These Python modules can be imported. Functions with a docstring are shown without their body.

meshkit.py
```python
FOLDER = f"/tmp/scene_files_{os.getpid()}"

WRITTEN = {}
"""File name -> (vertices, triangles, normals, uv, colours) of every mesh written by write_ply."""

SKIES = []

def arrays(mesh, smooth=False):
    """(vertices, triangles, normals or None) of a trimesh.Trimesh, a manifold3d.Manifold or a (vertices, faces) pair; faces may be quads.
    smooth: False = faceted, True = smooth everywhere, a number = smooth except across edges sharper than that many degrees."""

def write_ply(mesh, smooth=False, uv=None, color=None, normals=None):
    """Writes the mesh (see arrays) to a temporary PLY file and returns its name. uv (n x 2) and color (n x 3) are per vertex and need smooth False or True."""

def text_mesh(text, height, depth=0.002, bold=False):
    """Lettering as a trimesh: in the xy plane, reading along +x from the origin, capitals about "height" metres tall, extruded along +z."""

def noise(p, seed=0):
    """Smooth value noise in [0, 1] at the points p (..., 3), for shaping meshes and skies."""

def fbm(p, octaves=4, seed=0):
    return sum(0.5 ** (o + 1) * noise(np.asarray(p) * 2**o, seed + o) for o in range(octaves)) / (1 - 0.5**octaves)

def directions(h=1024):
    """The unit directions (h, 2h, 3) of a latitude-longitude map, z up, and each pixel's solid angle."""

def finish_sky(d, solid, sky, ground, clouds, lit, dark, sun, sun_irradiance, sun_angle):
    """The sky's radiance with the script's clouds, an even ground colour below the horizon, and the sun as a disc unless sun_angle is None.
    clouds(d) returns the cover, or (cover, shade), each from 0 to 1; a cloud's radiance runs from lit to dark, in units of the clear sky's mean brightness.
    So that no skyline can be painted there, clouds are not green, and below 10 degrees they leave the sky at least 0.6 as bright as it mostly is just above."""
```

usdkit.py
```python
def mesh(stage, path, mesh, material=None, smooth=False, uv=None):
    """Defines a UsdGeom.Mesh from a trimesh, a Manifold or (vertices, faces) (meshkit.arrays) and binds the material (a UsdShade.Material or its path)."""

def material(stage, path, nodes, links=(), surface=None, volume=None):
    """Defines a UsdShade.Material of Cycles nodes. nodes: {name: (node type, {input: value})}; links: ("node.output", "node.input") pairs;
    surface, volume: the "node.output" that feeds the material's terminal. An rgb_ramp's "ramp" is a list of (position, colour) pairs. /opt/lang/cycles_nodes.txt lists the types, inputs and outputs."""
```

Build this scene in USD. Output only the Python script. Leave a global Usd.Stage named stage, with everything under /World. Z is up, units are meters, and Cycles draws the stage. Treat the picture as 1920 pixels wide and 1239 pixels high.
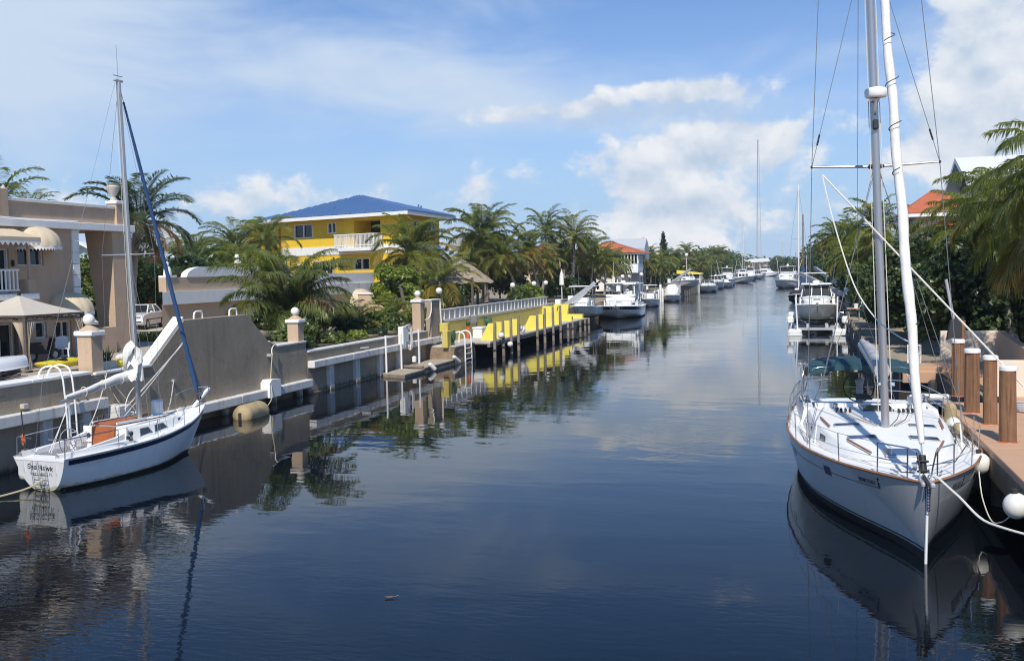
import math, random
import numpy as np
import trimesh, manifold3d, shapely.geometry as sg
from shapely.geometry import Polygon
from scipy.interpolate import PchipInterpolator
from scipy.spatial import ConvexHull
import usdkit, meshkit
from pxr import Usd, UsdGeom, UsdLux, UsdShade, Gf, Sdf

random.seed(7); RNG = np.random.default_rng(7)
PI = math.pi
stage = Usd.Stage.CreateInMemory()
UsdGeom.SetStageUpAxis(stage, UsdGeom.Tokens.z); UsdGeom.SetStageMetersPerUnit(stage, 1.0)
UsdGeom.Xform.Define(stage, '/World'); UsdGeom.Scope.Define(stage, '/World/Looks')

# ------------------------------------------------------------------ camera, sky, sun, exposure
# world: the canal runs along +y, its left bank lies near x = -20, its right quay near x = 3.5, water at z = 0
CAM_H, FPX, YAW, PITCH, ROLL = 5.0, 1850.0, math.radians(16.456), math.radians(3.435), math.radians(1.2)
_f = np.array([-math.sin(YAW) * math.cos(PITCH), math.cos(YAW) * math.cos(PITCH), -math.sin(PITCH)])
_r = np.array([math.cos(YAW), math.sin(YAW), 0.0]); _u = np.cross(_r, _f)
_R = math.cos(ROLL) * _r - math.sin(ROLL) * _u; _U = math.sin(ROLL) * _r + math.cos(ROLL) * _u
cam = UsdGeom.Camera.Define(stage, '/World/camera')
cam.CreateHorizontalApertureAttr(36.0); cam.CreateFocalLengthAttr(36.0 * FPX / 1920.0)
cam.CreateClippingRangeAttr(Gf.Vec2f(0.1, 20000.0))
EXPOSURE = 0.0
cam.CreateExposureAttr(EXPOSURE)
_m = Gf.Matrix4d(1.0)
for i, a in enumerate((_R, _U, -_f, np.array([0, 0, CAM_H]))):
    _m.SetRow(i, Gf.Vec4d(*[float(x) for x in a], 1.0 if i == 3 else 0.0))
cam.AddTransformOp().Set(_m)

SUN_AZ, SUN_EL = math.atan2(0.156, -0.988), math.radians(48.0)
SKY_STRENGTH, SUN_INTENSITY = 0.12, 1.2
sun_dir = np.array([math.sin(SUN_AZ) * math.cos(SUN_EL), math.cos(SUN_AZ) * math.cos(SUN_EL), math.sin(SUN_EL)])
sun = UsdLux.DistantLight.Define(stage, '/World/sun')
sun.CreateIntensityAttr(SUN_INTENSITY); sun.CreateAngleAttr(0.53); sun.CreateNormalizeAttr(True); sun.CreateColorAttr(Gf.Vec3f(1.0, 0.94, 0.84))
_x = np.cross([0, 0, 1.0], sun_dir); _x /= np.linalg.norm(_x); _y = np.cross(sun_dir, _x)
_m = Gf.Matrix4d(1.0)
for i, a in enumerate((_x, _y, sun_dir)):
    _m.SetRow(i, Gf.Vec4d(*[float(x) for x in a], 0.0))
sun.AddTransformOp().Set(_m)


class Ref(str):
    pass


class NG:
    """A node graph: add(kind, ...) makes a node; inputs may be values or Refs to another node's output."""

    def __init__(self):
        self.nodes, self.links = {}, []

    def add(self, kind, out=None, **kw):
        name = f'n{len(self.nodes)}'
        plain = {}
        for k, v in kw.items():
            if isinstance(v, Ref):
                self.links.append((str(v), f'{name}.{k}'))
            else:
                plain[k] = v
        self.nodes[name] = (kind, plain)
        return Ref(f'{name}.{out}') if out else name

    def m(self, op, a, b=0.0, c=0.0, clamp=False):
        return self.add('math', 'value', math_type=op, value1=a, value2=b, value3=c, use_clamp=clamp)

    def mix(self, fac, a, b, blend='mix'):
        return self.add('mix_color', 'result', blend_type=blend, fac=fac, a=a, b=b)

    def rng(self, v, lo, hi, to0=0.0, to1=1.0, kind='smoothstep'):
        return self.add('map_range', 'result', range_type=kind, value=v, from_min=lo, from_max=hi, to_min=to0, to_max=to1, clamp=True)

    def noise(self, vec, scale, detail=4.0, rough=0.55, dist=0.0, out='fac'):
        return self.add('noise_texture', out, vector=vec, scale=scale, detail=detail, roughness=rough, distortion=dist)

    def done(self, name, surface=None, volume=None):
        return usdkit.material(stage, f'/World/Looks/{name}', self.nodes, self.links, surface=str(surface) if surface else None, volume=str(volume) if volume else None)


def make_sky():
    g = NG()
    p = g.add('texture_coordinate')
    d = g.add('vector_math', 'vector', math_type='normalize', vector1=Ref(p + '.generated'))
    s = g.add('separate_xyz', vector=d)
    x, y, z = (Ref(f'{s}.{k}') for k in 'xyz')
    az = g.m('arctan2', x, y); el = g.m('arcsine', z)
    sky = g.add('sky_texture', 'color', sky_type='single_scattering', sun_disc=False, sun_elevation=SUN_EL, sun_rotation=SUN_AZ, altitude=0.0, air_density=1.0, aerosol_density=0.25, ozone_density=3.0)

    sky = g.mix(1.0, sky, g.mix(g.rng(el, 0.16, 0.55), (0.85, 0.92, 1.10), (0.42, 0.84, 1.20)), 'multiply')

    def blob(a, e, sa, se, w):     # a soft ellipse of cloud at azimuth a, elevation e (degrees)
        u = g.m('multiply', g.m('subtract', az, math.radians(a)), 1 / math.radians(sa))
        v = g.m('multiply', g.m('subtract', el, math.radians(e)), 1 / math.radians(se))
        r = g.m('multiply_add', u, u, g.m('multiply', v, v))
        return g.m('multiply', g.m('exponent', g.m('multiply', r, -1.0)), w)

    def total(bs):
        t = bs[0]
        for b in bs[1:]:
            t = g.m('add', t, b)
        return t
    warp = g.noise(d, 5.0, 3.0, 0.5, out='color')
    dw = g.add('vector_math', 'vector', math_type='multiply_add', vector1=warp, vector2=(0.06, 0.06, 0.06), vector3=d)
    # high thin cloud: long soft streaks everywhere, thicker in the west
    st = g.add('mapping', 'vector', vector=dw, rotation=(0.0, 0.0, 0.35), scale=(1.6, 1.6, 5.5))
    c1 = g.noise(st, 2.1, 6.0, 0.55, 0.6)
    haze = total([blob(-43, 11.5, 11, 4.5, 0.40), blob(-38, 7.5, 8, 2.0, 0.14), blob(-25, 11.6, 8, 2.0, 0.30), blob(-17, 9.4, 7, 1.7, 0.28), blob(-44, 2.0, 26, 3.0, 0.12), blob(-4, 3.0, 12, 4, 0.16)])
    cir = g.rng(g.m('add', c1, haze), 0.44, 0.92)
    cir = g.m('multiply', cir, g.rng(el, 0.24, 0.42, 1.0, 0.35))
    low = g.rng(el, -0.02, 0.22, 0.90, 0.0)
    col = g.mix(low, sky, SKY_LOW)
    col = g.mix(g.m('multiply', cir, 0.95), col, CLOUD_THIN)
    # cumulus
    cs = g.add('mapping', 'vector', vector=dw, scale=(1.0, 1.0, 1.25))
    n1 = g.noise(cs, 13.0, 7.0, 0.56, 0.0)
    cs2 = g.add('mapping', 'vector', vector=dw, location=(0.0, 0.0, 0.022), scale=(1.0, 1.0, 1.25))
    n2 = g.noise(cs2, 13.0, 4.0, 0.5, 0.0)
    BL = [(-6.4, 5.4, 4.6, 3.0, 0.52), (-2.6, 7.0, 3.2, 1.5, 0.40), (-9.0, 4.0, 3.0, 2.4, 0.26), (-5.6, 2.4, 5.0, 2.2, 0.26), (-7.6, 9.75, 5.6, 0.75, 0.46), (-8.7, 10.3, 1.5, 0.8, 0.30), (-5.0, 10.0, 1.7, 0.7, 0.26), (-13.8, 9.0, 3.6, 0.7, 0.34), (-17.5, 8.7, 3.2, 0.6, 0.22),
          (7.4, 6.6, 3.0, 2.8, 0.44), (9.2, 10.0, 3.4, 5.0, 0.52), (14.0, 8.0, 6.0, 7.0, 0.46), (20.0, 8.0, 8.0, 6.0, 0.34), (4.8, 6.0, 1.8, 1.5, 0.30), (13.0, 14.0, 3.5, 3.0, 0.30),
          (-40.5, 4.4, 3.0, 1.3, 0.30), (-33.0, 3.2, 3.8, 1.8, 0.26), (-24.5, 4.6, 4.4, 1.3, 0.24), (-16.2, 4.4, 2.2, 1.4, 0.26), (-13.0, 2.6, 3.5, 1.8, 0.20), (-48, 5, 4, 2, 0.24), (60, 6, 9, 3, 0.3), (110, 7, 12, 4, 0.3), (-95, 6, 14, 3, 0.3), (170, 6, 16, 4, 0.28)]
    mask = total([blob(*b) for b in BL])
    # further fair-weather cumulus low down all round the horizon
    base = g.m('multiply', g.rng(el, 0.02, 0.24, 0.05, -0.12), 1.0)
    dens = g.m('add', g.m('add', g.m('multiply', g.m('subtract', n1, 0.5), 1.7), 0.5), g.m('add', mask, base))
    fac = g.rng(dens, 0.66, 0.90)
    under = total([blob(-7.6, 8.75, 5.6, 0.75, 0.85), blob(-13.5, 8.1, 3.0, 0.5, 0.5), blob(8.9, 9.6, 1.5, 0.6, 0.6), blob(11.5, 4.8, 4.5, 2.2, 0.40), blob(-5.2, 6.0, 1.0, .6, .4), blob(-4.6, 3.4, 1.4, .9, .45), blob(-8.6, 3.2, 1.6, .7, .35)])
    lit = g.m('add', g.m('multiply', g.m('subtract', n1, n2), 3.2), 0.66)
    lit = g.m('subtract', lit, under, clamp=True)
    ccol = g.mix(lit, CLOUD_SHADE, CLOUD_LIT)
    fac2 = g.m('maximum', fac, g.m('multiply', g.m('minimum', g.m('multiply', under, g.rng(dens, 0.5, 0.7, 0.2, 1.0)), 1.0), 0.8))
    col = g.mix(g.m('multiply', fac2, 0.97), col, ccol)
    b = g.add('background_shader', 'background', color=col, strength=SKY_STRENGTH)
    return g.done('sky_air', surface=b)


SKY_LOW, CLOUD_THIN, CLOUD_SHADE, CLOUD_LIT = (2.9, 4.6, 7.0), (5.2, 6.2, 7.5), (4.5, 5.4, 6.6), (7.9, 8.0, 8.1)
dome = UsdLux.DomeLight.Define(stage, '/World/sky'); dome.CreateIntensityAttr(1.0)
UsdShade.MaterialBindingAPI.Apply(dome.GetPrim()).Bind(make_sky())
dome.GetPrim().SetCustomDataByKey('kind', 'structure')
# ------------------------------------------------------------------ materials
def pos(g):
    return Ref(g.add('geometry') + '.position')


def pm(name, col, rough=0.6, var=0.12, scale=2.0, bump=0.0, bscale=40.0, metal=0.0, dirt=None, dirt_amt=0.5, dirt_scale=(1.5, 1.5, 0.35), coat=0.0, spec=0.5, fine=0.05, tide=None, streak=0.0):
    """A painted, plastered or metal surface: broad tone changes, fine grain, optional streaky dirt and relief."""
    g = NG(); p = pos(g)
    n = g.noise(p, scale, 5.0, 0.6)
    k = g.rng(n, 0.25, 0.75, 1.0 - var, 1.0 + var, 'linear')
    n2 = g.noise(p, bscale, 3.0, 0.6)
    k = g.m('multiply', k, g.rng(n2, 0.2, 0.8, 1.0 - fine, 1.0 + fine, 'linear'))
    kc = g.add('combine_color', 'color', r=k, g=k, b=k) if COMBINE else None
    c = g.mix(1.0, tuple(col), kc, 'multiply')
    if dirt is not None:
        q = g.add('mapping', 'vector', vector=p, scale=dirt_scale)
        d = g.noise(q, 2.2, 6.0, 0.62, 0.4)
        c = g.mix(g.m('multiply', g.rng(d, 0.48, 0.72), dirt_amt), c, tuple(dirt))
    if streak:                # rain streaks and patched plaster
        sv = g.noise(g.add('mapping', 'vector', vector=p, scale=(2.6, 2.6, 0.10)), 2.4, 5.0, 0.7, 0.2)
        c = g.mix(g.m('multiply', g.rng(sv, 0.52, 0.74), streak), c, tuple(x * 0.52 for x in col))
        pv = g.add('voronoi_texture', 'color', vector=g.add('mapping', 'vector', vector=p, scale=(0.5, 0.5, 0.8)), scale=1.3)
        pb = g.add('rgb_to_bw', 'val', color=pv)
        c = g.mix(g.m('multiply', g.rng(pb, 0.62, 0.64), streak * 0.45), c, tuple(min(1, x * 1.18) for x in col))
        cr = g.add('voronoi_texture', 'distance', feature='distance_to_edge', vector=g.add('vector_math', 'vector', math_type='add', vector1=p, vector2=g.noise(p, 2.5, 3.0, 0.6, out='color')), scale=0.42)
        c = g.mix(g.rng(cr, 0.0, 0.009, streak * 0.8, 0.0), c, tuple(x * 0.38 for x in col))
    if tide is not None:      # weed and damp left by the tide: (height, softness, colour)
        zz = Ref(g.add('separate_xyz', vector=p) + '.z')
        e = g.m('add', zz, g.m('multiply', g.m('subtract', g.noise(g.add('mapping', 'vector', vector=p, scale=(3, 3, 0.5)), 1.6, 5.0, 0.65), 0.5), tide[1] * 2.2))
        c = g.mix(g.rng(e, tide[0] - tide[1] * .4, tide[0] + tide[1] * .4, 0.9, 0.0), c, tuple(tide[2]))
    kw = {}
    if bump:
        kw['normal'] = g.add('bump', 'normal', height=n2, strength=0.6, distance=bump)
    s = g.add('principled_bsdf', 'BSDF', base_color=c, roughness=rough, metallic=metal, coat_weight=coat, specular_ior_level=spec, **kw)
    return g.done(name, s)


COMBINE = True


def leafmat(name, a, b, transl=0.35, scale=1.2, rough=0.38, c3=None):
    g = NG(); p = pos(g)
    n = g.noise(p, scale, 3.0, 0.6)
    n2 = g.noise(p, 9.0, 2.0, 0.6)
    f = g.rng(g.m('add', g.m('multiply', n, 0.6), g.m('multiply', n2, 0.4)), 0.36, 0.64)
    c = g.mix(f, tuple(a), tuple(b))
    if c3 is not None:
        c = g.mix(g.rng(g.noise(p, 3.1, 3.0, 0.7), 0.56, 0.72), c, tuple(c3))
    s = g.add('principled_bsdf', 'BSDF', base_color=c, roughness=rough, specular_ior_level=0.5)
    t = g.add('translucent_bsdf', 'BSDF', color=g.mix(1.0, c, (1.3, 1.5, 0.6), 'multiply'))
    return g.done(name, g.add('mix_closure', 'closure', fac=transl, closure1=s, closure2=t))


def glassmat(name, tint=(0.02, 0.025, 0.03), rough=0.03):
    g = NG()
    s = g.add('principled_bsdf', 'BSDF', base_color=tint, roughness=rough, specular_ior_level=0.6)
    return g.done(name, s)


def panemat(name, tint=(0.75, 0.78, 0.8)):
    g = NG()
    t = g.add('transparent_bsdf', 'BSDF', color=tint)
    r = g.add('glossy_bsdf', 'BSDF', color=(0.9, 0.9, 0.9), roughness=0.02)
    f = g.add('fresnel', 'fac', IOR=1.45)
    return g.done(name, g.add('mix_closure', 'closure', fac=f, closure1=t, closure2=r))


M = {}
M['tan'] = pm('tan_stucco', (0.50, 0.365, 0.25), 0.85, 0.06, 0.7, 0.006, 30, dirt=(0.40, 0.29, 0.20), dirt_amt=0.35, streak=0.25)
M['house_tan'] = pm('house_stucco', (0.52, 0.375, 0.26), 0.85, 0.06, 0.5, 0.006, 30, dirt=(0.38, 0.27, 0.20), dirt_amt=0.3, streak=0.18)
M['seawall'] = pm('seawall_stucco', (0.34, 0.275, 0.20), 0.9, 0.16, 0.9, 0.02, 14, fine=0.10, dirt=(0.27, 0.215, 0.155), dirt_amt=0.5, tide=(0.12, 0.3, (0.05, 0.045, 0.03)), streak=0.55)
M['seawall_wet'] = pm('seawall_stained', (0.24, 0.185, 0.135), 0.8, 0.2, 1.2, 0.015, 16, dirt=(0.05, 0.045, 0.035), dirt_amt=0.8)
M['white'] = pm('white_paint', (0.80, 0.79, 0.76), 0.55, 0.04, 1.5, 0.002, 40, dirt=(0.62, 0.59, 0.53), dirt_amt=0.3)
M['white_dirty'] = pm('weathered_white_paint', (0.66, 0.645, 0.61), 0.75, 0.08, 2.2, 0.012, 22, dirt=(0.28, 0.24, 0.19), dirt_amt=0.6, tide=(0.10, 0.3, (0.16, 0.125, 0.07)))
M['white_clean'] = pm('clean_white', (0.82, 0.82, 0.81), 0.4, 0.02, 1.0)
M['gelcoat'] = pm('white_gelcoat', (0.80, 0.80, 0.79), 0.22, 0.02, 0.8, coat=0.4, dirt=(0.70, 0.69, 0.66), dirt_amt=0.3)
M['gelcoat_old'] = pm('chalky_white_gelcoat', (0.72, 0.725, 0.73), 0.38, 0.03, 0.8, coat=0.1, dirt=(0.56, 0.55, 0.52), dirt_amt=0.3, tide=(0.12, 0.10, (0.42, 0.39, 0.27)), streak=0.12)
M['gelcoat_hull'] = pm('pale_grey_gelcoat', (0.42, 0.415, 0.40), 0.24, 0.02, 0.6, coat=0.3, dirt=(0.34, 0.335, 0.32), dirt_amt=0.3, tide=(0.22, 0.09, (0.27, 0.25, 0.17)), streak=0.14)
M['gelcoat_tan'] = pm('beige_gelcoat', (0.78, 0.73, 0.64), 0.25, 0.03, 0.6, coat=0.3, dirt=(0.6, 0.55, 0.47), dirt_amt=0.4)
M['deck'] = pm('white_deck', (0.80, 0.80, 0.78), 0.5, 0.02, 1.5, 0.001, 90, dirt=(0.68, 0.67, 0.64), dirt_amt=0.3)
M['canvas_white'] = pm('white_canvas', (0.76, 0.75, 0.72), 0.85, 0.05, 3, 0.01, 8, dirt=(0.6, 0.58, 0.52), dirt_amt=0.4)
M['sail'] = pm('furled_sailcloth', (0.72, 0.70, 0.65), 0.8, 0.06, 4, 0.02, 7, dirt=(0.5, 0.48, 0.42), dirt_amt=0.4)
M['canvas_beige'] = pm('beige_awning_canvas', (0.62, 0.51, 0.35), 0.85, 0.04, 2, 0.003, 30, dirt=(0.50, 0.41, 0.28), dirt_amt=0.35)
M['canvas_tan'] = pm('beige_gazebo_canvas', (0.52, 0.47, 0.40), 0.85, 0.05, 2, 0.003, 30)
M['curtain'] = pm('beige_curtain', (0.46, 0.38, 0.29), 0.9, 0.06, 3)
M['canvas_teal'] = pm('teal_canvas', (0.018, 0.062, 0.08), 0.85, 0.08, 3, 0.004, 20)
M['canvas_blue'] = pm('blue_canvas', (0.03, 0.085, 0.21), 0.85, 0.15, 5, 0.01, 15)
M['canvas_grey'] = pm('grey_canvas', (0.42, 0.42, 0.43), 0.85, 0.08, 3, 0.005, 14)
M['yellow'] = pm('yellow_paint', (0.80, 0.67, 0.11), 0.6, 0.05, 1.0, 0.003, 30, dirt=(0.62, 0.47, 0.05), dirt_amt=0.3)
M['yellow_wall'] = pm('yellow_wall_paint', (0.60, 0.48, 0.115), 0.75, 0.06, 0.8, 0.005, 26, dirt=(0.45, 0.35, 0.085), dirt_amt=0.4, streak=0.5)
M['house_yellow'] = pm('house_yellow_paint', (0.77, 0.50, 0.03), 0.75, 0.04, 0.5, 0.003, 25, dirt=(0.64, 0.41, 0.035), dirt_amt=0.3, streak=0.15)
M['roof_blue'] = pm('blue_metal_roof', (0.085, 0.17, 0.34), 0.4, 0.06, 0.4, metal=0.0, dirt=(0.11, 0.19, 0.33), dirt_amt=0.4)
M['roof_red'] = pm('red_roof_tile', (0.46, 0.125, 0.055), 0.8, 0.15, 2.0, 0.01, 12, dirt=(0.32, 0.09, 0.05), dirt_amt=0.4)
M['roof_white'] = pm('white_metal_roof', (0.72, 0.72, 0.72), 0.4, 0.04, 0.5)
M['roof_grey'] = pm('grey_metal_roof', (0.42, 0.44, 0.46), 0.45, 0.05, 0.5)
M['thatch'] = pm('thatch', (0.32, 0.26, 0.19), 0.95, 0.3, 5, 0.03, 25, dirt=(0.13, 0.10, 0.075), dirt_amt=0.6, fine=0.25)
M['bark'] = pm('palm_bark', (0.27, 0.23, 0.19), 0.95, 0.2, 3, 0.02, 14, dirt=(0.15, 0.125, 0.10), dirt_amt=0.5, dirt_scale=(1.5, 1.5, 6))
M['bark_dark'] = pm('dark_bark', (0.10, 0.085, 0.07), 0.95, 0.25, 3, 0.02, 14)
M['timber'] = pm('weathered_timber', (0.25, 0.21, 0.17), 0.9, 0.25, 3, 0.015, 20, dirt=(0.11, 0.09, 0.07), dirt_amt=0.6)
M['timber_brown'] = pm('brown_stained_pile', (0.22, 0.112, 0.055), 0.8, 0.22, 3, 0.012, 30, dirt=(0.085, 0.045, 0.025), dirt_amt=0.85, dirt_scale=(9, 9, 0.35), streak=0.0)
M['teak'] = pm('varnished_teak', (0.30, 0.135, 0.055), 0.5, 0.2, 4, 0.003, 40)
M['teak_red'] = pm('orange_teak_panel', (0.38, 0.11, 0.035), 0.6, 0.2, 5, 0.003, 40, dirt=(0.2, 0.06, 0.025), dirt_amt=0.5, dirt_scale=(1, 1, 9))
M['dock_tan'] = pm('tan_dock_coating', (0.52, 0.315, 0.19), 0.8, 0.06, 1.2, 0.004, 40, dirt=(0.40, 0.235, 0.14), dirt_amt=0.4, dirt_scale=(1, 1, 1))
M['dock_side'] = pm('dock_edge_timber', (0.22, 0.145, 0.085), 0.85, 0.15, 2, 0.006, 30, dirt=(0.10, 0.065, 0.045), dirt_amt=0.6)
M['cream'] = pm('cream_stucco', (0.74, 0.60, 0.47), 0.85, 0.04, 1.0, 0.004, 30, dirt=(0.62, 0.49, 0.37), dirt_amt=0.3)
M['mulch'] = pm('dark_mulch', (0.10, 0.075, 0.05), 0.95, 0.3, 3, 0.03, 14, fine=0.25)
M['concrete'] = pm('pale_concrete', (0.50, 0.46, 0.40), 0.9, 0.12, 1.2, 0.006, 25, dirt=(0.33, 0.29, 0.24), dirt_amt=0.5, dirt_scale=(1, 1, 1))
M['rock'] = pm('coral_rock', (0.27, 0.20, 0.13), 0.95, 0.25, 2.2, 0.05, 6, dirt=(0.08, 0.065, 0.05), dirt_amt=0.7)
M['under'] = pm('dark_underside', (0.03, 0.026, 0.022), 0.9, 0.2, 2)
M['steel'] = pm('stainless_steel', (0.62, 0.62, 0.62), 0.25, 0.03, 3, metal=1.0)
M['alu'] = pm('anodised_mast', (0.50, 0.50, 0.50), 0.38, 0.04, 2, metal=0.75)
M['galv'] = pm('galvanised_steel', (0.48, 0.48, 0.48), 0.5, 0.08, 5, metal=0.4)
M['tower_steel'] = pm('pale_tower_steel', (0.42, 0.42, 0.43), 0.6, 0.05, 2)
M['wire'] = pm('rigging_wire', (0.22, 0.22, 0.23), 0.45, 0.03, 2, metal=0.5)
M['rope'] = pm('white_rope', (0.70, 0.67, 0.60), 0.9, 0.08, 20, 0.01, 120)
M['rope_tan'] = pm('tan_rope', (0.50, 0.42, 0.26), 0.9, 0.1, 20, 0.01, 120)
M['black'] = pm('black_paint', (0.015, 0.015, 0.016), 0.45, 0.1, 3)
M['rubber'] = pm('dark_rubber', (0.03, 0.03, 0.032), 0.7, 0.1, 3)
M['antifoul'] = pm('black_antifouling', (0.012, 0.011, 0.010), 0.7, 0.15, 2, dirt=(0.035, 0.03, 0.02), dirt_amt=0.5)
M['navy'] = pm('navy_stripe', (0.012, 0.016, 0.035), 0.25, 0.04, 2, coat=0.3)
M['dark_glass'] = glassmat('dark_window_glass')
M['hatch'] = glassmat('blue_hatch_acrylic', (0.025, 0.055, 0.11), 0.06)
M['smoke'] = glassmat('smoked_windscreen', (0.045, 0.05, 0.05), 0.05)
M['pane'] = panemat('clear_pane')
M['green_plastic'] = pm('green_plastic', (0.03, 0.12, 0.075), 0.4, 0.05, 3)
M['yellow_plastic'] = pm('yellow_plastic', (0.78, 0.60, 0.02), 0.35, 0.04, 3)
M['white_plastic'] = pm('white_plastic', (0.78, 0.78, 0.75), 0.4, 0.03, 3)
M['globe'] = pm('white_globe', (0.80, 0.78, 0.72), 0.35, 0.02, 3)
M['buoy_tan'] = pm('stained_float', (0.40, 0.31, 0.17), 0.7, 0.15, 2.5, 0.004, 25, dirt=(0.17, 0.14, 0.06), dirt_amt=0.7)
M['fender'] = pm('white_fender', (0.74, 0.72, 0.66), 0.45, 0.03, 3, dirt=(0.52, 0.49, 0.42), dirt_amt=0.3)
M['orange'] = pm('orange_plastic', (0.50, 0.12, 0.045), 0.5, 0.05, 3)
M['car_white'] = pm('white_car_paint', (0.74, 0.74, 0.72), 0.25, 0.02, 1, coat=0.6)
M['grass'] = pm('lawn', (0.07, 0.10, 0.03), 0.95, 0.35, 3, 0.04, 20, fine=0.3)
M['land'] = pm('sandy_ground', (0.33, 0.27, 0.19), 0.95, 0.25, 0.8, 0.02, 12, dirt=(0.11, 0.12, 0.05), dirt_amt=0.6, dirt_scale=(0.6, 0.6, 0.6))
M['patio'] = pm('patio_paving', (0.40, 0.345, 0.28), 0.85, 0.12, 1.0, 0.004, 25, dirt=(0.28, 0.24, 0.19), dirt_amt=0.5, dirt_scale=(0.7, 0.7, 0.7))
M['gravel'] = pm('pale_driveway', (0.46, 0.41, 0.34), 0.95, 0.15, 1.5, 0.01, 30)
M['palm'] = leafmat('palm_leaf', (0.10, 0.132, 0.036), (0.21, 0.23, 0.075), 0.44, 0.9)
M['palm_light'] = leafmat('fresh_palm_leaf', (0.16, 0.19, 0.045), (0.29, 0.29, 0.08), 0.44, 0.9)
M['palm_yellow'] = leafmat('yellowing_palm_leaf', (0.23, 0.20, 0.05), (0.32, 0.24, 0.06), 0.42, 0.9)
M['palm_dead'] = leafmat('dry_palm_leaf', (0.20, 0.13, 0.065), (0.30, 0.21, 0.11), 0.25, 0.9)
M['palm_royal'] = leafmat('dark_palm_leaf', (0.05, 0.075, 0.032), (0.115, 0.14, 0.065), 0.3, 0.9)
M['rachis'] = pm('palm_leaf_rib', (0.20, 0.19, 0.05), 0.6, 0.15, 3)
M['leaf_bright'] = leafmat('bright_green_leaf', (0.13, 0.19, 0.025), (0.28, 0.32, 0.055), 0.4, 1.4, c3=(0.26, 0.25, 0.05))
M['leaf_dark'] = leafmat('dark_green_leaf', (0.024, 0.045, 0.014), (0.058, 0.085, 0.024), 0.3, 0.9)
M['leaf_grape'] = leafmat('sea_grape_leaf', (0.038, 0.064, 0.02), (0.095, 0.125, 0.038), 0.32, 1.5, c3=(0.13, 0.15, 0.045))
M['leaf_mid'] = leafmat('mid_green_leaf', (0.055, 0.09, 0.02), (0.13, 0.165, 0.038), 0.35, 0.9)
M['leaf_pine'] = leafmat('pine_needle', (0.022, 0.04, 0.018), (0.045, 0.065, 0.028), 0.2, 0.9)
M['flower'] = leafmat('orange_blossom', (0.45, 0.09, 0.02), (0.5, 0.14, 0.03), 0.3, 3.0)
M['flower_white'] = leafmat('white_blossom', (0.75, 0.75, 0.72), (0.8, 0.8, 0.78), 0.3, 3.0)
M['stucco_blue'] = pm('pale_blue_wall', (0.36, 0.45, 0.48), 0.8, 0.05, 0.6)
M['brick_red'] = pm('rust_red_roofing', (0.30, 0.10, 0.06), 0.85, 0.15, 2)
M['plank'] = pm('grey_plank', (0.40, 0.33, 0.245), 0.9, 0.22, 4, 0.01, 30, dirt=(0.24, 0.19, 0.135), dirt_amt=0.5, dirt_scale=(1, 4, 1))


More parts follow.
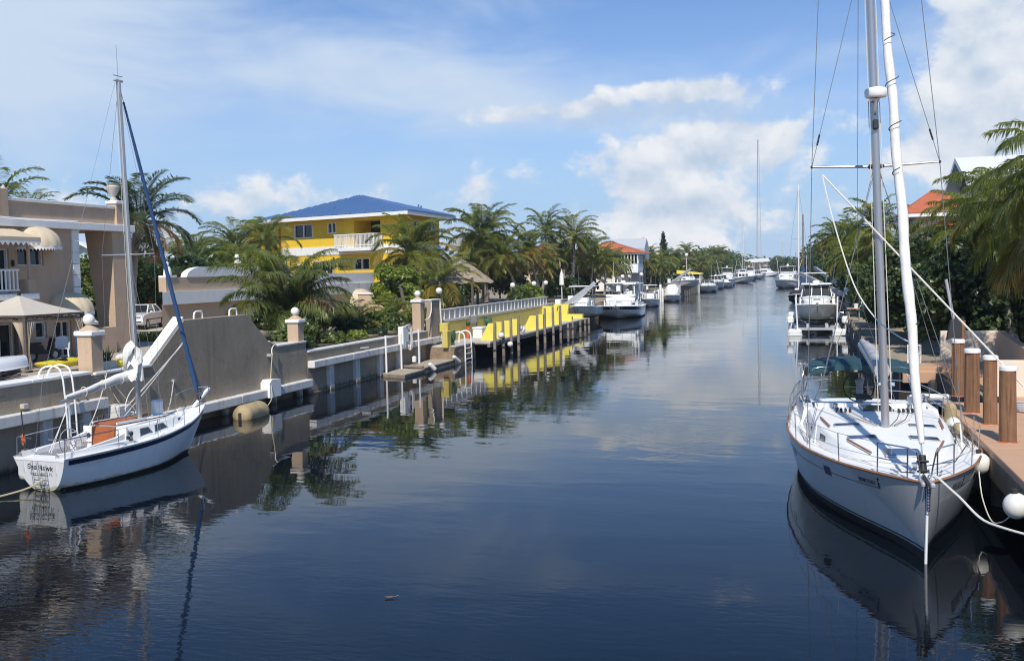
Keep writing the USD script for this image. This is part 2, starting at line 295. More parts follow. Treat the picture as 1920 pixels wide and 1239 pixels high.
def make_water():
    g = NG(); p = pos(g)
    s = g.add('separate_xyz', vector=p)
    y = Ref(s + '.y')
    a = g.add('mapping', 'vector', vector=p, scale=(0.5, 1.3, 1.0), rotation=(0, 0, 0.25))
    n1 = g.noise(a, 0.55, 2.0, 0.45, 0.3)
    b = g.add('mapping', 'vector', vector=p, scale=(0.35, 1.0, 1.0), rotation=(0, 0, -0.45))
    n2 = g.noise(b, 8.0, 2.0, 0.5, 0.5)
    n3 = g.noise(g.add('mapping', 'vector', vector=p, scale=(0.6, 1.0, 1.0), rotation=(0, 0, 0.5)), 3.2, 2.0, 0.5, 0.3)
    patch = g.rng(g.noise(g.add('mapping', 'vector', vector=p, scale=(1.0, 0.6, 1.0)), 0.11, 3.0, 0.6, 0.6), 0.48, 0.66)          # cat's-paws of wind
    far = g.m('multiply', g.rng(y, 70.0, 170.0, 0.0, 1.0), g.rng(g.noise(g.add('mapping', 'vector', vector=p, scale=(0.35, 1.0, 1.0)), 0.035, 3.0, 0.6), 0.34, 0.6, 0.45, 1.0))
    near = g.rng(y, 20.0, 9.0, 0.0, 1.0)
    amp2 = g.m('add', g.m('multiply', patch, 0.0022), g.m('add', g.m('multiply', far, 0.014), g.m('multiply', near, 0.0022)))
    amp3 = g.m('add', 0.0010, g.m('multiply', patch, 0.0028))
    amp1 = g.m('add', 0.0075, g.m('multiply', far, 0.085))
    h = g.m('add', g.m('add', g.m('multiply', n1, amp1), g.m('multiply', n2, amp2)), g.m('multiply', n3, amp3))
    bump = g.add('bump', 'normal', height=h, strength=1.0, distance=1.0)
    rough = g.m('add', 0.015, g.m('multiply', far, 0.10))
    w = g.add('principled_bsdf', 'BSDF', base_color=(0.0030, 0.0050, 0.0075), roughness=rough, ior=1.35, normal=bump)
    return g.done('canal_water', w)


M['water'] = make_water()


# ------------------------------------------------------------------ mesh helpers
class MB:
    def __init__(self):
        self.v, self.f, self.n = [], [], 0

    def add(self, v, f):
        v = np.asarray(v, float); f = np.asarray(f, int)
        if f.shape[1] == 4:
            f = np.vstack([f[:, [0, 1, 2]], f[:, [0, 2, 3]]])
        self.v.append(v); self.f.append(f + self.n); self.n += len(v)
        return self

    def box(self, c, s, rz=0.0, bevel=0.0, R=None):
        h = np.array(s, float) / 2
        if bevel <= 0:
            v = np.array([[x, y, z] for x in (-1, 1) for y in (-1, 1) for z in (-1, 1)]) * h
            f = np.array([[0, 1, 3, 2], [4, 6, 7, 5], [0, 4, 5, 1], [2, 3, 7, 6], [0, 2, 6, 4], [1, 5, 7, 3]])
        else:
            b = min(bevel, h.min() * 0.9); v = []
            for x in (-1, 1):
                for y in (-1, 1):
                    for z in (-1, 1):
                        sg_ = np.array([x, y, z])
                        for k in range(3):
                            q = sg_ * (h - b); q[k] = sg_[k] * h[k]; v.append(q)
            v = np.array(v); f = hull_faces(v)
        if R is None and rz:
            R = rotz(rz)
        if R is not None:
            v = v @ np.asarray(R).T
        return self.add(v + np.asarray(c, float), f)

    def bar(self, a, b, w, h=None, up=(0, 0, 1)):
        """A square bar from a to b."""
        a, b = np.asarray(a, float), np.asarray(b, float); h = h or w
        d = b - a; L = np.linalg.norm(d); x = d / L
        u = np.asarray(up, float)
        if abs(x @ u) > 0.97:
            u = np.array([1.0, 0, 0])
        y = np.cross(u, x); y /= np.linalg.norm(y); z = np.cross(x, y)
        return self.box((a + b) / 2, (L, w, h), R=np.stack([x, y, z], 1))

    def tube(self, pts, r, n=6, caps=True):
        p = np.asarray(pts, float); m = len(p)
        r = np.broadcast_to(np.asarray(r, float), (m,))
        t = np.gradient(p, axis=0); t /= np.linalg.norm(t, axis=1, keepdims=True) + 1e-12
        ref = np.array([0, 0, 1.0]) if abs(t[:, 2]).max() < 0.9 else (np.array([1.0, 0, 0]) if abs(t[:, 0]).max() < 0.9 else np.array([0.3, 0.9, 0.3]))
        a = np.cross(t, ref); a /= np.linalg.norm(a, axis=1, keepdims=True) + 1e-12
        b = np.cross(t, a); an = np.arange(n) * 2 * PI / n
        v = p[:, None] + r[:, None, None] * (np.cos(an)[None, :, None] * a[:, None] + np.sin(an)[None, :, None] * b[:, None])
        i, j = np.meshgrid(np.arange(m - 1), np.arange(n), indexing='ij')
        q = np.stack([i * n + j, (i + 1) * n + j, (i + 1) * n + (j + 1) % n, i * n + (j + 1) % n], -1).reshape(-1, 4)
        self.add(v.reshape(-1, 3), q)
        if caps:
            for k, rev in ((0, False), (m - 1, True)):
                c = np.vstack([v[k], p[k:k + 1]])
                f = np.array([[n, (j + 1) % n, j] if rev else [n, j, (j + 1) % n] for j in range(n)])
                self.add(c, f)
        return self

    def cyl(self, a, b, r0, r1=None, n=12):
        return self.tube([a, b], [r0, r0 if r1 is None else r1], n)

    def lathe(self, prof, c=(0, 0, 0), n=16):
        """prof: (radius, z) pairs, bottom to top."""
        p = np.array(prof, float); an = np.arange(n) * 2 * PI / n
        v = np.stack([p[:, None, 0] * np.cos(an), p[:, None, 0] * np.sin(an), np.broadcast_to(p[:, None, 1], (len(p), n))], -1) + np.asarray(c, float)
        i, j = np.meshgrid(np.arange(len(p) - 1), np.arange(n), indexing='ij')
        q = np.stack([i * n + j, i * n + (j + 1) % n, (i + 1) * n + (j + 1) % n, (i + 1) * n + j], -1).reshape(-1, 4)
        return self.add(v.reshape(-1, 3), q)

    def sphere(self, c, r, n=16):
        k = max(5, n // 2); a = np.linspace(-PI / 2, PI / 2, k + 1)
        r = np.broadcast_to(np.asarray(r, float), (3,))
        m = MB().lathe([(max(1e-4, math.cos(x)), math.sin(x)) for x in a], n=n)
        v, f = m.arrays()
        return self.add(v * r + np.asarray(c, float), f)

    def grid(self, P, flip=False):
        P = np.asarray(P, float); m, n = P.shape[:2]
        i, j = np.meshgrid(np.arange(m - 1), np.arange(n - 1), indexing='ij')
        q = np.stack([i * n + j, (i + 1) * n + j, (i + 1) * n + j + 1, i * n + j + 1], -1).reshape(-1, 4)
        return self.add(P.reshape(-1, 3), q[:, ::-1] if flip else q)

    def prism(self, poly, z0, z1, T=None):
        """poly: list of (x, y) (or a shapely polygon) pushed from z0 to z1; T maps (n x 3) points."""
        g = Polygon(poly) if not hasattr(poly, 'exterior') else poly
        g = sg.polygon.orient(g)
        cs = manifold3d.CrossSection([np.asarray(r.coords)[:-1] for r in (g.exterior, *g.interiors)], manifold3d.FillRule.EvenOdd)
        mm = manifold3d.Manifold.extrude(cs, z1 - z0).to_mesh()
        v = np.array(mm.vert_properties[:, :3], float) + [0, 0, z0]
        return self.add(v if T is None else T(v), np.array(mm.tri_verts))

    def quad(self, *p):
        return self.add(np.array(p, float), [[0, 1, 2, 3]] if len(p) == 4 else [[0, 1, 2]])

    def mesh(self, other, T=None):
        v, f = other.arrays()
        return self.add(v if T is None else T(v), f)

    def arrays(self):
        return (np.vstack(self.v), np.vstack(self.f)) if self.v else (np.zeros((0, 3)), np.zeros((0, 3), int))


def hull_faces(v):
    h = ConvexHull(v); f = h.simplices.copy()
    n = np.cross(v[f[:, 1]] - v[f[:, 0]], v[f[:, 2]] - v[f[:, 0]])
    bad = (n * h.equations[:, :3]).sum(1) < 0
    f[bad] = f[bad][:, ::-1]
    return f


def rotz(a):
    c, s = math.cos(a), math.sin(a)
    return np.array([[c, -s, 0], [s, c, 0], [0, 0, 1.0]])


# planes for prism(): the polygon lies in the given vertical plane
def in_yz(x):      # polygon (y, z), pushed along x: z0..z1 are offsets from x
    return lambda v: np.stack([x + v[:, 2], v[:, 0], v[:, 1]], 1)


def in_xz(y):      # polygon (x, z), pushed along -y
    return lambda v: np.stack([v[:, 0], y - v[:, 2], v[:, 1]], 1)


USED = {}


def free(parent, name):
    k = (parent, name); n = USED.get(k, 0); USED[k] = n + 1
    return f'{parent}/{name}' if n == 0 else f'{parent}/{name}_{n:03d}'


def tag(prim, label=None, cat=None, group=None, kind=None):
    for k, v in (('label', label), ('category', cat), ('group', group), ('kind', kind)):
        if v:
            prim.SetCustomDataByKey(k, v)
    return prim


def obj(name, mb, mat, parent=None, smooth=30, label=None, cat=None, group=None, kind=None):
    path = free(str(parent.GetPath()) if parent else '/World', name)
    m = usdkit.mesh(stage, path, mb.arrays() if isinstance(mb, MB) else mb, M[mat] if isinstance(mat, str) else mat, smooth)
    m.CreateDoubleSidedAttr(True)
    return tag(m.GetPrim(), label, cat, group, kind)


ORD = 'first second third fourth fifth sixth seventh eighth ninth tenth eleventh twelfth thirteenth fourteenth'.split()


def thing(name, label, cat, loc=(0, 0, 0), rz=0.0, group=None, scale=1.0, kind=None):
    x = UsdGeom.Xform.Define(stage, free('/World', name))
    x.AddTranslateOp().Set(Gf.Vec3d(*[float(a) for a in loc])); x.AddRotateZOp().Set(math.degrees(rz)); x.AddScaleOp().Set(Gf.Vec3f(scale, scale, scale))
    return tag(x.GetPrim(), label, cat, group, kind)


def part_frame(name, parent):      # a part that is an Xform of its own with sub-parts
    return UsdGeom.Xform.Define(stage, free(str(parent.GetPath()), name)).GetPrim()


def dup(root, loc, rz=0.0, label=None, group=None, scale=1.0):
    was = root.GetCustomData()
    name = root.GetName()
    while name[-4:-3] == '_' and name[-3:].isdigit():
        name = name[:-4]
    r = thing(name, label or was.get('label'), was.get('category'), loc, rz, group or was.get('group'), scale)
    r.GetReferences().AddInternalReference(root.GetPath()); r.SetInstanceable(True)
    return r


def wire(pts, r, n=5, sag=0.0, k=9):
    """A rope or wire from a to b with sag."""
    p = np.asarray(pts, float)
    if len(p) == 2 and sag:
        t = np.linspace(0, 1, k)[:, None]
        p = p[0] * (1 - t) + p[1] * t - np.array([0, 0, 1.0]) * sag * 4 * t * (1 - t)
    return MB().tube(p, r, n)


def smoothpath(pts, k=24):
    p = np.asarray(pts, float); t = np.r_[0, np.cumsum(np.linalg.norm(np.diff(p, axis=0), axis=1))]
    return np.stack([PchipInterpolator(t, p[:, i])(np.linspace(0, t[-1], k)) for i in range(3)], 1)
# ------------------------------------------------------------------ ground and water
def sheet(name, x0, x1, y0, y1, z, mat, nx=2, ny=2):
    X, Y = np.meshgrid(np.linspace(x0, x1, nx), np.linspace(y0, y1, ny), indexing='ij')
    return obj(name, MB().grid(np.stack([X, Y, np.full_like(X, z)], -1)), mat, kind='structure', smooth=False)


sheet('canal_water', -460, 460, -150, 790, 0.0, 'water')
m = MB(); m.box((-240.2, 21, 0.2), (439.6, 80, 3.2))
obj('left_ground', m, 'land', kind='structure')
m = MB(); m.box((-240.1, 425, -0.2), (440, 728, 3.6)); m.box((-240.4, 53, 0.3), (439.4, 16, 3.3))
obj('left_bank_ground', m, 'land', kind='structure')
m = MB(); m.box((231.6, 414, -0.4), (456.8, 748, 3.0)); m.box((232.5, 3, -0.4), (455, 73.0, 3.0))
obj('right_bank_ground', m, 'land', kind='structure')
m = MB(); m.box((0, 679, -0.95), (900, 218, 3.3))
obj('far_ground', m, 'land', kind='structure')
m = MB(); m.box((-25.7, 16, 2.075), (10.6, 41.6, 0.35))
obj('patio', m, 'patio', kind='structure')
m = MB(); m.box((-46, 38, 2.05), (29.8, 33, 0.2))
obj('driveway', m, 'gravel', kind='structure')
m = MB(); m.box((-32.0, 39.7, 2.012), (1.9, 5.6, 0.1)); m.box((-34.3, 45.0, 2.165), (3.0, 0.25, 0.06))
obj('lawn', m, 'grass', kind='structure')


# ------------------------------------------------------------------ left seawalls
def stain_columns(t, ys, x=-20.0, top=1.2, w=0.36, d=0.16):
    for i, y in enumerate(ys):
        obj('buttress', MB().box((x + d / 2 - 0.01, y, (top - 1.0) / 2), (d, w, top + 1.0), bevel=0.02), 'white_dirty', t)


t = thing('seawall', 'brown stucco seawall with white coping and ledge behind the small sailboat', 'seawall')
obj('wall', MB().box((-20.2, 9.4, 0.62), (0.4, 29.4, 3.24)), 'seawall', t)
y = -5.2
while y < 23.9:
    L = min(2.45, 24.1 - y)
    obj('coping', MB().box((-20.42, y + L / 2, 2.295), (0.95, L - 0.015, 0.09), bevel=0.015), 'white', t); y += 2.45
y = -5.2
while y < 24.3:
    L = min(3.1, 24.5 - y)
    obj('ledge', MB().box((-19.865, y + L / 2, 1.375), (0.29, L - 0.012, 0.31), bevel=0.025), 'white_dirty', t); y += 3.1
stain_columns(t, (15.4, 17.7, 19.9, 22.15, 23.7))
obj('cleat_block', MB().box((-19.93, 21.4, 1.68), (0.14, 0.2, 0.13), bevel=0.02), 'concrete', t)

t = thing('ramp_wall', 'large grey brown trapezoid wall with sloping white left edge above the white beam', 'wall')
poly = [(24.1, -1), (24.1, 2.2), (26.87, 2.2), (28.73, 3.58), (32.66, 3.58), (34.2, 2.42), (34.72, 2.2), (37.15, 2.2), (37.15, 0.34), (26.0, 0.34), (26.0, -1)]
obj('wall', MB().prism([(a, b) for a, b in poly], -0.42, 0.0, in_yz(-20.0)), 'seawall', t)
d = np.array([28.73 - 26.87, 3.58 - 2.2]); d /= np.linalg.norm(d)
obj('slope_coping', MB().bar((-20.24, 26.80, 2.215), (-20.24, 28.76, 3.668), 0.40, 0.08), 'white', t)
obj('coping', MB().box((-20.3, 25.55, 2.24), (0.7, 2.6, 0.08), bevel=0.015), 'white', t)
obj('low_coping', MB().box((-20.22, 35.95, 2.235), (0.52, 2.4, 0.07), bevel=0.012), 'white_dirty', t)
obj('low_coping', MB().bar((-20.22, 34.15, 2.475), (-20.22, 34.72, 2.24), 0.52, 0.05), 'white_dirty', t)
y = 26.05
while y < 37.1:
    L = min(2.8, 37.15 - y)
    obj('beam', MB().box((-19.87, y + L / 2, 0.505), (0.34, L - 0.012, 0.33), bevel=0.03), 'white_dirty', t); y += 2.8
obj('bollard', MB().prism([(33.45, 0.34), (34.28, 0.34), (34.28, 1.0), (33.62, 1.03), (33.45, 0.9)], -0.4, 0.0, in_yz(-19.6)), 'white', t)
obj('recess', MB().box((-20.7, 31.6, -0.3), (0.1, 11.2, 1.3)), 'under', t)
for y in (27.2, 29.0, 31.2, 34.6, 36.7):
    obj('piling', MB().cyl((-20.15, y, -1), (-20.15, y, 0.36), 0.15, n=10), 'white_dirty', t)
for y0 in (30.7, 31.85) and (29.9, 32.1):
    m = MB().tube(smoothpath([(-20.25, y0 - 0.24, 3.56), (-20.25, y0 - 0.2, 3.78), (-20.25, y0 - 0.06, 3.83), (-20.25, y0 + 0.2, 3.83), (-20.25, y0 + 0.26, 3.58)], 16), 0.035, 6)
    obj('handle', m, 'white', t)
obj('mooring_eye', MB().cyl((-20, 34.05, 1.92), (-19.82, 34.05, 1.92), 0.07, n=10), 'galv', t)
obj('mooring_eye', MB().box((-19.95, 27.95, 1.62), (0.1, 0.12, 0.1), bevel=0.02), 'galv', t)

t = thing('mooring_line', 'white mooring rope hanging from the eye on the trapezoid wall down to the tan float', 'rope')
obj('rope', MB().tube(smoothpath([(-19.8, 34.05, 1.95), (-19.72, 33.75, 1.2), (-19.4, 33.2, 0.35), (-19.2, 31.9, 0.05)], 20), 0.02, 5), 'rope_tan', t)
obj('rope', MB().tube(smoothpath([(-19.9, 34.4, 2.3), (-19.85, 34.1, 2.1), (-19.8, 34.05, 1.95)], 8), 0.025, 5), 'rope', t)

t = thing('concrete_steps', 'white concrete steps against the seawall behind the furled boom', 'steps')
for i, (y0, y1, z) in enumerate(((24.55, 25.1, 1.25), (25.1, 25.6, 0.95), (25.6, 26.0, 0.62))):
    obj('step', MB().box((-19.72, (y0 + y1) / 2, (z - 0.6) / 2), (0.56, y1 - y0 - 0.01, z + 0.6), bevel=0.02), 'white_dirty', t)

t = thing('canal_seawall', 'grey brown seawall with white ledge, buttresses and pipes behind the floating dock', 'seawall')
obj('wall', MB().box((-20.2, 44.95, 0.4), (0.4, 15.5, 2.74)), 'seawall', t)
for y0, y1 in ((37.25, 40.4), (40.4, 43.5), (43.5, 46.6), (47.9, 50.8)):
    obj('coping', MB().box((-20.17, (y0 + y1) / 2, 1.80), (0.5, y1 - y0 - 0.02, 0.07), bevel=0.012), 'white_dirty', t)
for y0, y1 in ((37.25, 41.0), (41.0, 44.8), (44.8, 48.6), (48.6, 52.6)):
    obj('ledge', MB().box((-19.85, (y0 + y1) / 2, 1.25), (0.34, y1 - y0 - 0.015, 0.30), bevel=0.025), 'white_dirty', t)
stain_columns(t, (39.1, 41.75, 44.4, 46.75, 49.4, 51.8), top=1.1, w=0.42, d=0.2)
for y, z in ((44.3, 2.0), (46.2, 1.95), (48.6, 2.05)):
    obj('pipe', MB().cyl((-19.52, y, -1), (-19.52, y, z), 0.05, n=8), 'white', t)
obj('spigot', MB().bar((-19.95, 42.3, 1.55), (-19.6, 42.5, 1.58), 0.06), 'galv', t)
obj('end_wall', MB().box((-20.0, 52.0, 2.2), (0.36, 1.5, 2.5), bevel=0.02), 'seawall', t)
obj('end_wall_trim', MB().box((-19.98, 52.0, 3.49), (0.44, 1.58, 0.07), bevel=0.012), 'white', t)
obj('recess_line', MB().box((-19.96, 44.9, -0.2), (0.1, 15.2, 0.5)), 'seawall_wet', t)

t = thing('utility_box', 'white electric box with looped hose on the seawall above the floating dock', 'box')
obj('box', MB().box((-19.82, 47.25, 1.72), (0.3, 0.75, 1.1), bevel=0.03), 'white', t)
obj('panel', MB().box((-19.66, 47.4, 1.3), (0.03, 0.5, 0.4), bevel=0.01), 'galv', t)
for k in range(3):
    y = 47.35 + 0.1 * k
    obj('hose', MB().tube(smoothpath([(-19.7, y - 0.12, 2.26), (-19.6, y, 2.36), (-19.58, y + 0.22, 2.2), (-19.56, y + 0.3, 1.5), (-19.58, y + 0.12, 1.02), (-19.6, y, 1.3)], 18), 0.028, 5), 'rope', t)
t = thing('hose', 'white hose looped over the end of the brown seawall beside the third ball pillar', 'hose')
obj('loop', MB().tube(smoothpath([(-19.8, 51.3, 3.45), (-19.78, 51.25, 3.0), (-19.78, 50.95, 2.6), (-19.8, 50.4, 2.45)], 14), 0.035, 5), 'rope', t)
obj('loop', MB().tube(smoothpath([(-19.79, 52.6, 3.5), (-19.76, 52.62, 2.4), (-19.7, 52.75, 1.1), (-19.68, 52.65, 0.9), (-19.66, 52.5, 1.3), (-19.7, 52.45, 3.4)], 22), 0.03, 5), 'rope', t)


def ball_pillar(label, y, z0, z1, w=0.5, x=-20.3, r=0.175):
    t = thing('ball_pillar', label, 'pillar', (x, y, 0), group='ball topped pillars along the seawall')
    obj('shaft', MB().box((0, 0, (z0 + z1) / 2), (w, w, z1 - z0), bevel=0.015), 'tan', t)
    obj('cap', MB().box((0, 0, z1 + 0.07), (w + 0.14, w + 0.14, 0.15), bevel=0.03), 'white', t)
    obj('neck', MB().lathe([(w * 0.62, 0), (w * 0.5, 0.06), (w * 0.3, 0.12), (0.09, 0.16), (0.08, 0.2)], (0, 0, z1 + 0.14), 16), 'tan', t)
    obj('ball', MB().sphere((0, 0, z1 + 0.32 + r * 0.85), r, 20), 'globe', t)
    return t


ball_pillar('tan pillar with white ball finial beside the gazebo and yellow kayak', 24.48, 1.2, 3.36)
ball_pillar('tan pillar with white ball finial between the trapezoid wall and young palm', 36.86, 0.4, 3.05)
ball_pillar('tan pillar with white ball finial beside the green tree and hose', 50.55, 1.4, 3.4)

# pool ladder over the near seawall
t = thing('swim_ladder', 'white tubular swim ladder hooked over the seawall behind the sailboat stern', 'ladder')
for y in (22.62, 22.98):
    obj('rail', MB().tube(smoothpath([(-20.45, y - 0.1, 2.34), (-20.36, y - 0.05, 2.56), (-20.1, y, 2.64), (-19.82, y, 2.56), (-19.70, y, 2.2), (-19.62, y, 0.6), (-19.62, y, 0.2)], 26), 0.027, 6), 'white_clean', t)
for z in (0.75, 0.4):
    obj('rung', MB().cyl((-19.63, 22.62, z), (-19.63, 22.98, z), 0.02, n=6), 'white_clean', t)

# ------------------------------------------------------------------ tan house (far left)
def holed_wall(x, y0, y1, z0, z1, holes, th=0.3):
    g = sg.box(y0, z0, y1, z1)
    for h in holes:
        g = g.difference(sg.box(h[0], h[2], h[1], h[3]))
    return MB().prism(g, -th, 0.0, in_yz(x))


def window_yz(parent, x, y0, y1, z0, z1, bars=(0.5,), frame='white', fw=0.045, glass='dark_glass', name='window', depth=0.1):
    w = part_frame(name, parent)
    m = MB()
    for a, b, c, d in ((y0, y1, z0, z0 + fw), (y0, y1, z1 - fw, z1), (y0, y0 + fw, z0 + fw, z1 - fw), (y1 - fw, y1, z0 + fw, z1 - fw)):
        m.box((x - 0.04, (a + b) / 2, (c + d) / 2), (0.1, b - a, d - c))
    for q in bars:
        yy = y0 + (y1 - y0) * q
        m.box((x - 0.045, yy, (z0 + z1) / 2), (0.07, fw * 0.8, z1 - z0 - 2 * fw))
    obj('frame', m, frame, w)
    obj('pane', MB().box((x - depth, (y0 + y1) / 2, (z0 + z1) / 2), (0.02, y1 - y0 - fw, z1 - z0 - fw)), glass, w)
    return w


def dome_awning(parent, x, yc, z0, w, h, proj, n=7, name='awning'):
    """A ribbed quarter-dome canvas awning on a wall facing +x, with a zigzag valance."""
    a = part_frame(name, parent)
    ph = np.linspace(0, PI, 4 * n + 1)
    for i in range(n):
        P = []
        for th in np.linspace(0, PI / 2, 8):
            r = []
            for k, f in enumerate(np.linspace(ph[4 * i], ph[4 * i + 4], 5)):
                bulge = 1.0 + 0.02 * math.sin(k / 4 * PI)
                r.append((x + proj * math.cos(th) * math.sin(f) * bulge + 0.005, yc - w / 2 * math.cos(f) * math.cos(th * 0.98) ** 0.55 * bulge, z0 + h * math.sin(th)))
            P.append(r)
        obj('canvas_panel', MB().grid(np.array(P)), 'canvas_beige', a, smooth=50)
    m = MB(); k = 26
    for i in range(k):
        f0, f1 = PI * i / k, PI * (i + 1) / k; fm = (f0 + f1) / 2
        e = lambda f, z: (x + proj * math.sin(f) + 0.012, yc - w / 2 * math.cos(f), z)
        m.quad(e(f0, z0 + 0.02), e(f1, z0 + 0.02), e(f1, z0 - 0.06), e(fm, z0 - 0.15)); m.quad(e(f0, z0 + 0.02), e(fm, z0 - 0.15), e(f0, z0 - 0.06))
    obj('valance', m, 'white', a, smooth=False)
    return a


XH = -25.6
h = thing('tan_house', 'tan stucco two storey house with scalloped beige awnings and balcony at left edge', 'house')
holes = [(27.52, 28.72, 5.54, 6.16), (28.2, 28.72, 3.0, 3.58), (29.15, 29.95, 2.26, 3.55), (26.0, 27.15, 4.62, 6.1), (25.6, 27.2, 2.4, 3.6)]
obj('wall', holed_wall(XH, 16.0, 30.2, 2.2, 6.9, holes), 'house_tan', h)
obj('side_wall', MB().box((-30.3, 30.05, 4.55), (8.8, 0.3, 4.7)), 'house_tan', h)
obj('back_wall', MB().box((-34.85, 23.1, 4.55), (0.3, 14.2, 4.7)), 'house_tan', h)
obj('side_wall', MB().box((-30.3, 16.15, 4.55), (8.8, 0.3, 4.7)), 'house_tan', h)
obj('floor_slab', MB().box((-30.3, 23.1, 4.5), (8.7, 13.6, 0.2)), 'house_tan', h)
obj('roof_slab', MB().box((-30.1, 24.8, 6.98), (9.4, 17.3, 0.2)), 'house_tan', h)
for z0 in np.arange(2.25, 6.7, 0.42):
    obj('quoin', MB().box((XH - 0.1, 30.29, z0 + 0.205), (0.34, 0.36, 0.40), bevel=0.012), 'white', h)
obj('beam', MB().box((-25.5, 24.8, 6.98), (0.30, 17.32, 0.26), bevel=0.015), 'white', h)
obj('parapet', MB().box((-25.75, 24.5, 7.42), (0.25, 16.4, 0.62)), 'house_tan', h)
obj('parapet_cap', MB().box((-25.74, 24.4, 7.785), (0.36, 16.3, 0.11), bevel=0.015), 'white', h)
obj('parapet_pier', MB().box((-25.72, 32.9, 7.52), (0.42, 0.62, 0.82), bevel=0.01), 'tan', h)
obj('parapet_pier_cap', MB().box((-25.72, 32.9, 7.99), (0.54, 0.74, 0.12), bevel=0.02), 'white', h)
obj('parapet_pier', MB().box((-25.66, 26.75, 7.6), (0.4, 0.7, 1.0), bevel=0.01), 'tan', h)
obj('column', MB().prism([(-25.5, 2.1), (-25.5, 6.87), (-26.75, 6.87), (-26.15, 2.1)], -0.5, 0.5, in_xz(32.75)), 'tan', h)
obj('roof_pipe', MB().tube([(-25.45, 23, 7.15), (-25.44, 24.7, 7.14), (-25.42, 26, 7.16), (-25.45, 28, 7.13), (-25.43, 30.3, 7.15)], 0.025, 6), 'white', h)
obj('urn', MB().lathe([(0.01, 0), (0.16, 0.0), (0.12, 0.06), (0.08, 0.16), (0.22, 0.4), (0.26, 0.55), (0.2, 0.6), (0.24, 0.66), (0.01, 0.66)], (-25.8, 32.8, 8.05), 14), 'concrete', h)
obj('finial', MB().lathe([(0.01, 0), (0.14, 0), (0.12, 0.1), (0.05, 0.22), (0.1, 0.35), (0.01, 0.5)], (-26.4, 27.9, 7.85), 12), 'concrete', h)
window_yz(h, XH - 0.08, 27.52, 28.72, 5.54, 6.16)
window_yz(h, XH - 0.08, 28.2, 28.72, 3.0, 3.58, bars=())
window_yz(h, XH - 0.08, 26.0, 27.15, 4.62, 6.1, name='balcony_door')
window_yz(h, XH - 0.08, 25.6, 27.2, 2.4, 3.6, bars=(0.33, 0.66))
window_yz(h, XH - 0.1, 29.15, 29.95, 2.26, 3.55, bars=(0.55,), name='patio_door')
obj('wall_lamp', MB().box((XH + 0.06, 27.25, 5.62), (0.1, 0.06, 0.22), bevel=0.015), 'black', h)
obj('balcony_slab', MB().box((-25.1, 24.5, 4.5), (1.1, 5.6, 0.2), bevel=0.015), 'white', h)
obj('balcony_pier', MB().box((-24.9, 27.1, 4.82), (0.5, 0.32, 0.5), bevel=0.01), 'tan', h)
obj('balcony_post', MB().box((-24.72, 27.05, 5.75), (0.07, 0.09, 1.4)), 'tan', h)
r = part_frame('balcony_railing', h)
obj('rail', MB().box((-24.66, 24.5, 5.38), (0.06, 4.1, 0.06), bevel=0.01), 'white', r)
obj('rail', MB().box((-24.66, 24.5, 4.72), (0.05, 4.1, 0.05), bevel=0.01), 'white', r)
for y in np.arange(22.5, 26.6, 0.165):
    obj('baluster', MB().box((-24.66, y, 5.05), (0.035, 0.045, 0.62)), 'white', r)
aw = part_frame('flat_awning', h)
obj('canvas', MB().grid(np.array([[(XH + 0.02, 19.5, 6.82), (XH + 0.02, 27.2, 6.82)], [(-24.35, 19.5, 6.44), (-24.35, 27.2, 6.44)]])), 'canvas_beige', aw)
obj('front_bar', MB().box((-24.33, 23.35, 6.39), (0.05, 7.7, 0.13), bevel=0.01), 'canvas_beige', aw)
m = MB(); ys = np.linspace(19.5, 27.2, 36)
for a, b in zip(ys[:-1], ys[1:]):
    m.quad((-24.31, a, 6.36), (-24.31, b, 6.36), (-24.31, b, 6.28), (-24.31, (a + b) / 2, 6.16)); m.quad((-24.31, a, 6.36), (-24.31, (a + b) / 2, 6.16), (-24.31, a, 6.28))
obj('valance', m, 'white', aw, smooth=False)
dome_awning(h, XH, 28.3, 6.18, 1.75, 0.72, 0.9)
dome_awning(h, XH, 29.75, 3.86, 1.75, 0.72, 0.95)
obj('low_wall', MB().box((-24.9, 30.8, 2.75), (0.25, 1.1, 1.0), bevel=0.02), 'house_tan', h)
for y0 in (22.9, 24.6):
    obj('lower_pier', MB().box((-25.2, y0, 3.3), (0.5, 0.5, 2.2), bevel=0.01), 'house_tan', h)

# gazebo
t = thing('gazebo', 'beige canvas gazebo on dark posts with tied curtains beside the tan house', 'gazebo')
gx0, gx1, gy0, gy1, gz = -25.2, -22.45, 24.3, 26.85, 3.98
ap = np.array([-23.87, 25.65, 4.56])
cs = [np.array([gx1, gy0, gz]), np.array([gx1, gy1, gz]), np.array([gx0, gy1, gz]), np.array([gx0, gy0, gz])]
for i in range(4):
    a, b = cs[i], cs[(i + 1) % 4]
    for u0, u1 in ((0, 0.5), (0.5, 1)):
        P = []
        for s in np.linspace(0, 1, 6):
            sag = -0.05 * math.sin(PI * s)
            P.append([(a + (b - a) * u) * (1 - s) + ap * s + np.array([0, 0, sag]) for u in np.linspace(u0, u1, 4)])
        obj('roof_panel', MB().grid(np.array(P)), 'canvas_tan', t, smooth=40)
obj('finial', MB().lathe([(0.01, 0), (0.05, 0.0), (0.06, 0.06), (0.01, 0.11)], ap, 8), 'black', t)
for i, c in enumerate(cs):
    q = c + (ap - c) * 0.03
    obj('post', MB().box((q[0], q[1], 3.1), (0.11, 0.11, 1.72), bevel=0.01), 'bark_dark', t)
    obj('foot', MB().box((q[0], q[1], 2.28), (0.24, 0.24, 0.05), bevel=0.01), 'black', t)
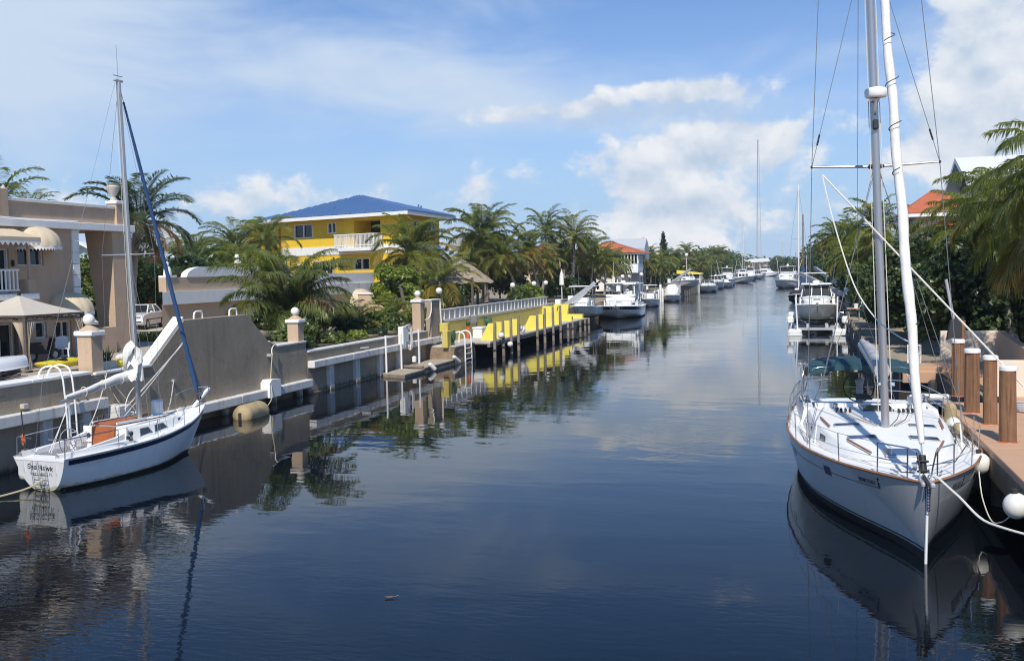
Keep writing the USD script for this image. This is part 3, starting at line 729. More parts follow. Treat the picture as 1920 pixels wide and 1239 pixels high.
for i in range(4):
    a, b = cs[i], cs[(i + 1) % 4]
    obj('frame_rail', MB().bar(a - [0, 0, .03], b - [0, 0, .03], 0.06), 'bark_dark', t)
    obj('frame_rail', MB().bar(a - [0, 0, .17], b - [0, 0, .17], 0.04), 'bark_dark', t)
    m = MB(); k = 12
    for j in range(k):
        m.bar(a + (b - a) * j / k - [0, 0, .05 if j % 2 else .16], a + (b - a) * (j + 1) / k - [0, 0, .16 if j % 2 else .05], 0.02)
    obj('lattice', m, 'bark_dark', t)


def curtain(parent, c, dirx, diry):
    m = MB(); P = []
    for z in np.linspace(3.78, 2.33, 16):
        s = (3.78 - z) / 1.45
        w = 0.05 + 0.34 * abs(1 - s / 0.62) ** 1.6 if s < 0.62 else 0.05 + 0.16 * ((s - 0.62) / 0.38)
        row = []
        for u in np.linspace(0, 1, 13):
            off = 0.03 * math.sin(u * 28)
            row.append((c[0] + dirx * (0.07 + w * u) + diry * off, c[1] + diry * (0.07 + w * u) + dirx * off, z))
        P.append(row)
    obj('curtain', MB().grid(np.array(P)), 'curtain', parent, smooth=60)


curtain(t, cs[0], -1, 0); curtain(t, cs[0], 0, 1); curtain(t, cs[1], 0, -1); curtain(t, cs[1], -1, 0)

# things on the patio
t = thing('kayak', 'long yellow kayak lying on the white seawall top beside the ball pillar', 'kayak', (-21.35, 24.55, 2.36), math.radians(95))
P = []
for s in np.linspace(0, 1, 17):
    r = max(0.012, math.sin(PI * min(max(s, 0.0), 1.0)) ** 0.55)
    P.append([((s - 0.5) * 2.6, 0.27 * r * math.cos(a), 0.17 + 0.14 * r * math.sin(a) + 0.10 * abs(2 * s - 1) ** 3) for a in np.linspace(0, 2 * PI, 15)])
obj('hull', MB().grid(np.array(P)), 'yellow_plastic', t, smooth=60)
obj('seat_well', MB().lathe([(0.01, 0.0), (0.19, 0.0), (0.21, 0.03), (0.24, 0.0)], (-0.2, 0, 0.305), 14), 'black', t)
for s in (-0.5, 0.45):
    obj('strap', MB().box((s, 0, 0.3), (0.05, 0.3, 0.02), bevel=0.005), 'green_plastic', t)
t = thing('float_ring', 'yellow inflatable with a white towel behind the furled mainsail', 'float', (-20.75, 26.15, 2.38))
obj('ring', MB().tube([(0.3 * math.cos(a), 0.34 * math.sin(a), 0) for a in np.linspace(0, 2 * PI, 25)], 0.1, 8, caps=False), 'yellow_plastic', t)
obj('towel', MB().sphere((0.05, 0.25, 0.16), (0.2, 0.22, 0.11), 10), 'canvas_white', t)
t = thing('dinghy', 'upturned white dinghy on a timber rack at the left edge of the wall', 'dinghy', (-21.2, 21.4, 2.62), math.radians(90))
P = []
for s in np.linspace(0, 1, 13):
    w = 0.55 * (1 - 0.75 * max(0, (s - 0.45) / 0.55) ** 2); hh = 0.34 - 0.1 * max(0, s - 0.6)
    P.append([((s - 0.5) * 2.9, w * math.cos(a), max(0.0, hh * math.sin(a) ** 0.7)) for a in np.linspace(0, PI, 11)])
obj('hull', MB().grid(np.array(P)), 'gelcoat', t, smooth=50)
obj('gunwale', MB().tube([P[i][0] for i in range(13)] + [P[12 - i][10] for i in range(13)], 0.025, 6), 'white_clean', t)
obj('transom', MB().quad(*[P[0][k] for k in (0, 3, 7, 10)]), 'gelcoat', t)
t = thing('timber_rack', 'dark crate rack heaped with scrap timber below the upturned dinghy', 'rack', (-21.2, 21.6, 2.34))
for k in range(3):
    obj('crate', MB().box((0.1 - 0.05 * k, -0.9 + 0.72 * k, 0.13), (0.5, 0.6, 0.25), bevel=0.01), 'bark_dark', t)
for k in range(14):
    a = RNG.uniform(-0.6, 0.6); c = np.array([0.25 + RNG.uniform(-.15, .25), RNG.uniform(-1.3, 1.0), RNG.uniform(0.03, 0.2)])
    dd = np.array([math.sin(a) * 0.3, math.cos(a) * 0.32, RNG.uniform(-.06, .06)])
    obj('stick', MB().bar(c - dd, c + dd, 0.04, 0.03), ('timber', 'teak', 'bark_dark')[k % 3], t)
t = thing('patio_chair', 'white moulded plastic armchair standing beside the patio door', 'chair', (-25.0, 28.75, 2.25), math.radians(-50))
for sx in (-1, 1):
    for sy in (-1, 1):
        obj('leg', MB().bar((0.2 * sx, 0.19 * sy, 0), (0.17 * sx, 0.17 * sy, 0.36), 0.045), 'white_plastic', t)
    obj('arm', MB().tube(smoothpath([(0.22, 0.21 * sx, 0.34), (0.22, 0.22 * sx, 0.54), (0.0, 0.23 * sx, 0.57), (-0.2, 0.2 * sx, 0.62)], 10), 0.025, 6), 'white_plastic', t)
obj('seat', MB().box((0, 0, 0.37), (0.42, 0.4, 0.03), bevel=0.012), 'white_plastic', t)
obj('backrest', MB().grid(np.array([[(-0.2 - 0.1 * v - 0.03 * math.cos(u), 0.2 * math.sin(u), 0.38 + 0.42 * v - 0.05 * v * abs(math.sin(u)) ** 2) for u in np.linspace(-1.4, 1.4, 9)] for v in np.linspace(0, 1, 5)])), 'white_plastic', t, smooth=60)
t = thing('motor_scooter', 'dark motor scooter parked under the gazebo by the house wall', 'scooter', (-25.05, 27.9, 2.25), math.radians(80))
for x in (-0.45, 0.45):
    w = part_frame('wheel', t)
    obj('tyre', MB().tube([(x + 0.17 * math.cos(a), 0, 0.2 + 0.17 * math.sin(a)) for a in np.linspace(0, 2 * PI, 19)], 0.05, 6, caps=False), 'rubber', w)
    obj('rim', MB().cyl((x, -0.02, 0.2), (x, 0.02, 0.2), 0.11, n=12), 'galv', w)
obj('body', MB().prism([(-0.6, 0.3), (-0.1, 0.25), (0.3, 0.22), (0.4, 0.75), (0.33, 0.78), (0.2, 0.35), (-0.05, 0.4), (-0.1, 0.56), (-0.65, 0.6)], -0.11, 0.11, in_xz(0)), 'black', t)
obj('seat', MB().box((-0.38, 0, 0.62), (0.55, 0.2, 0.08), bevel=0.03), 'rubber', t)
obj('handlebar', MB().tube([(0.3, -0.26, 0.84), (0.36, 0, 0.8), (0.3, 0.26, 0.84)], 0.02, 6), 'steel', t)
t = thing('planter', 'long grey planter with spiky plants beside the pillar above the boom', 'planter', (-20.55, 25.3, 2.28))
obj('trough', MB().box((0, 0, 0.12), (0.34, 0.9, 0.24), bevel=0.02), 'concrete', t)
m = MB()
for k in range(60):
    y = RNG.uniform(-.4, .4); a = RNG.uniform(0, 6.28); e = RNG.uniform(0.5, 1.4); L = RNG.uniform(.25, .6)
    d = np.array([math.cos(a) * math.cos(e), math.sin(a) * math.cos(e), math.sin(e)]) * L; s = np.array([-math.sin(a), math.cos(a), 0]) * 0.022; b = np.array([0, y, 0.22])
    m.quad(b - s, b + s, b + d * 0.6 + s, b + d); m.quad(b - s, b + d * 0.6 + s, b + d, b + d * 0.6 - s)
obj('leaves', m, 'leaf_mid', t, smooth=False)


# white car in the driveway
def car(label, loc, rz, mat):
    t = thing('parked_car', label, 'car', loc, rz)
    prof = [(-2.05, 0.42), (-2.1, 0.78), (-1.95, 0.92), (-1.35, 0.96), (-0.85, 1.34), (0.35, 1.36), (0.95, 0.96), (1.9, 0.84), (2.1, 0.72), (2.1, 0.4), (1.95, 0.28), (-1.9, 0.28)]
    body = [p for p in prof if p[1] < 1.1]
    rows = []
    for yy, k in ((-0.82, 0.93), (-0.72, 1.0), (0.72, 1.0), (0.82, 0.93)):
        rows.append([(x * (0.985 if k < 1 else 1), yy, 0.28 + (z - 0.28) * k) for x, z in body])
    m = MB().grid(np.array([r + [r[0]] for r in rows]))
    for s in (0, -1):
        m.prism([(x, z) for x, _, z in rows[s]], -0.004, 0.0, in_xz(rows[s][0][1] + (0.0 if s else 0.004)))
    obj('body', m, mat, t, smooth=25)
    cab = [(-1.35, 0.95), (-0.82, 1.34), (0.32, 1.36), (0.95, 0.95)]
    m = MB()
    a = [(x, -0.70 + 0.14 * (z > 1.1), z) for x, z in cab]; b = [(x, 0.70 - 0.14 * (z > 1.1), z) for x, z in cab]
    obj('roof', MB().box((-0.25, 0, 1.365), (1.16, 1.1, 0.05), bevel=0.02), mat, t)
    g = MB(); g.grid(np.array([a, b])); g.add(np.array(a), [[0, 1, 2], [0, 2, 3]]); g.add(np.array(b), [[0, 2, 1], [0, 3, 2]])
    obj('windows', g, 'dark_glass', t, smooth=False)
    for sy in (-1, 1):
        obj('pillar', MB().bar((0.95, 0.69 * sy, 0.96), (0.33, 0.56 * sy, 1.36), 0.06), mat, t)
        obj('pillar', MB().bar((-0.28, 0.70 * sy, 0.96), (-0.28, 0.57 * sy, 1.36), 0.07), mat, t)
        obj('pillar', MB().bar((-1.35, 0.69 * sy, 0.96), (-0.82, 0.56 * sy, 1.35), 0.1), mat, t)
        obj('headlight', MB().box((2.06, 0.56 * sy, 0.7), (0.08, 0.34, 0.12), bevel=0.02), 'pane', t)
        obj('door_mirror', MB().box((0.72, 0.86 * sy, 0.98), (0.1, 0.16, 0.1), bevel=0.03), mat, t)
        obj('side_trim', MB().box((0, 0.826 * sy, 0.56), (3.2, 0.02, 0.05)), 'black', t)
        for x in (-1.25, 1.3):
            w = part_frame('wheel', t)
            obj('tyre', MB().lathe([(0.17, -0.09), (0.29, -0.09), (0.31, -0.05), (0.31, 0.05), (0.29, 0.09), (0.17, 0.09)], n=20).__class__().mesh(MB().lathe([(0.17, -0.09), (0.29, -0.09), (0.31, -0.05), (0.31, 0.05), (0.29, 0.09), (0.17, 0.09)], n=20), lambda v, x=x, sy=sy: np.stack([x + v[:, 0], 0.74 * sy + v[:, 2], 0.31 + v[:, 1]], 1)), 'rubber', w)
            obj('rim', MB().cyl((x, (0.74 + 0.07) * sy, 0.31), (x, (0.74 + 0.095) * sy, 0.31), 0.19, 0.17, 14), 'galv', w)
    obj('grille', MB().box((2.09, 0, 0.69), (0.06, 0.7, 0.1), bevel=0.01), 'black', t)
    obj('bumper', MB().box((2.1, 0, 0.46), (0.14, 1.6, 0.18), bevel=0.05), mat, t)
    obj('bumper_strip', MB().box((2.17, 0, 0.47), (0.02, 1.5, 0.05)), 'black', t)
    obj('number_plate', MB().box((2.18, 0, 0.42), (0.015, 0.3, 0.12)), 'white', t)
    return t


car('white four door saloon car parked between the tan house and white parapet wall', (-36.7, 48.6, 2.15), math.radians(-72), 'car_white')
t = thing('garden_fence', 'white picket fence seen between the house and its outer column', 'fence', (-41, 46.5, 2.15))
for k in range(16):
    obj('picket', MB().box((k * 0.26 - 2.1, 0.02 * (k % 2), 0.75), (0.12, 0.04, 1.5), bevel=0.01), 'white', t)
for z in (0.4, 1.15):
    obj('rail', MB().box((-0.15, 0.06, z), (4.2, 0.05, 0.08)), 'white', t)
t = thing('blue_house', 'pale blue house with white gable roof seen through the gap beside the column', 'house', (-48.6, 58.5, 2.0))
obj('wall', MB().prism([(-1.9, 0), (1.9, 0), (1.9, 4.6), (0, 5.5), (-1.9, 4.6)], -7, 0, in_xz(0)), 'stucco_blue', t)
for s in (-1, 1):
    obj('roof', MB().prism([(0, 5.5), (2.3 * s, 4.42), (2.3 * s, 4.6), (0, 5.7)], -7.5, 0.5, in_xz(0)), 'roof_white', t)
obj('window', MB().box((0.6, -0.02, 3.2), (0.8, 0.08, 1.0), bevel=0.01), 'dark_glass', t)
t = thing('hedge', 'low dark clipped hedge along the driveway below the car', 'hedge', (-29.4, 39.2, 2.1))
m = MB()
for k in range(2600):
    c = np.array([RNG.uniform(-.35, .35), RNG.uniform(-1.7, 1.7), RNG.uniform(0, .4)]); d = RNG.normal(size=3); d /= np.linalg.norm(d); e = np.cross(d, RNG.normal(size=3)); e /= np.linalg.norm(e)
    m.quad(c - d * .06, c + e * .03, c + d * .06, c - e * .03)
obj('foliage', m, 'leaf_dark', t, smooth=False)

# ------------------------------------------------------------------ white and tan parapet building
t = thing('parapet_building', 'tan and white flat roofed building with stepped parapet below the yellow house', 'building')
foot = [(-32, 44.1), (-32, 70.4), (-38.3, 70.4), (-38.3, 54.4), (-33.0, 45.9)]
obj('wall', MB().prism(foot, 1.9, 3.62), 'tan', t)
k = lambda s: [(-32 + s, 44.1 - s), (-32 + s, 57.4), (-32.6, 57.4), (-32.6, 52), (-33.0, 45.9)]
obj('band', MB().prism(k(0.22), 3.62, 4.30), 'white', t)
obj('parapet', MB().prism([(-32.05, 44.6), (-32.05, 57.4), (-32.5, 57.4), (-32.5, 44.6)], 4.30, 5.05), 'tan', t)
arc = [(46.4, 5.05)] + [(47.9 - 1.5 * math.cos(a), 5.05 + 0.55 * math.sin(a)) for a in np.linspace(0.1, PI / 2, 8)] + [(57.4, 5.6), (57.4, 5.05)]
obj('arched_parapet', MB().prism(arc, -0.4, 0.0, in_yz(-32.0)), 'white', t)
obj('parapet_step', MB().box((-32.25, 45.05, 5.1), (0.5, 0.9, 0.12), bevel=0.01), 'white', t)
obj('fascia', MB().prism([(-31.75, 57.4), (-31.75, 70.6), (-38.3, 70.6), (-38.3, 57.4)], 3.62, 4.36), 'white_dirty', t)
obj('parapet', MB().prism([(-31.9, 57.4), (-31.9, 70.5), (-38.3, 70.5), (-38.3, 57.4)], 4.36, 5.12), 'white', t)
dome_awning(t, -32.0, 67.6, 2.35, 3.3, 1.6, 1.5)
obj('window', MB().box((-31.99, 67.6, 2.35), (0.06, 2.2, 0.9), bevel=0.01), 'dark_glass', t)
for i, (y, z) in enumerate(((45.0, 5.15), (51.8, 5.6), (59.3, 5.12))):
    s = thing('statue', ('small white lion statue on the left end of the tan parapet', 'small white lion statue on the arched parapet behind the young palm', 'small white lion statue on the white parapet below the yellow house')[i], 'statue', (-32.2, y, z), math.radians(-90), group='lion statues on the parapet')
    obj('body', MB().lathe([(0.01, 0), (0.2, 0), (0.22, 0.1), (0.17, 0.34), (0.1, 0.5), (0.01, 0.52)], n=12), 'white', s)
    obj('head', MB().sphere((0.08, 0, 0.6), (0.16, 0.13, 0.15), 10), 'white', s)
    for sy in (-1, 1):
        obj('foreleg', MB().cyl((0.2, 0.09 * sy, 0), (0.14, 0.08 * sy, 0.34), 0.05, n=7), 'white', s)
t = thing('garden_wall', 'low tan garden wall with white coping behind the green tree', 'wall')
obj('wall', MB().box((-28.6, 66.0, 2.75), (5.0, 0.3, 1.6)), 'tan', t)
obj('coping', MB().box((-28.6, 66.0, 3.6), (5.2, 0.44, 0.12), bevel=0.02), 'white', t)

# ------------------------------------------------------------------ yellow house
h = thing('yellow_house', 'bright yellow two storey house with blue hip roof and white balcony', 'house')
C, Lc, Rc = np.array([-35.3, 86.0]), np.array([-54.0, 92.0]), np.array([-35.3, 99.4])
Bc = Lc + Rc - C
e1 = (Lc - C) / np.linalg.norm(Lc - C); nf = np.array([-0.3055, -0.9522])
W0 = np.array([-36.8, 88.06]); LW = 16.6
def fr(s, d, z):          # a point of the front: s along the wall, d out of it, z up
    return np.array([W0[0] + e1[0] * s + nf[0] * d, W0[1] + e1[1] * s + nf[1] * d, z])
def fprism(poly, d0, d1):
    return MB().prism(poly, d0, d1, lambda v: np.stack([W0[0] + e1[0] * v[:, 0] + nf[0] * v[:, 2], W0[1] + e1[1] * v[:, 0] + nf[1] * v[:, 2], v[:, 1]], 1))
g = sg.box(0, 2.0, LW, 10.75)
for a, b, c, d in ((11.95, 14.6, 8.85, 10.25), (8.6, 9.8, 9.2, 10.25), (2.7, 6.2, 7.4, 10.3), (4.2, 6.35, 5.45, 6.6), (9.2, 12.1, 4.6, 6.45)):
    g = g.difference(sg.box(a, c, b, d))
obj('front_wall', fprism(g, -0.3, 0.0), 'house_yellow', h)
g = sg.box(88.06, 2.0, 98.2, 10.75)
for a, b, c, d in ((95.1, 97.0, 9.0, 10.2), (91.0, 93.1, 9.1, 10.2), (90.5, 93.5, 4.5, 6.5), (94.9, 97.2, 4.5, 6.5)):
    g = g.difference(sg.box(a, c, b, d))
obj('side_wall', MB().prism(g, -0.3, 0.0, in_yz(-36.79)), 'house_yellow', h)
q = fr(LW, -0.15, 0)
obj('left_wall', MB().bar((q[0], q[1], 6.3), (q[0] - 0.3, q[1] + 9.6, 6.3), 0.3, 8.7), 'house_yellow', h)
obj('back_wall', MB().bar((-36.95, 98.05, 6.3), (q[0] - 0.3, q[1] + 9.6, 6.3), 0.3, 8.7), 'house_yellow', h)
obj('band', fprism(sg.box(-0.06, 7.02, LW, 7.86).difference(sg.box(2.7, 7.3, 6.2, 7.9)), 0.004, 0.07), 'white', h)
obj('band', MB().box((-36.74, 93.2, 7.44), (0.1, 10.1, 0.84)), 'white', h)
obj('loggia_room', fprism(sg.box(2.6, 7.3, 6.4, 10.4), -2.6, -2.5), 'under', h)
for a, b in ((2.62, 2.7), (6.2, 6.28)):
    obj('loggia_side', fprism(sg.box(a, 7.3, b, 10.4), -2.5, -0.3), 'house_yellow', h)
obj('loggia_ceiling', fprism(sg.box(2.6, 10.3, 6.4, 10.4), -2.5, -0.3), 'house_yellow', h)
obj('loggia_door', fprism(sg.box(3.4, 7.4, 5.4, 9.6), -2.48, -2.4), 'dark_glass', h)
def fwin(a, b, c, d, bars=(0.5,)):
    w = part_frame('window', h)
    g = sg.box(a, c, b, d).difference(sg.box(a + .08, c + .08, b - .08, d - .08))
    m = fprism(g, -0.16, 0.03)
    for k in bars:
        x = a + (b - a) * k
        m.mesh(fprism(sg.box(x - .05, c + .08, x + .05, d - .08), -0.14, 0.0))
    obj('frame', m, 'white', w, smooth=False)
    obj('pane', fprism(sg.box(a + .05, c + .05, b - .05, d - .05), -0.17, -0.15), 'dark_glass', w)
fwin(11.95, 14.6, 8.85, 10.25); fwin(8.6, 9.8, 9.2, 10.25); fwin(4.2, 6.35, 5.45, 6.6); fwin(9.2, 12.1, 4.6, 6.45, (0.33, 0.66))
for y0, y1, z0, z1 in ((95.1, 97.0, 9.0, 10.2), (91.0, 93.1, 9.1, 10.2), (90.5, 93.5, 4.5, 6.5), (94.9, 97.2, 4.5, 6.5)):
    window_yz(h, -36.82, y0, y1, z0, z1, fw=0.08)
b = part_frame('balcony', h)
obj('slab', fprism(sg.box(2.2, 7.30, 7.6, 7.62), 0.08, 1.5), 'white', b)
for z in (7.78, 8.86):
    m = fprism(sg.box(2.25, z, 7.6, z + .08), 1.38, 1.46)
    for s in (2.25, 7.52):
        m.mesh(fprism(sg.box(s, z, s + .08, z + .08), 0.1, 1.38))
    obj('rail', m, 'white', b)
for s in np.linspace(2.3, 7.5, 31):
    obj('baluster', fprism(sg.box(s, 7.62, s + (.1 if abs((s - 2.3) % 1.73) < .01 else .05), 8.86), 1.39, 1.44), 'white', b)
for d in np.linspace(0.25, 1.25, 6):
    for s in (2.27, 7.52):
        obj('baluster', fprism(sg.box(s, 7.62, s + .05, 8.86), d, d + .05), 'white', b)
b = part_frame('side_balcony', h)
obj('slab', MB().box((-36.0, 100.2, 7.45), (1.5, 4.0, 0.3)), 'white', b)
for z in (7.8, 8.9):
    obj('rail', MB().box((-35.35, 100.2, z), (0.08, 4.0, 0.08)), 'white', b)
for y in np.linspace(98.3, 102.1, 18):
    obj('baluster', MB().box((-35.35, y, 8.3), (0.05, 0.06, 1.1)), 'white', b)
obj('wall_lantern', MB().box(fr(9.0, 0.12, 6.6), (0.16, 0.16, 0.34), bevel=0.03), 'black', h)
ap = np.array([-44.65, 95.7, 13.32]); ze = 10.98
ev = [np.array([*p, ze]) for p in (C, Rc, Bc, Lc)]
rf = part_frame('roof', h)
for i in range(4):
    a, b2 = ev[i], ev[(i + 1) % 4]
    obj('roof_plane', MB().add(np.array([a, b2, ap, a - [0, 0, .1], b2 - [0, 0, .1], ap - [0, 0, .1]]), [[0, 1, 2], [3, 5, 4], [0, 3, 4], [0, 4, 1]]), 'roof_blue', rf, smooth=False)
    m = MB(); L = np.linalg.norm(b2 - a); nn = int(L / 0.6); u = (b2 - a) / L
    fo = (ap - a) @ u
    for j in range(1, nn):
        s = L * j / nn
        top = s / fo if s < fo else (L - s) / (L - fo)
        foot = a + u * fo
        m.bar(a + u * s + [0, 0, .02], a + u * s + (ap - foot) * (top * 0.985) + [0, 0, .02], 0.05, 0.10)
    obj('seams', m, 'roof_blue', rf, kind='stuff')
obj('fascia', MB().prism(Polygon([p[:2] for p in ev]).buffer(-0.03).difference(Polygon([p[:2] for p in ev]).buffer(-0.16)), ze - 0.46, ze - 0.11), 'white', rf)
obj('soffit', MB().prism(Polygon([p[:2] for p in ev]).buffer(-0.16), ze - 0.30, ze - 0.24), 'white', rf)
for p in ((-45.5, 91.2, 12.05), (-37.3, 94.5, 11.5), (-38.5, 96.8, 11.8)):
    obj('vent_pipe', MB().cyl((p[0], p[1], p[2] - 0.5), (p[0], p[1], p[2] + 0.35), 0.09, n=8), 'roof_blue', rf)
w = part_frame('lower_roof', h)
obj('roof_plane', MB().prism([(-58, 93.4), (-52.5, 91.6), (-52.5, 96), (-58, 97.8)], 10.45, 10.6), 'white', w)
obj('roof_plane', MB().add(np.array([(-58, 93.4, 10.62), (-52.5, 91.6, 10.62), (-52.5, 96, 10.62), (-58, 97.8, 10.62), (-53.5, 94.5, 11.6)]), [[0, 1, 4], [1, 2, 4], [2, 3, 4], [3, 0, 4]]), 'roof_blue', w, smooth=False)
obj('wing_wall', MB().box((-55.0, 95.6, 6.2), (4.6, 2.6, 8.5), rz=math.radians(-18)), 'house_yellow', h)

# ------------------------------------------------------------------ tiki hut
t = thing('tiki_hut', 'thatched palm roof tiki hut on dark posts beside the coconut palms', 'hut', (-29.2, 79.5, 1.95), math.radians(12))
for layer in range(9):
    f0, f1 = layer / 9, (layer + 1) / 9 + 0.03
    def rad(f, a):
        r = 0.25 + 3.3 * f ** 0.85
        return r * (1.0 + 0.10 * math.cos(4 * a) * f)
    def hz(f):
        return 4.55 - 2.25 * f ** 1.25
    P = []; an = np.linspace(0, 2 * PI, 73)
    rs = random.Random(layer)
    jit = [rs.uniform(-.16, .16) for _ in range(72)]; jit.append(jit[0])
    for q, f in enumerate((f0, (f0 + f1) / 2, f1)):
        P.append([((rad(f, a) + (.07 if q == 2 else 0)) * math.cos(a), (rad(f, a) + (.07 if q == 2 else 0)) * 0.82 * math.sin(a), hz(f) + 0.05 * q * 0.4 - (jit[i] * .6 + .10 if q == 2 else 0)) for i, a in enumerate(an)])
    obj('thatch_layer', MB().grid(np.array(P)), 'thatch', t, smooth=60)
m = MB(); rs = np.random.default_rng(3)
for k in range(900):
    a = rs.uniform(0, 2 * PI); r = 3.5 * (1 + .1 * math.cos(4 * a)); p = np.array([r * math.cos(a), r * .82 * math.sin(a), 2.34]); s = np.array([-math.sin(a), math.cos(a), 0]) * .03
    q = p + [rs.normal(0, .05), rs.normal(0, .05), -rs.uniform(.12, .4)]
    m.quad(p - s, p + s, q)
obj('fringe', m, 'thatch', t, smooth=False, kind='stuff')
for x, y in ((-2.4, -1.9), (0, -2.1), (2.4, -1.9), (-2.4, 1.9), (0, 2.1), (2.4, 1.9)):
    obj('post', MB().cyl((x, y, 0), (x, y, 2.6), 0.13, 0.11, 9), 'bark_dark', t)
obj('bar_counter', MB().box((0, 0, 0.5), (3.0, 1.2, 1.0), bevel=0.02), 'bark_dark', t)

# ------------------------------------------------------------------ yellow dock
t = thing('yellow_dock', 'yellow walled dock with pale deck over dark water beside the lift boat', 'dock')
yy = 53.0
while yy < 77.5:
    L = min(4.6, 78 - yy)
    obj('wall_panel', MB().box((-20.12, yy + L / 2, 1.5), (0.25, L - 0.02, 1.24), bevel=0.012), 'yellow_wall', t)
    obj('coping', MB().box((-20.12, yy + L / 2, 2.15), (0.3, L - 0.02, 0.06), bevel=0.01), 'concrete', t); yy += 4.6
yy = 54.4
while yy < 81.3:
    L = min(1.9, 81.5 - yy)
    obj('deck_slab', MB().box((-18.68, yy + L / 2, 0.88), (2.56, L - 0.012, 0.14), bevel=0.015), 'concrete', t); yy += 1.9
obj('deck_beam', MB().box((-17.5, 67.9, 0.72), (0.16, 27.0, 0.18)), 'timber', t)
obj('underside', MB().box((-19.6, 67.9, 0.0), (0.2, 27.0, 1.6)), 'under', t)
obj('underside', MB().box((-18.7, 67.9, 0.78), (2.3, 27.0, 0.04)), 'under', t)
rk = trimesh.creation.box((1.9, 3.6, 1.3)); 
for _ in range(4): rk = rk.subdivide()
v = np.array(rk.vertices); v += 0.10 * np.stack([meshkit.fbm(v * 1.8 + o) if hasattr(meshkit, 'fbm') else np.sin(v[:, 0] * 3 + o) for o in (0, 11, 23)], 1)
obj('rock_abutment', MB().add(v + [-19.35, 52.6, 0.2], rk.faces), 'rock', t, smooth=50)
obj('deck_slab', MB().box((-19.2, 52.7, 0.9), (1.75, 3.3, 0.12), bevel=0.03), 'concrete', t)
fins = [55.6, 57.1, 58.6, 60.3, 64.9, 66.8, 69.4, 71.5]
for i, y in enumerate(fins):
    obj('fin', MB().prism([(-18.35, 0.955), (-17.42, 0.955), (-17.42, 1.95), (-17.85, 1.95)], -0.14, 0.14, in_xz(y)), 'yellow', t)
for y in (62.6, 73.6):
    obj('bench', MB().prism([(-19.4, 0.955), (-17.9, 0.955), (-17.9, 1.4), (-18.9, 1.4), (-19.4, 1.28)], -0.3, 0.3, in_xz(y)), 'yellow', t)
obj('bracket', MB().prism([(-20.0, 0.955), (-17.6, 0.955), (-17.6, 1.3), (-18.9, 1.32), (-18.75, 2.15), (-20.0, 2.15)], -0.25, 0.25, in_xz(76.6)), 'yellow', t)
obj('bracket', MB().prism([(-20.0, 0.955), (-17.6, 0.955), (-17.6, 1.3), (-18.9, 1.32), (-18.75, 2.15), (-20.0, 2.15)], -0.25, 0.25, in_xz(80.6)), 'yellow', t)
obj('box_post', MB().box((-18.8, 50.95, 1.34), (0.3, 0.62, 0.92), bevel=0.02), 'yellow_wall', t)
obj('box_post', MB().box((-19.5, 52.55, 1.9), (0.5, 0.4, 0.5), bevel=0.02), 'yellow_wall', t)
r = part_frame('railing', t)
obj('top_rail', MB().box((-20.1, 65.6, 2.86), (0.09, 24.9, 0.06), bevel=0.01), 'white', r)
obj('bottom_rail', MB().box((-20.1, 65.6, 2.24), (0.07, 24.9, 0.05), bevel=0.01), 'white', r)
for y in np.arange(53.2, 78.2, 0.92):
    obj('post', MB().box((-20.1, y, 2.53), (0.07, 0.07, 0.68)), 'white', r)
for y in np.arange(53.2, 77.2, 0.92):
    obj('panel', MB().box((-20.12, y + 0.46, 2.54), (0.03, 0.7, 0.5)), 'galv', r)
for i, (y, x) in enumerate(zip((54.6, 56.3, 57.9, 59.7, 64.2, 66.1, 68.7, 70.8, 73.2, 74.9, 77.6, 79.4, 81.0), [-17.2] * 13)):
    z = (2.05, 2.1, 2.15, 2.2, 2.35, 2.4, 2.4, 2.4, 0.9, 0.9, 1.0, 1.0, 1.0)[i]
    p = thing('dock_pile', f'{("tall" if i < 8 else "short")} weathered timber pile, {ORD[i]} from the rocky end of the yellow dock', 'pile', (x + 0.02 * (i % 3), y, 0), i * 0.7, group='timber piles along the yellow dock')
    obj('shaft', MB().tube([(0.03 * math.sin(i), 0, -1), (0.0, 0.02 * (i % 2), 0.6), (0.03 * math.cos(2 * i), 0, z)], [0.1, 0.095, 0.08], 9), 'timber', p)
    obj('knot', MB().lathe([(0.09, 0), (0.13, 0.05), (0.12, 0.12), (0.09, 0.17)], (0, 0, 0.35 + 0.05 * (i % 3)), 9), 'rubber', p)
FB = [('round white fender hanging on the first yellow fin', -17.22, 56.0, 1.2, .2), ('round white fender below the deck edge by the second pile', -17.15, 57.6, 0.55, .18), ('round white fender between the fourth pile and fin', -17.3, 60.4, 1.35, .18), ('large white fender lying past the fourth pile on the deck', -17.6, 62.0, 1.15, .2)]
for lab, x, y, z, r0 in FB:
    f = thing('round_fender', lab, 'fender', (x, y, z), group='round fenders on the yellow dock')
    obj('ball', MB().sphere((0, 0, 0), (r0, r0 * 1.15, r0), 14), 'fender', f); obj('eye', MB().cyl((0, 0, r0 * .9), (0, 0, r0 * 1.25), 0.035, n=7), 'rubber', f)
t = thing('dock_box', 'white dock storage box standing against the yellow wall', 'box', (-19.0, 57.4, 0.955))
obj('base', MB().box((0, 0, 0.3), (0.6, 1.1, 0.6), bevel=0.03), 'white_plastic', t); obj('lid', MB().box((0, 0, 0.64), (0.68, 1.18, 0.09), bevel=0.03), 'white_plastic', t)
t = thing('dock_cooler', 'tall white fish cooler between the yellow fins', 'cooler', (-18.6, 60.2, 0.955))
obj('base', MB().box((0, 0, 0.36), (0.55, 0.8, 0.72), bevel=0.03), 'white_plastic', t); obj('lid', MB().box((0, 0, 0.76), (0.6, 0.86, 0.08), bevel=0.03), 'white_plastic', t)
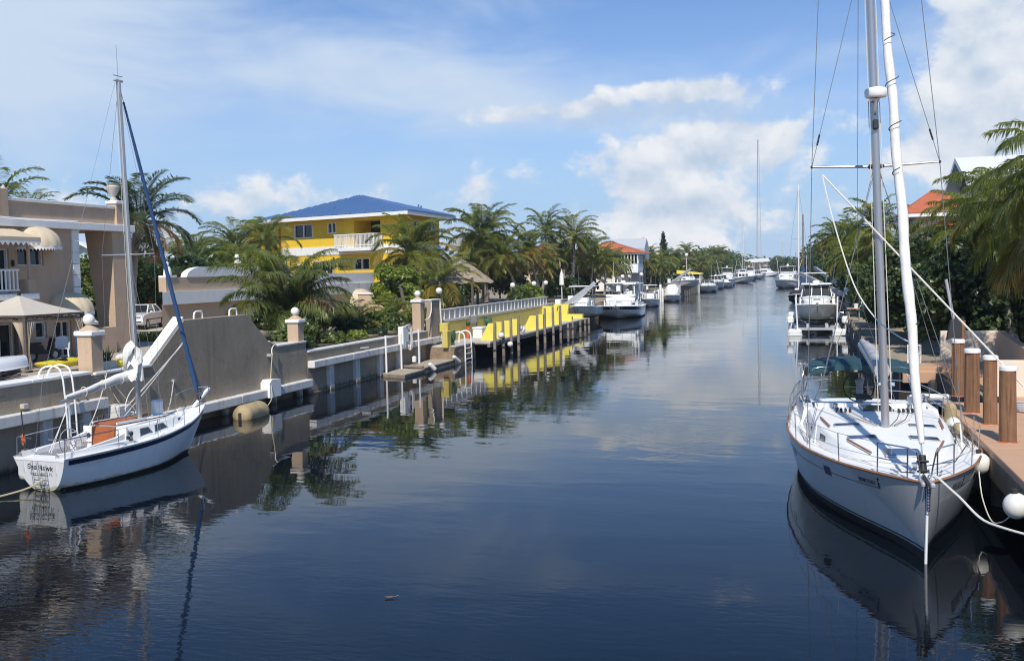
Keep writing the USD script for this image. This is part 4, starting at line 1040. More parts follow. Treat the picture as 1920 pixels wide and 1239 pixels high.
for lab, y, z in (('green hose reel beside the small yellow box at the dock end', 51.6, 1.5), ('green hose reel on the wall behind the third fin', 61.5, 1.75), ('green hose reel at the far end of the yellow wall', 78.2, 1.95)):
    f = thing('hose_reel', lab, 'hose reel', (-19.75 if y > 52 else -18.75, y, z), group='green hose reels')
    for s in (-.13, .13):
        obj('flange', MB().cyl((s - .02, 0, 0), (s + .02, 0, 0), 0.3, n=18), 'green_plastic', f)
    obj('hose', MB().cyl((-.11, 0, 0), (.11, 0, 0), 0.24, n=16), 'green_plastic', f)
    obj('stand', MB().box((0, 0, -0.35), (0.3, 0.1, 0.5)), 'green_plastic', f)
t = thing('dock_sign', 'small brown framed notice board on the yellow dock wall', 'sign', (-19.95, 59.0, 2.0))
obj('board', MB().box((0, 0, 0), (0.05, 1.3, 0.42), bevel=0.01), 'concrete', t)
for y in (-.68, .68):
    obj('post', MB().box((0, y, -0.2), (0.08, 0.1, 1.0)), 'timber', t)
t = thing('pot_plant', 'terracotta ornament with small plant at the notice board', 'pot plant', (-19.6, 56.9, 0.955))
obj('pot', MB().lathe([(0.01, 0), (0.12, 0), (0.16, 0.3), (0.1, 0.5), (0.14, 0.75), (0.01, 0.76)], n=12), 'orange', t)
obj('leaves', MB().sphere((0, 0, 0.9), (0.15, 0.15, 0.2), 8), 'leaf_dark', t)
t = thing('dock_ladder', 'white tubular ladder at the rock end of the yellow dock', 'ladder')
for y in (52.4, 53.5):
    obj('rail', MB().tube(smoothpath([(-19.0, y, 0.95), (-18.95, y, 1.5), (-18.6, y, 1.66), (-18.3, y, 1.5), (-18.25, y, 0.9), (-18.25, y, -0.7)], 22), 0.045, 6), 'white_clean', t)
for z in (0.1, 0.4, 0.7):
    obj('rung', MB().cyl((-18.25, 52.4, z), (-18.25, 53.5, z), 0.03, n=6), 'white_clean', t)


def globe_lamp(label, x, y, z0, zg, r=0.19, group='white globe lamps along the left bank'):
    t = thing('globe_lamp', label, 'lamp post', (x, y, z0), group=group)
    obj('post', MB().tube([(0, 0, 0), (0, 0, 0.3), (0, 0, 0.35), (0, 0, zg - z0 - r)], [0.08, 0.07, 0.045, 0.045], 9), 'black', t)
    obj('globe', MB().sphere((0, 0, zg - z0), r, 18), 'globe', t)


globe_lamp('black lamp post with white globe beside the hose at the yellow dock end', -20.3, 53.9, 1.9, 3.95)
globe_lamp('globe lamp on the yellow dock railing, in front of the tallest palm', -20.35, 69.3, 1.9, 3.98)
globe_lamp('globe lamp on the yellow dock railing, between the slim palms', -20.35, 75.3, 1.9, 3.99)
globe_lamp('globe lamp near the far end of the dock railing by the boat hoist', -20.9, 81.2, 1.9, 3.96)

# floating dock
t = thing('floating_dock', 'small grey timber floating dock moored below the brown seawall', 'floating dock')
def plat(y0, y1, z, w):
    P = [(-19.62, y0), (-19.62 + w, y0 - 0.5), (-19.62 + w, y1 - 0.5), (-19.62, y1)]
    obj('float', MB().prism(P, -0.12, z - 0.05), 'timber', t)
    k = int((y1 - y0) / 0.32)
    for j in range(k):
        a = y0 + (y1 - y0) * j / k; b = y0 + (y1 - y0) * (j + 1) / k - 0.02
        obj('plank', MB().prism([(-19.64, a), (-19.6 + w, a - 0.5), (-19.6 + w, b - 0.5), (-19.64, b)], z - 0.05, z), 'plank', t)
plat(44.1, 46.6, 0.18, 1.35); plat(46.62, 51.2, 0.25, 1.35)
obj('edge_beam', MB().bar((-19.6, 46.55, 0.29), (-18.3, 46.1, 0.29), 0.14, 0.10), 'timber', t)
for i, (a, b) in enumerate((((-18.2, 46.6, 0.42), (-17.95, 46.9, 0.06)), ((-18.22, 50.3, 0.46), (-18.05, 50.9, 0.06)), ((-19.4, 47.6, 0.36), (-19.4, 47.62, 0.7)))):
    f = thing('tube_fender', ('white tube fender at the middle of the floating dock', 'white tube fender at the far corner of the floating dock', 'white upright tube fender on the wall side of the floating dock')[i], 'fender', group='tube fenders on the floating dock')
    a, b = np.array(a), np.array(b); d = (b - a)
    obj('tube', MB().tube([a, a + d * .08, a + d * .16, b - d * .16, b - d * .08, b], [0.05, 0.1, 0.12, 0.12, 0.1, 0.05], 12), 'fender', f)
# float drum
t = thing('float_drum', 'stained tan cylindrical float lying in the water below the trapezoid wall', 'float', (-18.95, 31.0, 0.12), math.radians(92))
obj('drum', MB().mesh(MB().lathe([(0.01, -0.80), (0.2, -0.79), (0.34, -0.70), (0.385, -0.56), (0.385, 0.56), (0.34, 0.70), (0.2, 0.79), (0.01, 0.80)], n=24), lambda v: np.stack([v[:, 2], v[:, 0], v[:, 1]], 1)), 'buoy_tan', t, smooth=40)
obj('lug', MB().box((-0.8, 0, -0.02), (0.06, 0.12, 0.3), bevel=0.02), 'rubber', t)
# ------------------------------------------------------------------ boats
class Hull:
    """A boat hull in its own frame: x forward from the stern, y to port, z up from the waterline."""

    def __init__(s, L, beam, sheer, keel, power=None, chine=None, stem=0.5, stem_q=1.3, tran=0.0):
        f = lambda c: PchipInterpolator([a for a, _ in c], [b for _, b in c])
        s.L, s.b, s.s, s.k = L, f(beam), f(sheer), f(keel)
        s.p = f(power) if power else None
        s.ch = chine and (f(chine[0]), f(chine[1]))       # half width of the chine as a share of the beam, its height
        s.stem, s.q, s.tran = stem, stem_q, tran

    def at(s, t, u, side, off=0.0):
        t, u = np.broadcast_arrays(np.asarray(t, float), np.asarray(u, float))
        b, zs, zk = s.b(t), s.s(t), s.k(t)
        z = zk + (zs - zk) * u
        if s.ch:
            cb, cz = s.ch[0](t) * b, s.ch[1](t)
            w = np.clip((z - zk) / np.maximum(cz - zk, 1e-4), 0, 1)
            v = np.clip((z - cz) / np.maximum(zs - cz, 1e-4), 0, 1)
            y = np.where(z < cz, cb * w, cb + (b - cb) * (0.55 * v + 0.45 * v ** 2))
        else:
            y = b * np.clip(u, 0, 1) ** s.p(t)
        xf = s.L - s.stem * (1 - u) ** s.q
        xa = s.tran * u
        return np.stack([xa + (xf - xa) * t, side * (y + off), z], -1)

    def u_of(s, t, z):
        return np.clip((z - s.k(t)) / (s.s(t) - s.k(t)), 0, 1)

    def shell(s, nt=40, nu=14):
        t = np.linspace(0, 1, nt) ** 0.9; u = np.linspace(0, 1, nu)
        T, U = np.meshgrid(t, u, indexing='ij'); m = MB()
        m.grid(s.at(T, U, 1), flip=True); m.grid(s.at(T, U, -1))
        a, b = s.at(np.zeros(nu), u, 1), s.at(np.zeros(nu), u, -1)
        m.grid(np.stack([a, b], 0))
        return m

    def strip(s, lo, hi, off=0.006, t0=0.0, t1=1.0, nt=48, transom=False):
        """A band along the hull; lo, hi: functions of t giving heights."""
        t = np.linspace(t0, t1, nt); m = MB()
        for side in (1, -1):
            P = []
            for k in np.linspace(0, 1, 3):
                z = lo(t) * (1 - k) + hi(t) * k
                P.append(s.at(t, s.u_of(t, z), side, off))
            m.grid(np.array(P), flip=side < 0)
        if transom:
            q = []
            for k in np.linspace(0, 1, 3):
                z = lo(np.zeros(1)) * (1 - k) + hi(np.zeros(1)) * k
                a, b = s.at(np.zeros(1), s.u_of(np.zeros(1), z), 1, off)[0], s.at(np.zeros(1), s.u_of(np.zeros(1), z), -1, off)[0]
                q.append([a - [off, 0, 0], b - [off, 0, 0]])
            m.grid(np.array(q))
        return m

    def deck(s, t0=0.0, t1=1.0, nt=36, nw=11, inset=0.02, drop=0.01, camber=0.04, hole=None):
        t = np.linspace(t0, t1, nt); P = []
        for v in np.linspace(-1, 1, nw):
            e = s.at(t, np.ones_like(t), 1)
            y = np.maximum(e[:, 1] - inset, 0.002) * v
            P.append(np.stack([e[:, 0], y, e[:, 2] - drop + camber * (1 - v * v)], -1))
        return MB().grid(np.array(P), flip=True)

    def rail(s, r, n=60, t0=0.0, t1=1.0, dz=0.0, off=0.0, closed_bow=True, sides=6):
        t = np.linspace(t0, t1, n)
        a, b = s.at(t, np.ones(n), 1, off), s.at(t, np.ones(n), -1, off)
        return MB().tube(np.vstack([a, b[::-1]]) + [0, 0, dz], r, sides)


def loft(rings, cap=True):
    """rings: list of closed or open rings of equal length, front to back."""
    P = np.array(rings, float); m = MB().grid(P)
    if cap:
        for r in (P[0], P[-1]):
            c = r.mean(0); n = len(r)
            m.add(np.vstack([r, c]), [[i, i + 1, n] for i in range(n - 1)] + [[n - 1, 0, n]])
    return m


def trunk(st, cap=True, round_=0.05):
    """A cabin: stations (x, half width below, half width above, z below, z above, camber)."""
    rings = []
    for x, wb, wt, z0, z1, cam in st:
        r = []
        for s in (-1, 1):
            side = [(x, wb, z0), (x, wt + (wb - wt) * 0.12, z0 + (z1 - z0) * 0.88), (x, wt - 0.03, z1), (x, wt * 0.6, z1 + cam * 0.65)]
            if s < 0:
                r += [(a, -b, c) for a, b, c in side] + [(x, 0, z1 + cam)]
            else:
                r += side[::-1]
        rings.append(r)
    return loft(rings, cap)


def flag_text(text, h, place, mat, parent, name, bold=False):
    tm = meshkit.text_mesh(text, h, 0.004, bold)
    v = np.array(tm.vertices)
    return obj(name, MB().add(place(v), tm.faces), mat, parent, smooth=False)


# ---- the large white sailboat at the right quay
R_DIR = np.array([0.044, -0.999]); R_ANG = math.atan2(R_DIR[1], R_DIR[0]); RL = 12.4
R_ORG = np.array([1.95 - R_DIR[0] * RL, 17.35 - R_DIR[1] * RL, 0])
S = thing('sailboat', 'large pale sailboat with furled white headsail and teal bimini moored at the right quay', 'sailboat', R_ORG, R_ANG)
H1 = Hull(RL, [(0, 1.45), (0.22, 1.86), (0.42, 1.99), (0.60, 1.84), (0.78, 1.32), (0.90, 0.72), (0.97, 0.26), (1, 0.02)],
          [(0, 1.10), (0.35, 1.05), (0.7, 1.15), (1, 1.36)], [(0, 0.10), (0.3, -0.5), (0.6, -0.55), (0.85, -0.4), (1, -0.25)],
          [(0, 0.40), (0.25, 0.17), (0.5, 0.15), (0.7, 0.22), (0.85, 0.42), (0.95, .75), (1, 0.95)], stem=0.10, stem_q=1.0, tran=-0.25)
obj('hull', H1.shell(60, 18), 'gelcoat_hull', S, smooth=40)
obj('boot_stripe', H1.strip(lambda t: 0 * t - 0.14, lambda t: 0.14 + 0.05 * t, 0.006, transom=False), 'antifoul', S, smooth=40)
obj('waterline_stripe', H1.strip(lambda t: 0.175 + 0.05 * t, lambda t: 0.20 + 0.055 * t, 0.007), 'navy', S, smooth=40)
obj('hull_groove', H1.strip(lambda t: H1.s(t) - 0.275, lambda t: H1.s(t) - 0.262, 0.004, 0.02, 0.91), 'rubber', S, smooth=40)
obj('deck', H1.deck(0.0, 0.995, 48, 15, 0.02, 0.015, 0.05), 'deck', S, smooth=50)
obj('toe_rail', H1.rail(0.026, 80, 0.0, 0.995, 0.010, 0.0), 'teak', S, smooth=50)
stem = [H1.at(1, u, 1)[None][0] + np.array([0.012, 0, 0]) for u in np.linspace(0.10, 0.97, 8)]
obj('stem_band', MB().tube(stem, 0.024, 6), 'white_clean', S)
# coachroof
dz = lambda x: float(H1.s(min(max(x / RL, 0), 1))) + 0.02
ST = []
for x, w, hh in ((10.7, 0.18, 0.02), (10.2, 0.48, 0.06), (9.4, 0.80, 0.13), (8.4, 1.08, 0.21), (7.2, 1.28, 0.28), (6.0, 1.40, 0.33), (4.8, 1.44, 0.36), (4.0, 1.44, 0.36)):
    ST.append((x, w + 0.16, w, dz(x) - 0.02, dz(x) + hh, 0.06))
obj('coachroof', trunk(ST), 'deck', S, smooth=35)
def roof(x, y):
    xs = [q[0] for q in ST][::-1]
    z1 = np.interp(x, xs, [q[4] for q in ST][::-1]); w = np.interp(x, xs, [q[2] for q in ST][::-1])
    return float(z1 + 0.06 * (1 - min(1, abs(y) / w) ** 1.6))
for s in (-1, 1):
    c = loft([[(x, s * (1.30 + 0.02 * k), 1.05), (x, s * 1.34, 1.05 + hz), (x, s * (1.56), 1.05 + hz * 0.9), (x, s * 1.64, 1.05)] for k, (x, hz) in enumerate(((4.05, 0.42), (2.8, 0.40), (1.5, 0.36), (0.6, 0.26)))])
    obj('cockpit_coaming', c, 'deck', S, smooth=30)
obj('cockpit_well', MB().box((2.2, 0, 1.075), (3.5, 2.5, 0.04), bevel=0.01), 'canvas_grey', S)
obj('bulkhead', MB().box((3.98, 0, 1.3), (0.05, 2.6, 0.5)), 'deck', S)
obj('companionway', MB().box((3.94, 0.1, 1.32), (0.04, 0.62, 0.42), bevel=0.01), 'smoke', S)
obj('sliding_hatch', MB().box((4.5, 0.1, roof(4.5, 0) + 0.02), (0.8, 0.72, 0.05), bevel=0.02), 'smoke', S)
wh = part_frame('steering_wheel', S)
obj('rim', MB().tube([(1.35, 0.40 * math.cos(a), 1.65 + 0.40 * math.sin(a)) for a in np.linspace(0, 2 * PI, 33)], 0.016, 6, caps=False), 'rubber', wh)
obj('spokes', MB().bar((1.35, -.4, 1.65), (1.35, .4, 1.65), 0.014).bar((1.35, 0, 1.25), (1.35, 0, 2.05), 0.014), 'steel', wh)
obj('pedestal', MB().lathe([(0.14, 1.08), (0.1, 1.2), (0.09, 1.7), (0.12, 1.85), (0.01, 1.9)], (1.5, 0, 0), 12), 'canvas_grey', wh)
obj('cockpit_table', MB().box((2.3, 0.0, 1.5), (0.9, 0.4, 0.05), bevel=0.01), 'bark_dark', S)
# hatches and handrails
def on_roof(x, y):
    tilt = math.atan2(roof(x + .2, y) - roof(x - .2, y), 0.4); roll = math.atan2(roof(x, y + .1) - roof(x, y - .1), .2)
    c, s_ = math.cos(tilt), math.sin(tilt)
    return np.array([[c, 0, -s_], [0, 1, 0], [s_, 0, c]]) @ np.array([[1, 0, 0], [0, math.cos(roll), -math.sin(roll)], [0, math.sin(roll), math.cos(roll)]])
for x, y, lx, ly, n in ((9.75, -0.02, 0.55, 0.62, 'hatch'), (8.3, 0.60, 0.28, 0.52, 'hatch'), (8.3, -0.60, 0.28, 0.52, 'hatch'), (6.85, 0.78, 0.24, 0.5, 'hatch'), (6.85, -0.78, 0.24, 0.5, 'hatch')):
    hpt = part_frame(n, S); z = roof(x, y); R = on_roof(x, y)
    obj('frame', MB().box((x, y, z + 0.008), (lx + .06, ly + .06, 0.04), bevel=0.012, R=R), 'alu', hpt); obj('lens', MB().box((x, y, z + 0.027), (lx, ly, 0.022), bevel=0.008, R=R), 'hatch', hpt)
for s in (-1, 1):
    for x0, x1, y0, y1 in ((8.55, 9.75, 0.92, 0.58), (5.9, 7.1, 1.28, 1.16)):
        obj('handrail', MB().bar((x0, s * y0, roof(x0, y0) + 0.05), (x1, s * y1, roof(x1, y1) + 0.05), 0.032, 0.03), 'teak', S)
    for x, w in ((5.9, .46), (4.9, .46), (7.5, .4)):
        obj('portlight', MB().bar((x - w / 2, s * (np.interp(x - w / 2, [4.8, 6, 7.2, 8.4], [1.53, 1.49, 1.375, 1.17]) + .012), dz(x) + .15), (x + w / 2, s * (np.interp(x + w / 2, [4.8, 6, 7.2, 8.4], [1.53, 1.49, 1.375, 1.17]) + .012), dz(x) + .15), 0.02, 0.11), 'dark_glass', S)
    obj('jib_track', MB().bar((5.6, s * 1.72, 1.10), (7.4, s * 1.62, 1.15), 0.03, 0.02), 'steel', S)
    obj('winch', MB().lathe([(0.09, 0), (0.1, 0.03), (0.06, 0.06), (0.06, 0.12), (0.085, 0.14), (0.01, 0.15)], (4.5, s * 0.85, roof(4.5, .85)), 12), 'steel', S)
    obj('winch', MB().lathe([(0.11, 0), (0.12, 0.03), (0.07, 0.07), (0.07, 0.14), (0.1, 0.17), (0.01, 0.18)], (2.8, s * 1.48, 1.42), 12), 'steel', S)
    cl = part_frame('rope_clutch', S)
    for k in range(4):
        obj('lever', MB().box((5.0, s * (0.55 + 0.1 * k), roof(5.0, .6) + 0.05), (0.2, 0.05, 0.08), bevel=0.015), 'rubber', cl)
    for k in range(4):
        obj('deck_line', wire([(7.05, s * (0.10 + 0.04 * k), roof(7.05, .1) + .02), (6.1, s * (0.36 + 0.09 * k), roof(6.1, .5) + .02), (5.1, s * (0.55 + 0.1 * k), roof(5.1, .6) + 0.03)], 0.009, 4), 'rope' if k % 2 else 'wire', S)
    obj('side_line', wire([(10.4, s * 0.62, dz(10.4) + .03), (8.4, s * 1.32, dz(8.4) + .02), (5.0, s * 1.75, 1.1)], 0.008, 4), 'rope', S)
    obj('sheet', wire([(11.6, s * .1, 1.5), (9.6, s * .95, 1.22), (7.0, s * 1.68, 1.15), (4.6, s * 1.7, 1.15)], 0.009, 4), 'canvas_teal' if s > 0 else 'rope', S)
    obj('foredeck_cleat', MB().tube([(11.3, s * 0.42, 1.36), (11.42, s * 0.40, 1.385), (11.6, s * 0.34, 1.375)], 0.02, 6), 'steel', S)
obj('hull_window', H1.strip(lambda t: H1.s(t) - 0.345, lambda t: H1.s(t) - 0.175, 0.008, 0.742, 0.768, 6), 'dark_glass', S)
m = MB()
for (a, b) in ((0.50, 0.513), (0.525, 0.54)):
    m.mesh(H1.strip(lambda t: H1.s(t) - 0.40, lambda t: H1.s(t) - 0.23, 0.008, a, b, 5))
obj('hull_ports', m, 'dark_glass', S, kind='stuff')
obj('windlass', MB().lathe([(0.11, 0), (0.12, 0.05), (0.07, 0.08), (0.1, 0.16), (0.01, 0.18)], (11.3, 0.02, 1.33), 12), 'steel', S)
obj('anchor_locker_lid', MB().box((11.0, 0, 1.355), (.7, .5, .02), bevel=.008), 'deck', S)
a = part_frame('anchor', S)
obj('roller', MB().box((12.36, 0.07, 1.37), (0.5, 0.08, 0.07), bevel=0.015), 'galv', a)
obj('roller', MB().box((12.36, -0.07, 1.37), (0.4, 0.06, 0.07), bevel=0.015), 'galv', a)
obj('shank', MB().bar((12.1, 0.0, 1.42), (12.6, 0.0, 1.38), 0.045, 0.06), 'rubber', a)
m = MB()
for k in range(8):
    m.tube([(12.47 + .012 * math.cos(q), 0.02 + 0.022 * math.cos(q), 1.30 - k * 0.05 + 0.03 * math.sin(q)) for q in np.linspace(0, 2 * PI, 7)], 0.009, 4, caps=False)
obj('chain', m, 'rubber', a, kind='stuff')
# pulpit, stanchions, lifelines, pushpit
E_ = lambda t, side, ins=0.06: H1.at(t, 1.0, side, -ins)
for s in (-1, 1):
    base = [E_(0.905, s), E_(0.965, s)]
    top = [b + [0.03, 0, 0.55] for b in base]; mid = [b + [0.015, 0, 0.28] for b in base]
    for b, t_ in zip(base, top):
        obj('pulpit_post', MB().cyl(b, t_, 0.0125, n=6), 'steel', S)
    nose = np.array([12.36, 0.15 * s, 1.88])
    obj('pulpit_rail', MB().tube([top[0], top[1], nose], 0.0135, 6), 'steel', S)
    obj('pulpit_rail', MB().tube([mid[0], mid[1]], 0.011, 6), 'steel', S)
    obj('pulpit_post', MB().tube([nose, nose + [-0.02, -0.05 * s, -0.28], (12.25, 0.08 * s, 1.36)], 0.0125, 6), 'steel', S)
    tt = [0.80, 0.67, 0.54, 0.40, 0.26]
    pts = [top[0]]; pts2 = [mid[0]]
    for t_ in tt:
        b = E_(t_, s); q = b + [0, 0.02 * s, 0.56]
        obj('stanchion', MB().cyl(b, q, 0.0115, n=6), 'steel', S); pts.append(q); pts2.append(b + [0, 0.01 * s, 0.28])
    e0 = E_(0.06, s); pts.append(e0 + [0, 0, 0.58]); pts2.append(e0 + [0, 0, 0.29])
    obj('lifeline', MB().tube(pts, 0.005, 4), 'wire', S); obj('lifeline', MB().tube(pts2, 0.0045, 4), 'wire', S)
    p = [E_(0.30, s), E_(0.16, s), E_(0.05, s), E_(0.02, s) * [1, 0.5, 1]]
    for q in p[:3]:
        obj('pushpit_post', MB().cyl(q, q + [0, 0, 0.62], 0.0125, n=6), 'steel', S)
    for z in (0.62, 0.32):
        obj('pushpit_rail', MB().tube([q + [0, 0, z] for q in p], 0.0135, 6), 'steel', S)
    obj('stanchion_white', MB().cyl(E_(0.60, s, .35), E_(0.60, s, .4) + [0.05, 0, 0.5], 0.02, n=6), 'white_clean', S)
# mast and rigging
MX, MZ0, MZ1 = 7.1, 1.36, 17.0
rk = lambda z: -0.012 * (z - MZ0)          # a little aft rake
mp = lambda z, dx=0.0, dy=0.0: np.array([MX + rk(z) + dx, dy - 0.034 * (z - MZ0), z])      # the boat leans a little away from the quay
mast = part_frame('mast', S)
an = np.linspace(0, 2 * PI, 17)
obj('spar', MB().grid(np.array([[(MX + rk(z) + 0.125 * math.cos(a), 0.085 * math.sin(a) - 0.034 * (z - MZ0), z) for a in an] for z in (MZ0, 4, 8, 12, MZ1)])), 'alu', mast, smooth=60)
obj('collar', MB().lathe([(0.18, 0), (0.19, 0.04), (0.14, 0.12)], (MX, 0, MZ0 - 0.03), 16), 'white_clean', mast)
obj('luff_track', MB().bar(mp(2.2, -0.13), mp(MZ1, -0.13), 0.02), 'galv', mast)
for s in (-1, 1):
    obj('halyard', MB().tube([mp(1.75, 0.05, 0.14 * s), mp(9.0, 0.02, 0.11 * s), mp(MZ1, 0, 0.10 * s)], 0.009, 4), 'rope', mast)
    obj('mast_winch', MB().mesh(MB().lathe([(0.05, 0), (0.04, 0.04), (0.055, 0.09), (0.01, 0.1)], n=10), lambda v, s=s: np.stack([MX + v[:, 0], s * (0.09 + v[:, 2]), 2.4 + v[:, 1]], 1)), 'steel', mast)
SPZ = 7.08
for z, w in ((SPZ, 1.31), (11.9, 0.95)):
    sp = part_frame('spreaders', S)
    for s in (-1, 1):
        obj('spreader', MB().tube([mp(z, -0.02, 0.06 * s), mp(z + 0.06, -0.22, s * w)], [0.035, 0.02], 8), 'alu', sp)
        obj('root', MB().box(mp(z, -0.03, 0.11 * s), (0.12, 0.12, 0.09), bevel=0.03), 'rubber', sp)
        obj('tip', MB().sphere(mp(z + 0.06, -0.22, s * w), 0.032, 8), 'rubber', sp)
for s in (-1, 1):
    ch = np.array([MX - 0.35, s * 1.62, 1.12])
    st1, st2 = mp(SPZ + .06, -0.22, s * 1.31), mp(11.96, -0.22, s * 0.95)
    obj('cap_shroud', MB().tube([ch, st1, st2, mp(16.7, 0, .05 * s)], 0.0085, 5), 'wire', S)
    obj('lower_shroud', MB().tube([ch + [-.05, -.06 * s, 0], mp(SPZ - .1, 0, .07 * s)], 0.0075, 5), 'wire', S)
    obj('lower_shroud', MB().tube([ch + [0.9, 0.05 * s, 0.05], mp(SPZ - .15, 0.05, .06 * s)], 0.0075, 5), 'wire', S)
    obj('diagonal', MB().tube([st1, mp(11.8, 0, .06 * s)], 0.007, 5), 'wire', S)
    obj('turnbuckle', MB().tube([st1 + (mp(11.8, 0, .06 * s) - st1) * .10, st1 + (mp(11.8, 0, .06 * s) - st1) * .15], 0.02, 6), 'rubber', S)
    obj('turnbuckle', MB().tube([ch, ch + (st1 - ch) * 0.06], 0.016, 6), 'steel', S)
    obj('backstay', MB().tube([(0.1, s * 1.1, 1.1), (0.9, 0, 4.2), mp(16.8, -0.1)] if s > 0 else [(0.1, s * 1.1, 1.1), (0.9, 0, 4.2)], 0.0075, 5), 'wire', S)
rd = part_frame('radar', S)
obj('dome', MB().lathe([(0.01, -0.02), (0.2, -0.015), (0.225, 0.02), (0.235, 0.10), (0.22, 0.15), (0.15, 0.185), (0.01, 0.195)], mp(8.50, 0.38), 24), 'white_clean', rd, smooth=50)
obj('bracket', MB().box(mp(8.44, 0.24), (0.36, 0.16, 0.05), bevel=0.01).bar(mp(8.16, 0.1), mp(8.43, 0.38), 0.05), 'alu', rd)
sl = part_frame('steaming_light', S)
obj('housing', MB().box(mp(7.95, 0.16), (0.1, 0.12, 0.22), bevel=0.03), 'rubber', sl)
g0, g1 = np.array([12.12, 0, 1.42]), mp(16.6, 0.06)
fs = lambda k: g0 + (g1 - g0) * k
hs = part_frame('headsail', S)
n = 60; kk = np.linspace(0.035, 0.93, n)
rr = np.interp(kk, [0.035, 0.07, 0.2, 0.5, 0.93], [0.045, 0.075, 0.09, 0.085, 0.045]) * (1 + 0.05 * np.sin(kk * 160) + 0.03 * np.sin(kk * 71))
obj('furled_sail', MB().tube([fs(k) + [0.006 * math.sin(k * 90), 0.012 * math.sin(k * 47), 0] for k in kk], rr, 12), 'sail', hs, smooth=60)
obj('forestay', MB().tube([g0, g1], 0.014, 5), 'alu', hs)
fd = part_frame('furler', S)
ax = (g1 - g0) / np.linalg.norm(g1 - g0)
for k, r in ((0.08, 0.10), (0.24, 0.10)):
    obj('flange', MB().tube([g0 + ax * k, g0 + ax * (k + .025)], r, 16), 'rubber', fd)
obj('drum', MB().tube([g0 + ax * .06, g0 + ax * .36], 0.06, 12), 'black', fd)
m = MB()
for k in range(7):
    a0 = k * 0.9; c0 = fs(0.17 + 0.055 * k)
    m.tube([c0 + np.array([0.115 * math.cos(a), 0.115 * math.sin(a), 0.10 * (a - 2) / 2]) for a in np.linspace(a0, a0 + 3.6, 12)], 0.009, 4)
obj('sheet_wraps', m, 'canvas_teal', hs, kind='stuff')
bm = part_frame('boom', S)
obj('spar', MB().tube([mp(2.45, -0.15), (2.0, 0.0, 2.85)], 0.10, 10), 'alu', bm, smooth=60)
obj('stowed_mainsail', MB().tube([mp(2.66, -0.2), (5.6, 0, 2.76), (3.8, 0.02, 2.88), (2.2, 0, 2.96)], [0.17, 0.16, 0.14, 0.07], 10), 'canvas_grey', bm, smooth=60)
obj('vang', MB().tube([mp(1.7, -0.12), (5.8, 0, 2.45)], 0.03, 6), 'galv', bm)
# bimini
bi = part_frame('bimini', S); B0, B1, bw_, bz = 1.6, 3.9, 1.26, 2.40
BY = -0.15
P = [[(x, BY + bw_ * v, bz + 0.02 + 0.15 * (1 - abs(v) ** 2.6) - 0.07 * abs(2 * (x - B0) / (B1 - B0) - 1) ** 2 + 0.02 * math.cos(3 * PI * (x - B0) / (B1 - B0))) for v in np.linspace(-1, 1, 13)] for x in np.linspace(B0, B1, 10)]
obj('canopy', MB().grid(np.array(P)), 'canvas_teal', bi, smooth=60)
obj('valance', MB().grid(np.array([[(p[0] + .03 * q, p[1], p[2] - q) for p in P[-1]] for q in (0.0, 0.05, 0.11)])), 'canvas_teal', bi)
for x in (B0 + .05, B1 - .05):
    obj('bow', MB().tube(smoothpath([(2.8, BY - 1.4, 1.40), (x, BY - 1.28, 2.24), (x, BY - 1.12, 2.42), (x, BY, 2.46), (x, BY + 1.12, 2.42), (x, BY + 1.28, 2.24), (2.8, BY + 1.4, 1.40)], 40), 0.012, 6), 'steel', bi)
# lettering and a small emblem on both bows
def on_hull(t0, ztop, side, x_sign):
    def f(v):
        t = t0 + x_sign * v[:, 0] / RL
        z = H1.s(t) - ztop + v[:, 1]
        return H1.at(t, H1.u_of(t, z), side, 0.010) + np.stack([0 * t, side * v[:, 2], 0 * t], 1)
    return f
for side, t0, sg_ in ((-1, 0.862, 1), (1, 0.915, -1)):
    flag_text('BENETEAU', 0.07, on_hull(t0, 0.225, side, sg_), 'rubber', S, 'maker_lettering')
    q = np.array([(0.0, 0.0), (0.03, 0.02), (0.02, 0.07), (0.045, 0.11), (0.02, 0.16), (0.045, 0.175), (0.02, 0.20), (-0.01, 0.17), (0.0, 0.12), (-0.02, 0.07)]) + [0.60, -0.05]
    obj('emblem', MB().prism(q, 0, 0.004, on_hull(t0, 0.225, side, sg_)), 'navy', S, smooth=False)
# fenders between hull and quay, and the ropes
for lab, p, r in (('large white ball fender between the sailboat bow and the quay', (3.36, 21.2, 1.0), 0.205), ('white ball fender tied in front of the quay edge at the right border', (3.34, 17.6, 1.0), 0.205)):
    f = thing('ball_fender', lab, 'fender', p)
    obj('ball', MB().sphere((0, 0, 0), (r, r, r * 1.05), 22), 'fender', f, smooth=60)
    obj('neck', MB().cyl((-0.02, 0, r * .8), (-0.03, 0, r * 1.35), 0.05, n=8), 'rubber', f)
f = thing('tube_fender', 'tan fender hanging at the sailboat quarter beside the brown quay', 'fender', (3.38, 25.4, 1.3))
obj('tube', MB().tube([(0, 0, -.34), (0, 0, -.3), (0, 0, -.22), (0, 0, .22), (0, 0, .3), (0, 0, .34)], [.05, .11, .14, .14, .11, .05], 14), 'buoy_tan', f, smooth=60)
f = thing('fender_cluster', 'pale fenders bunched on the sailboat side deck next to the quay', 'fender', (3.3, 24.3, 1.3))
obj('fender', MB().sphere((0, 0, 0), (0.16, 0.26, 0.17), 14), 'fender', f); obj('fender', MB().sphere((0.04, -0.45, -.02), (0.12, 0.28, 0.13), 12), 'buoy_tan', f)
def bw(x, y, z):      # a point of the big sailboat's frame in the world
    c, s_ = math.cos(R_ANG), math.sin(R_ANG)
    return R_ORG + [c * x - s_ * y, s_ * x + c * y, z]
t = thing('dock_line', 'heavy white bow line running from the sailboat bow out of the right of the picture', 'rope')
a0 = bw(11.95, 0.22, 1.40)
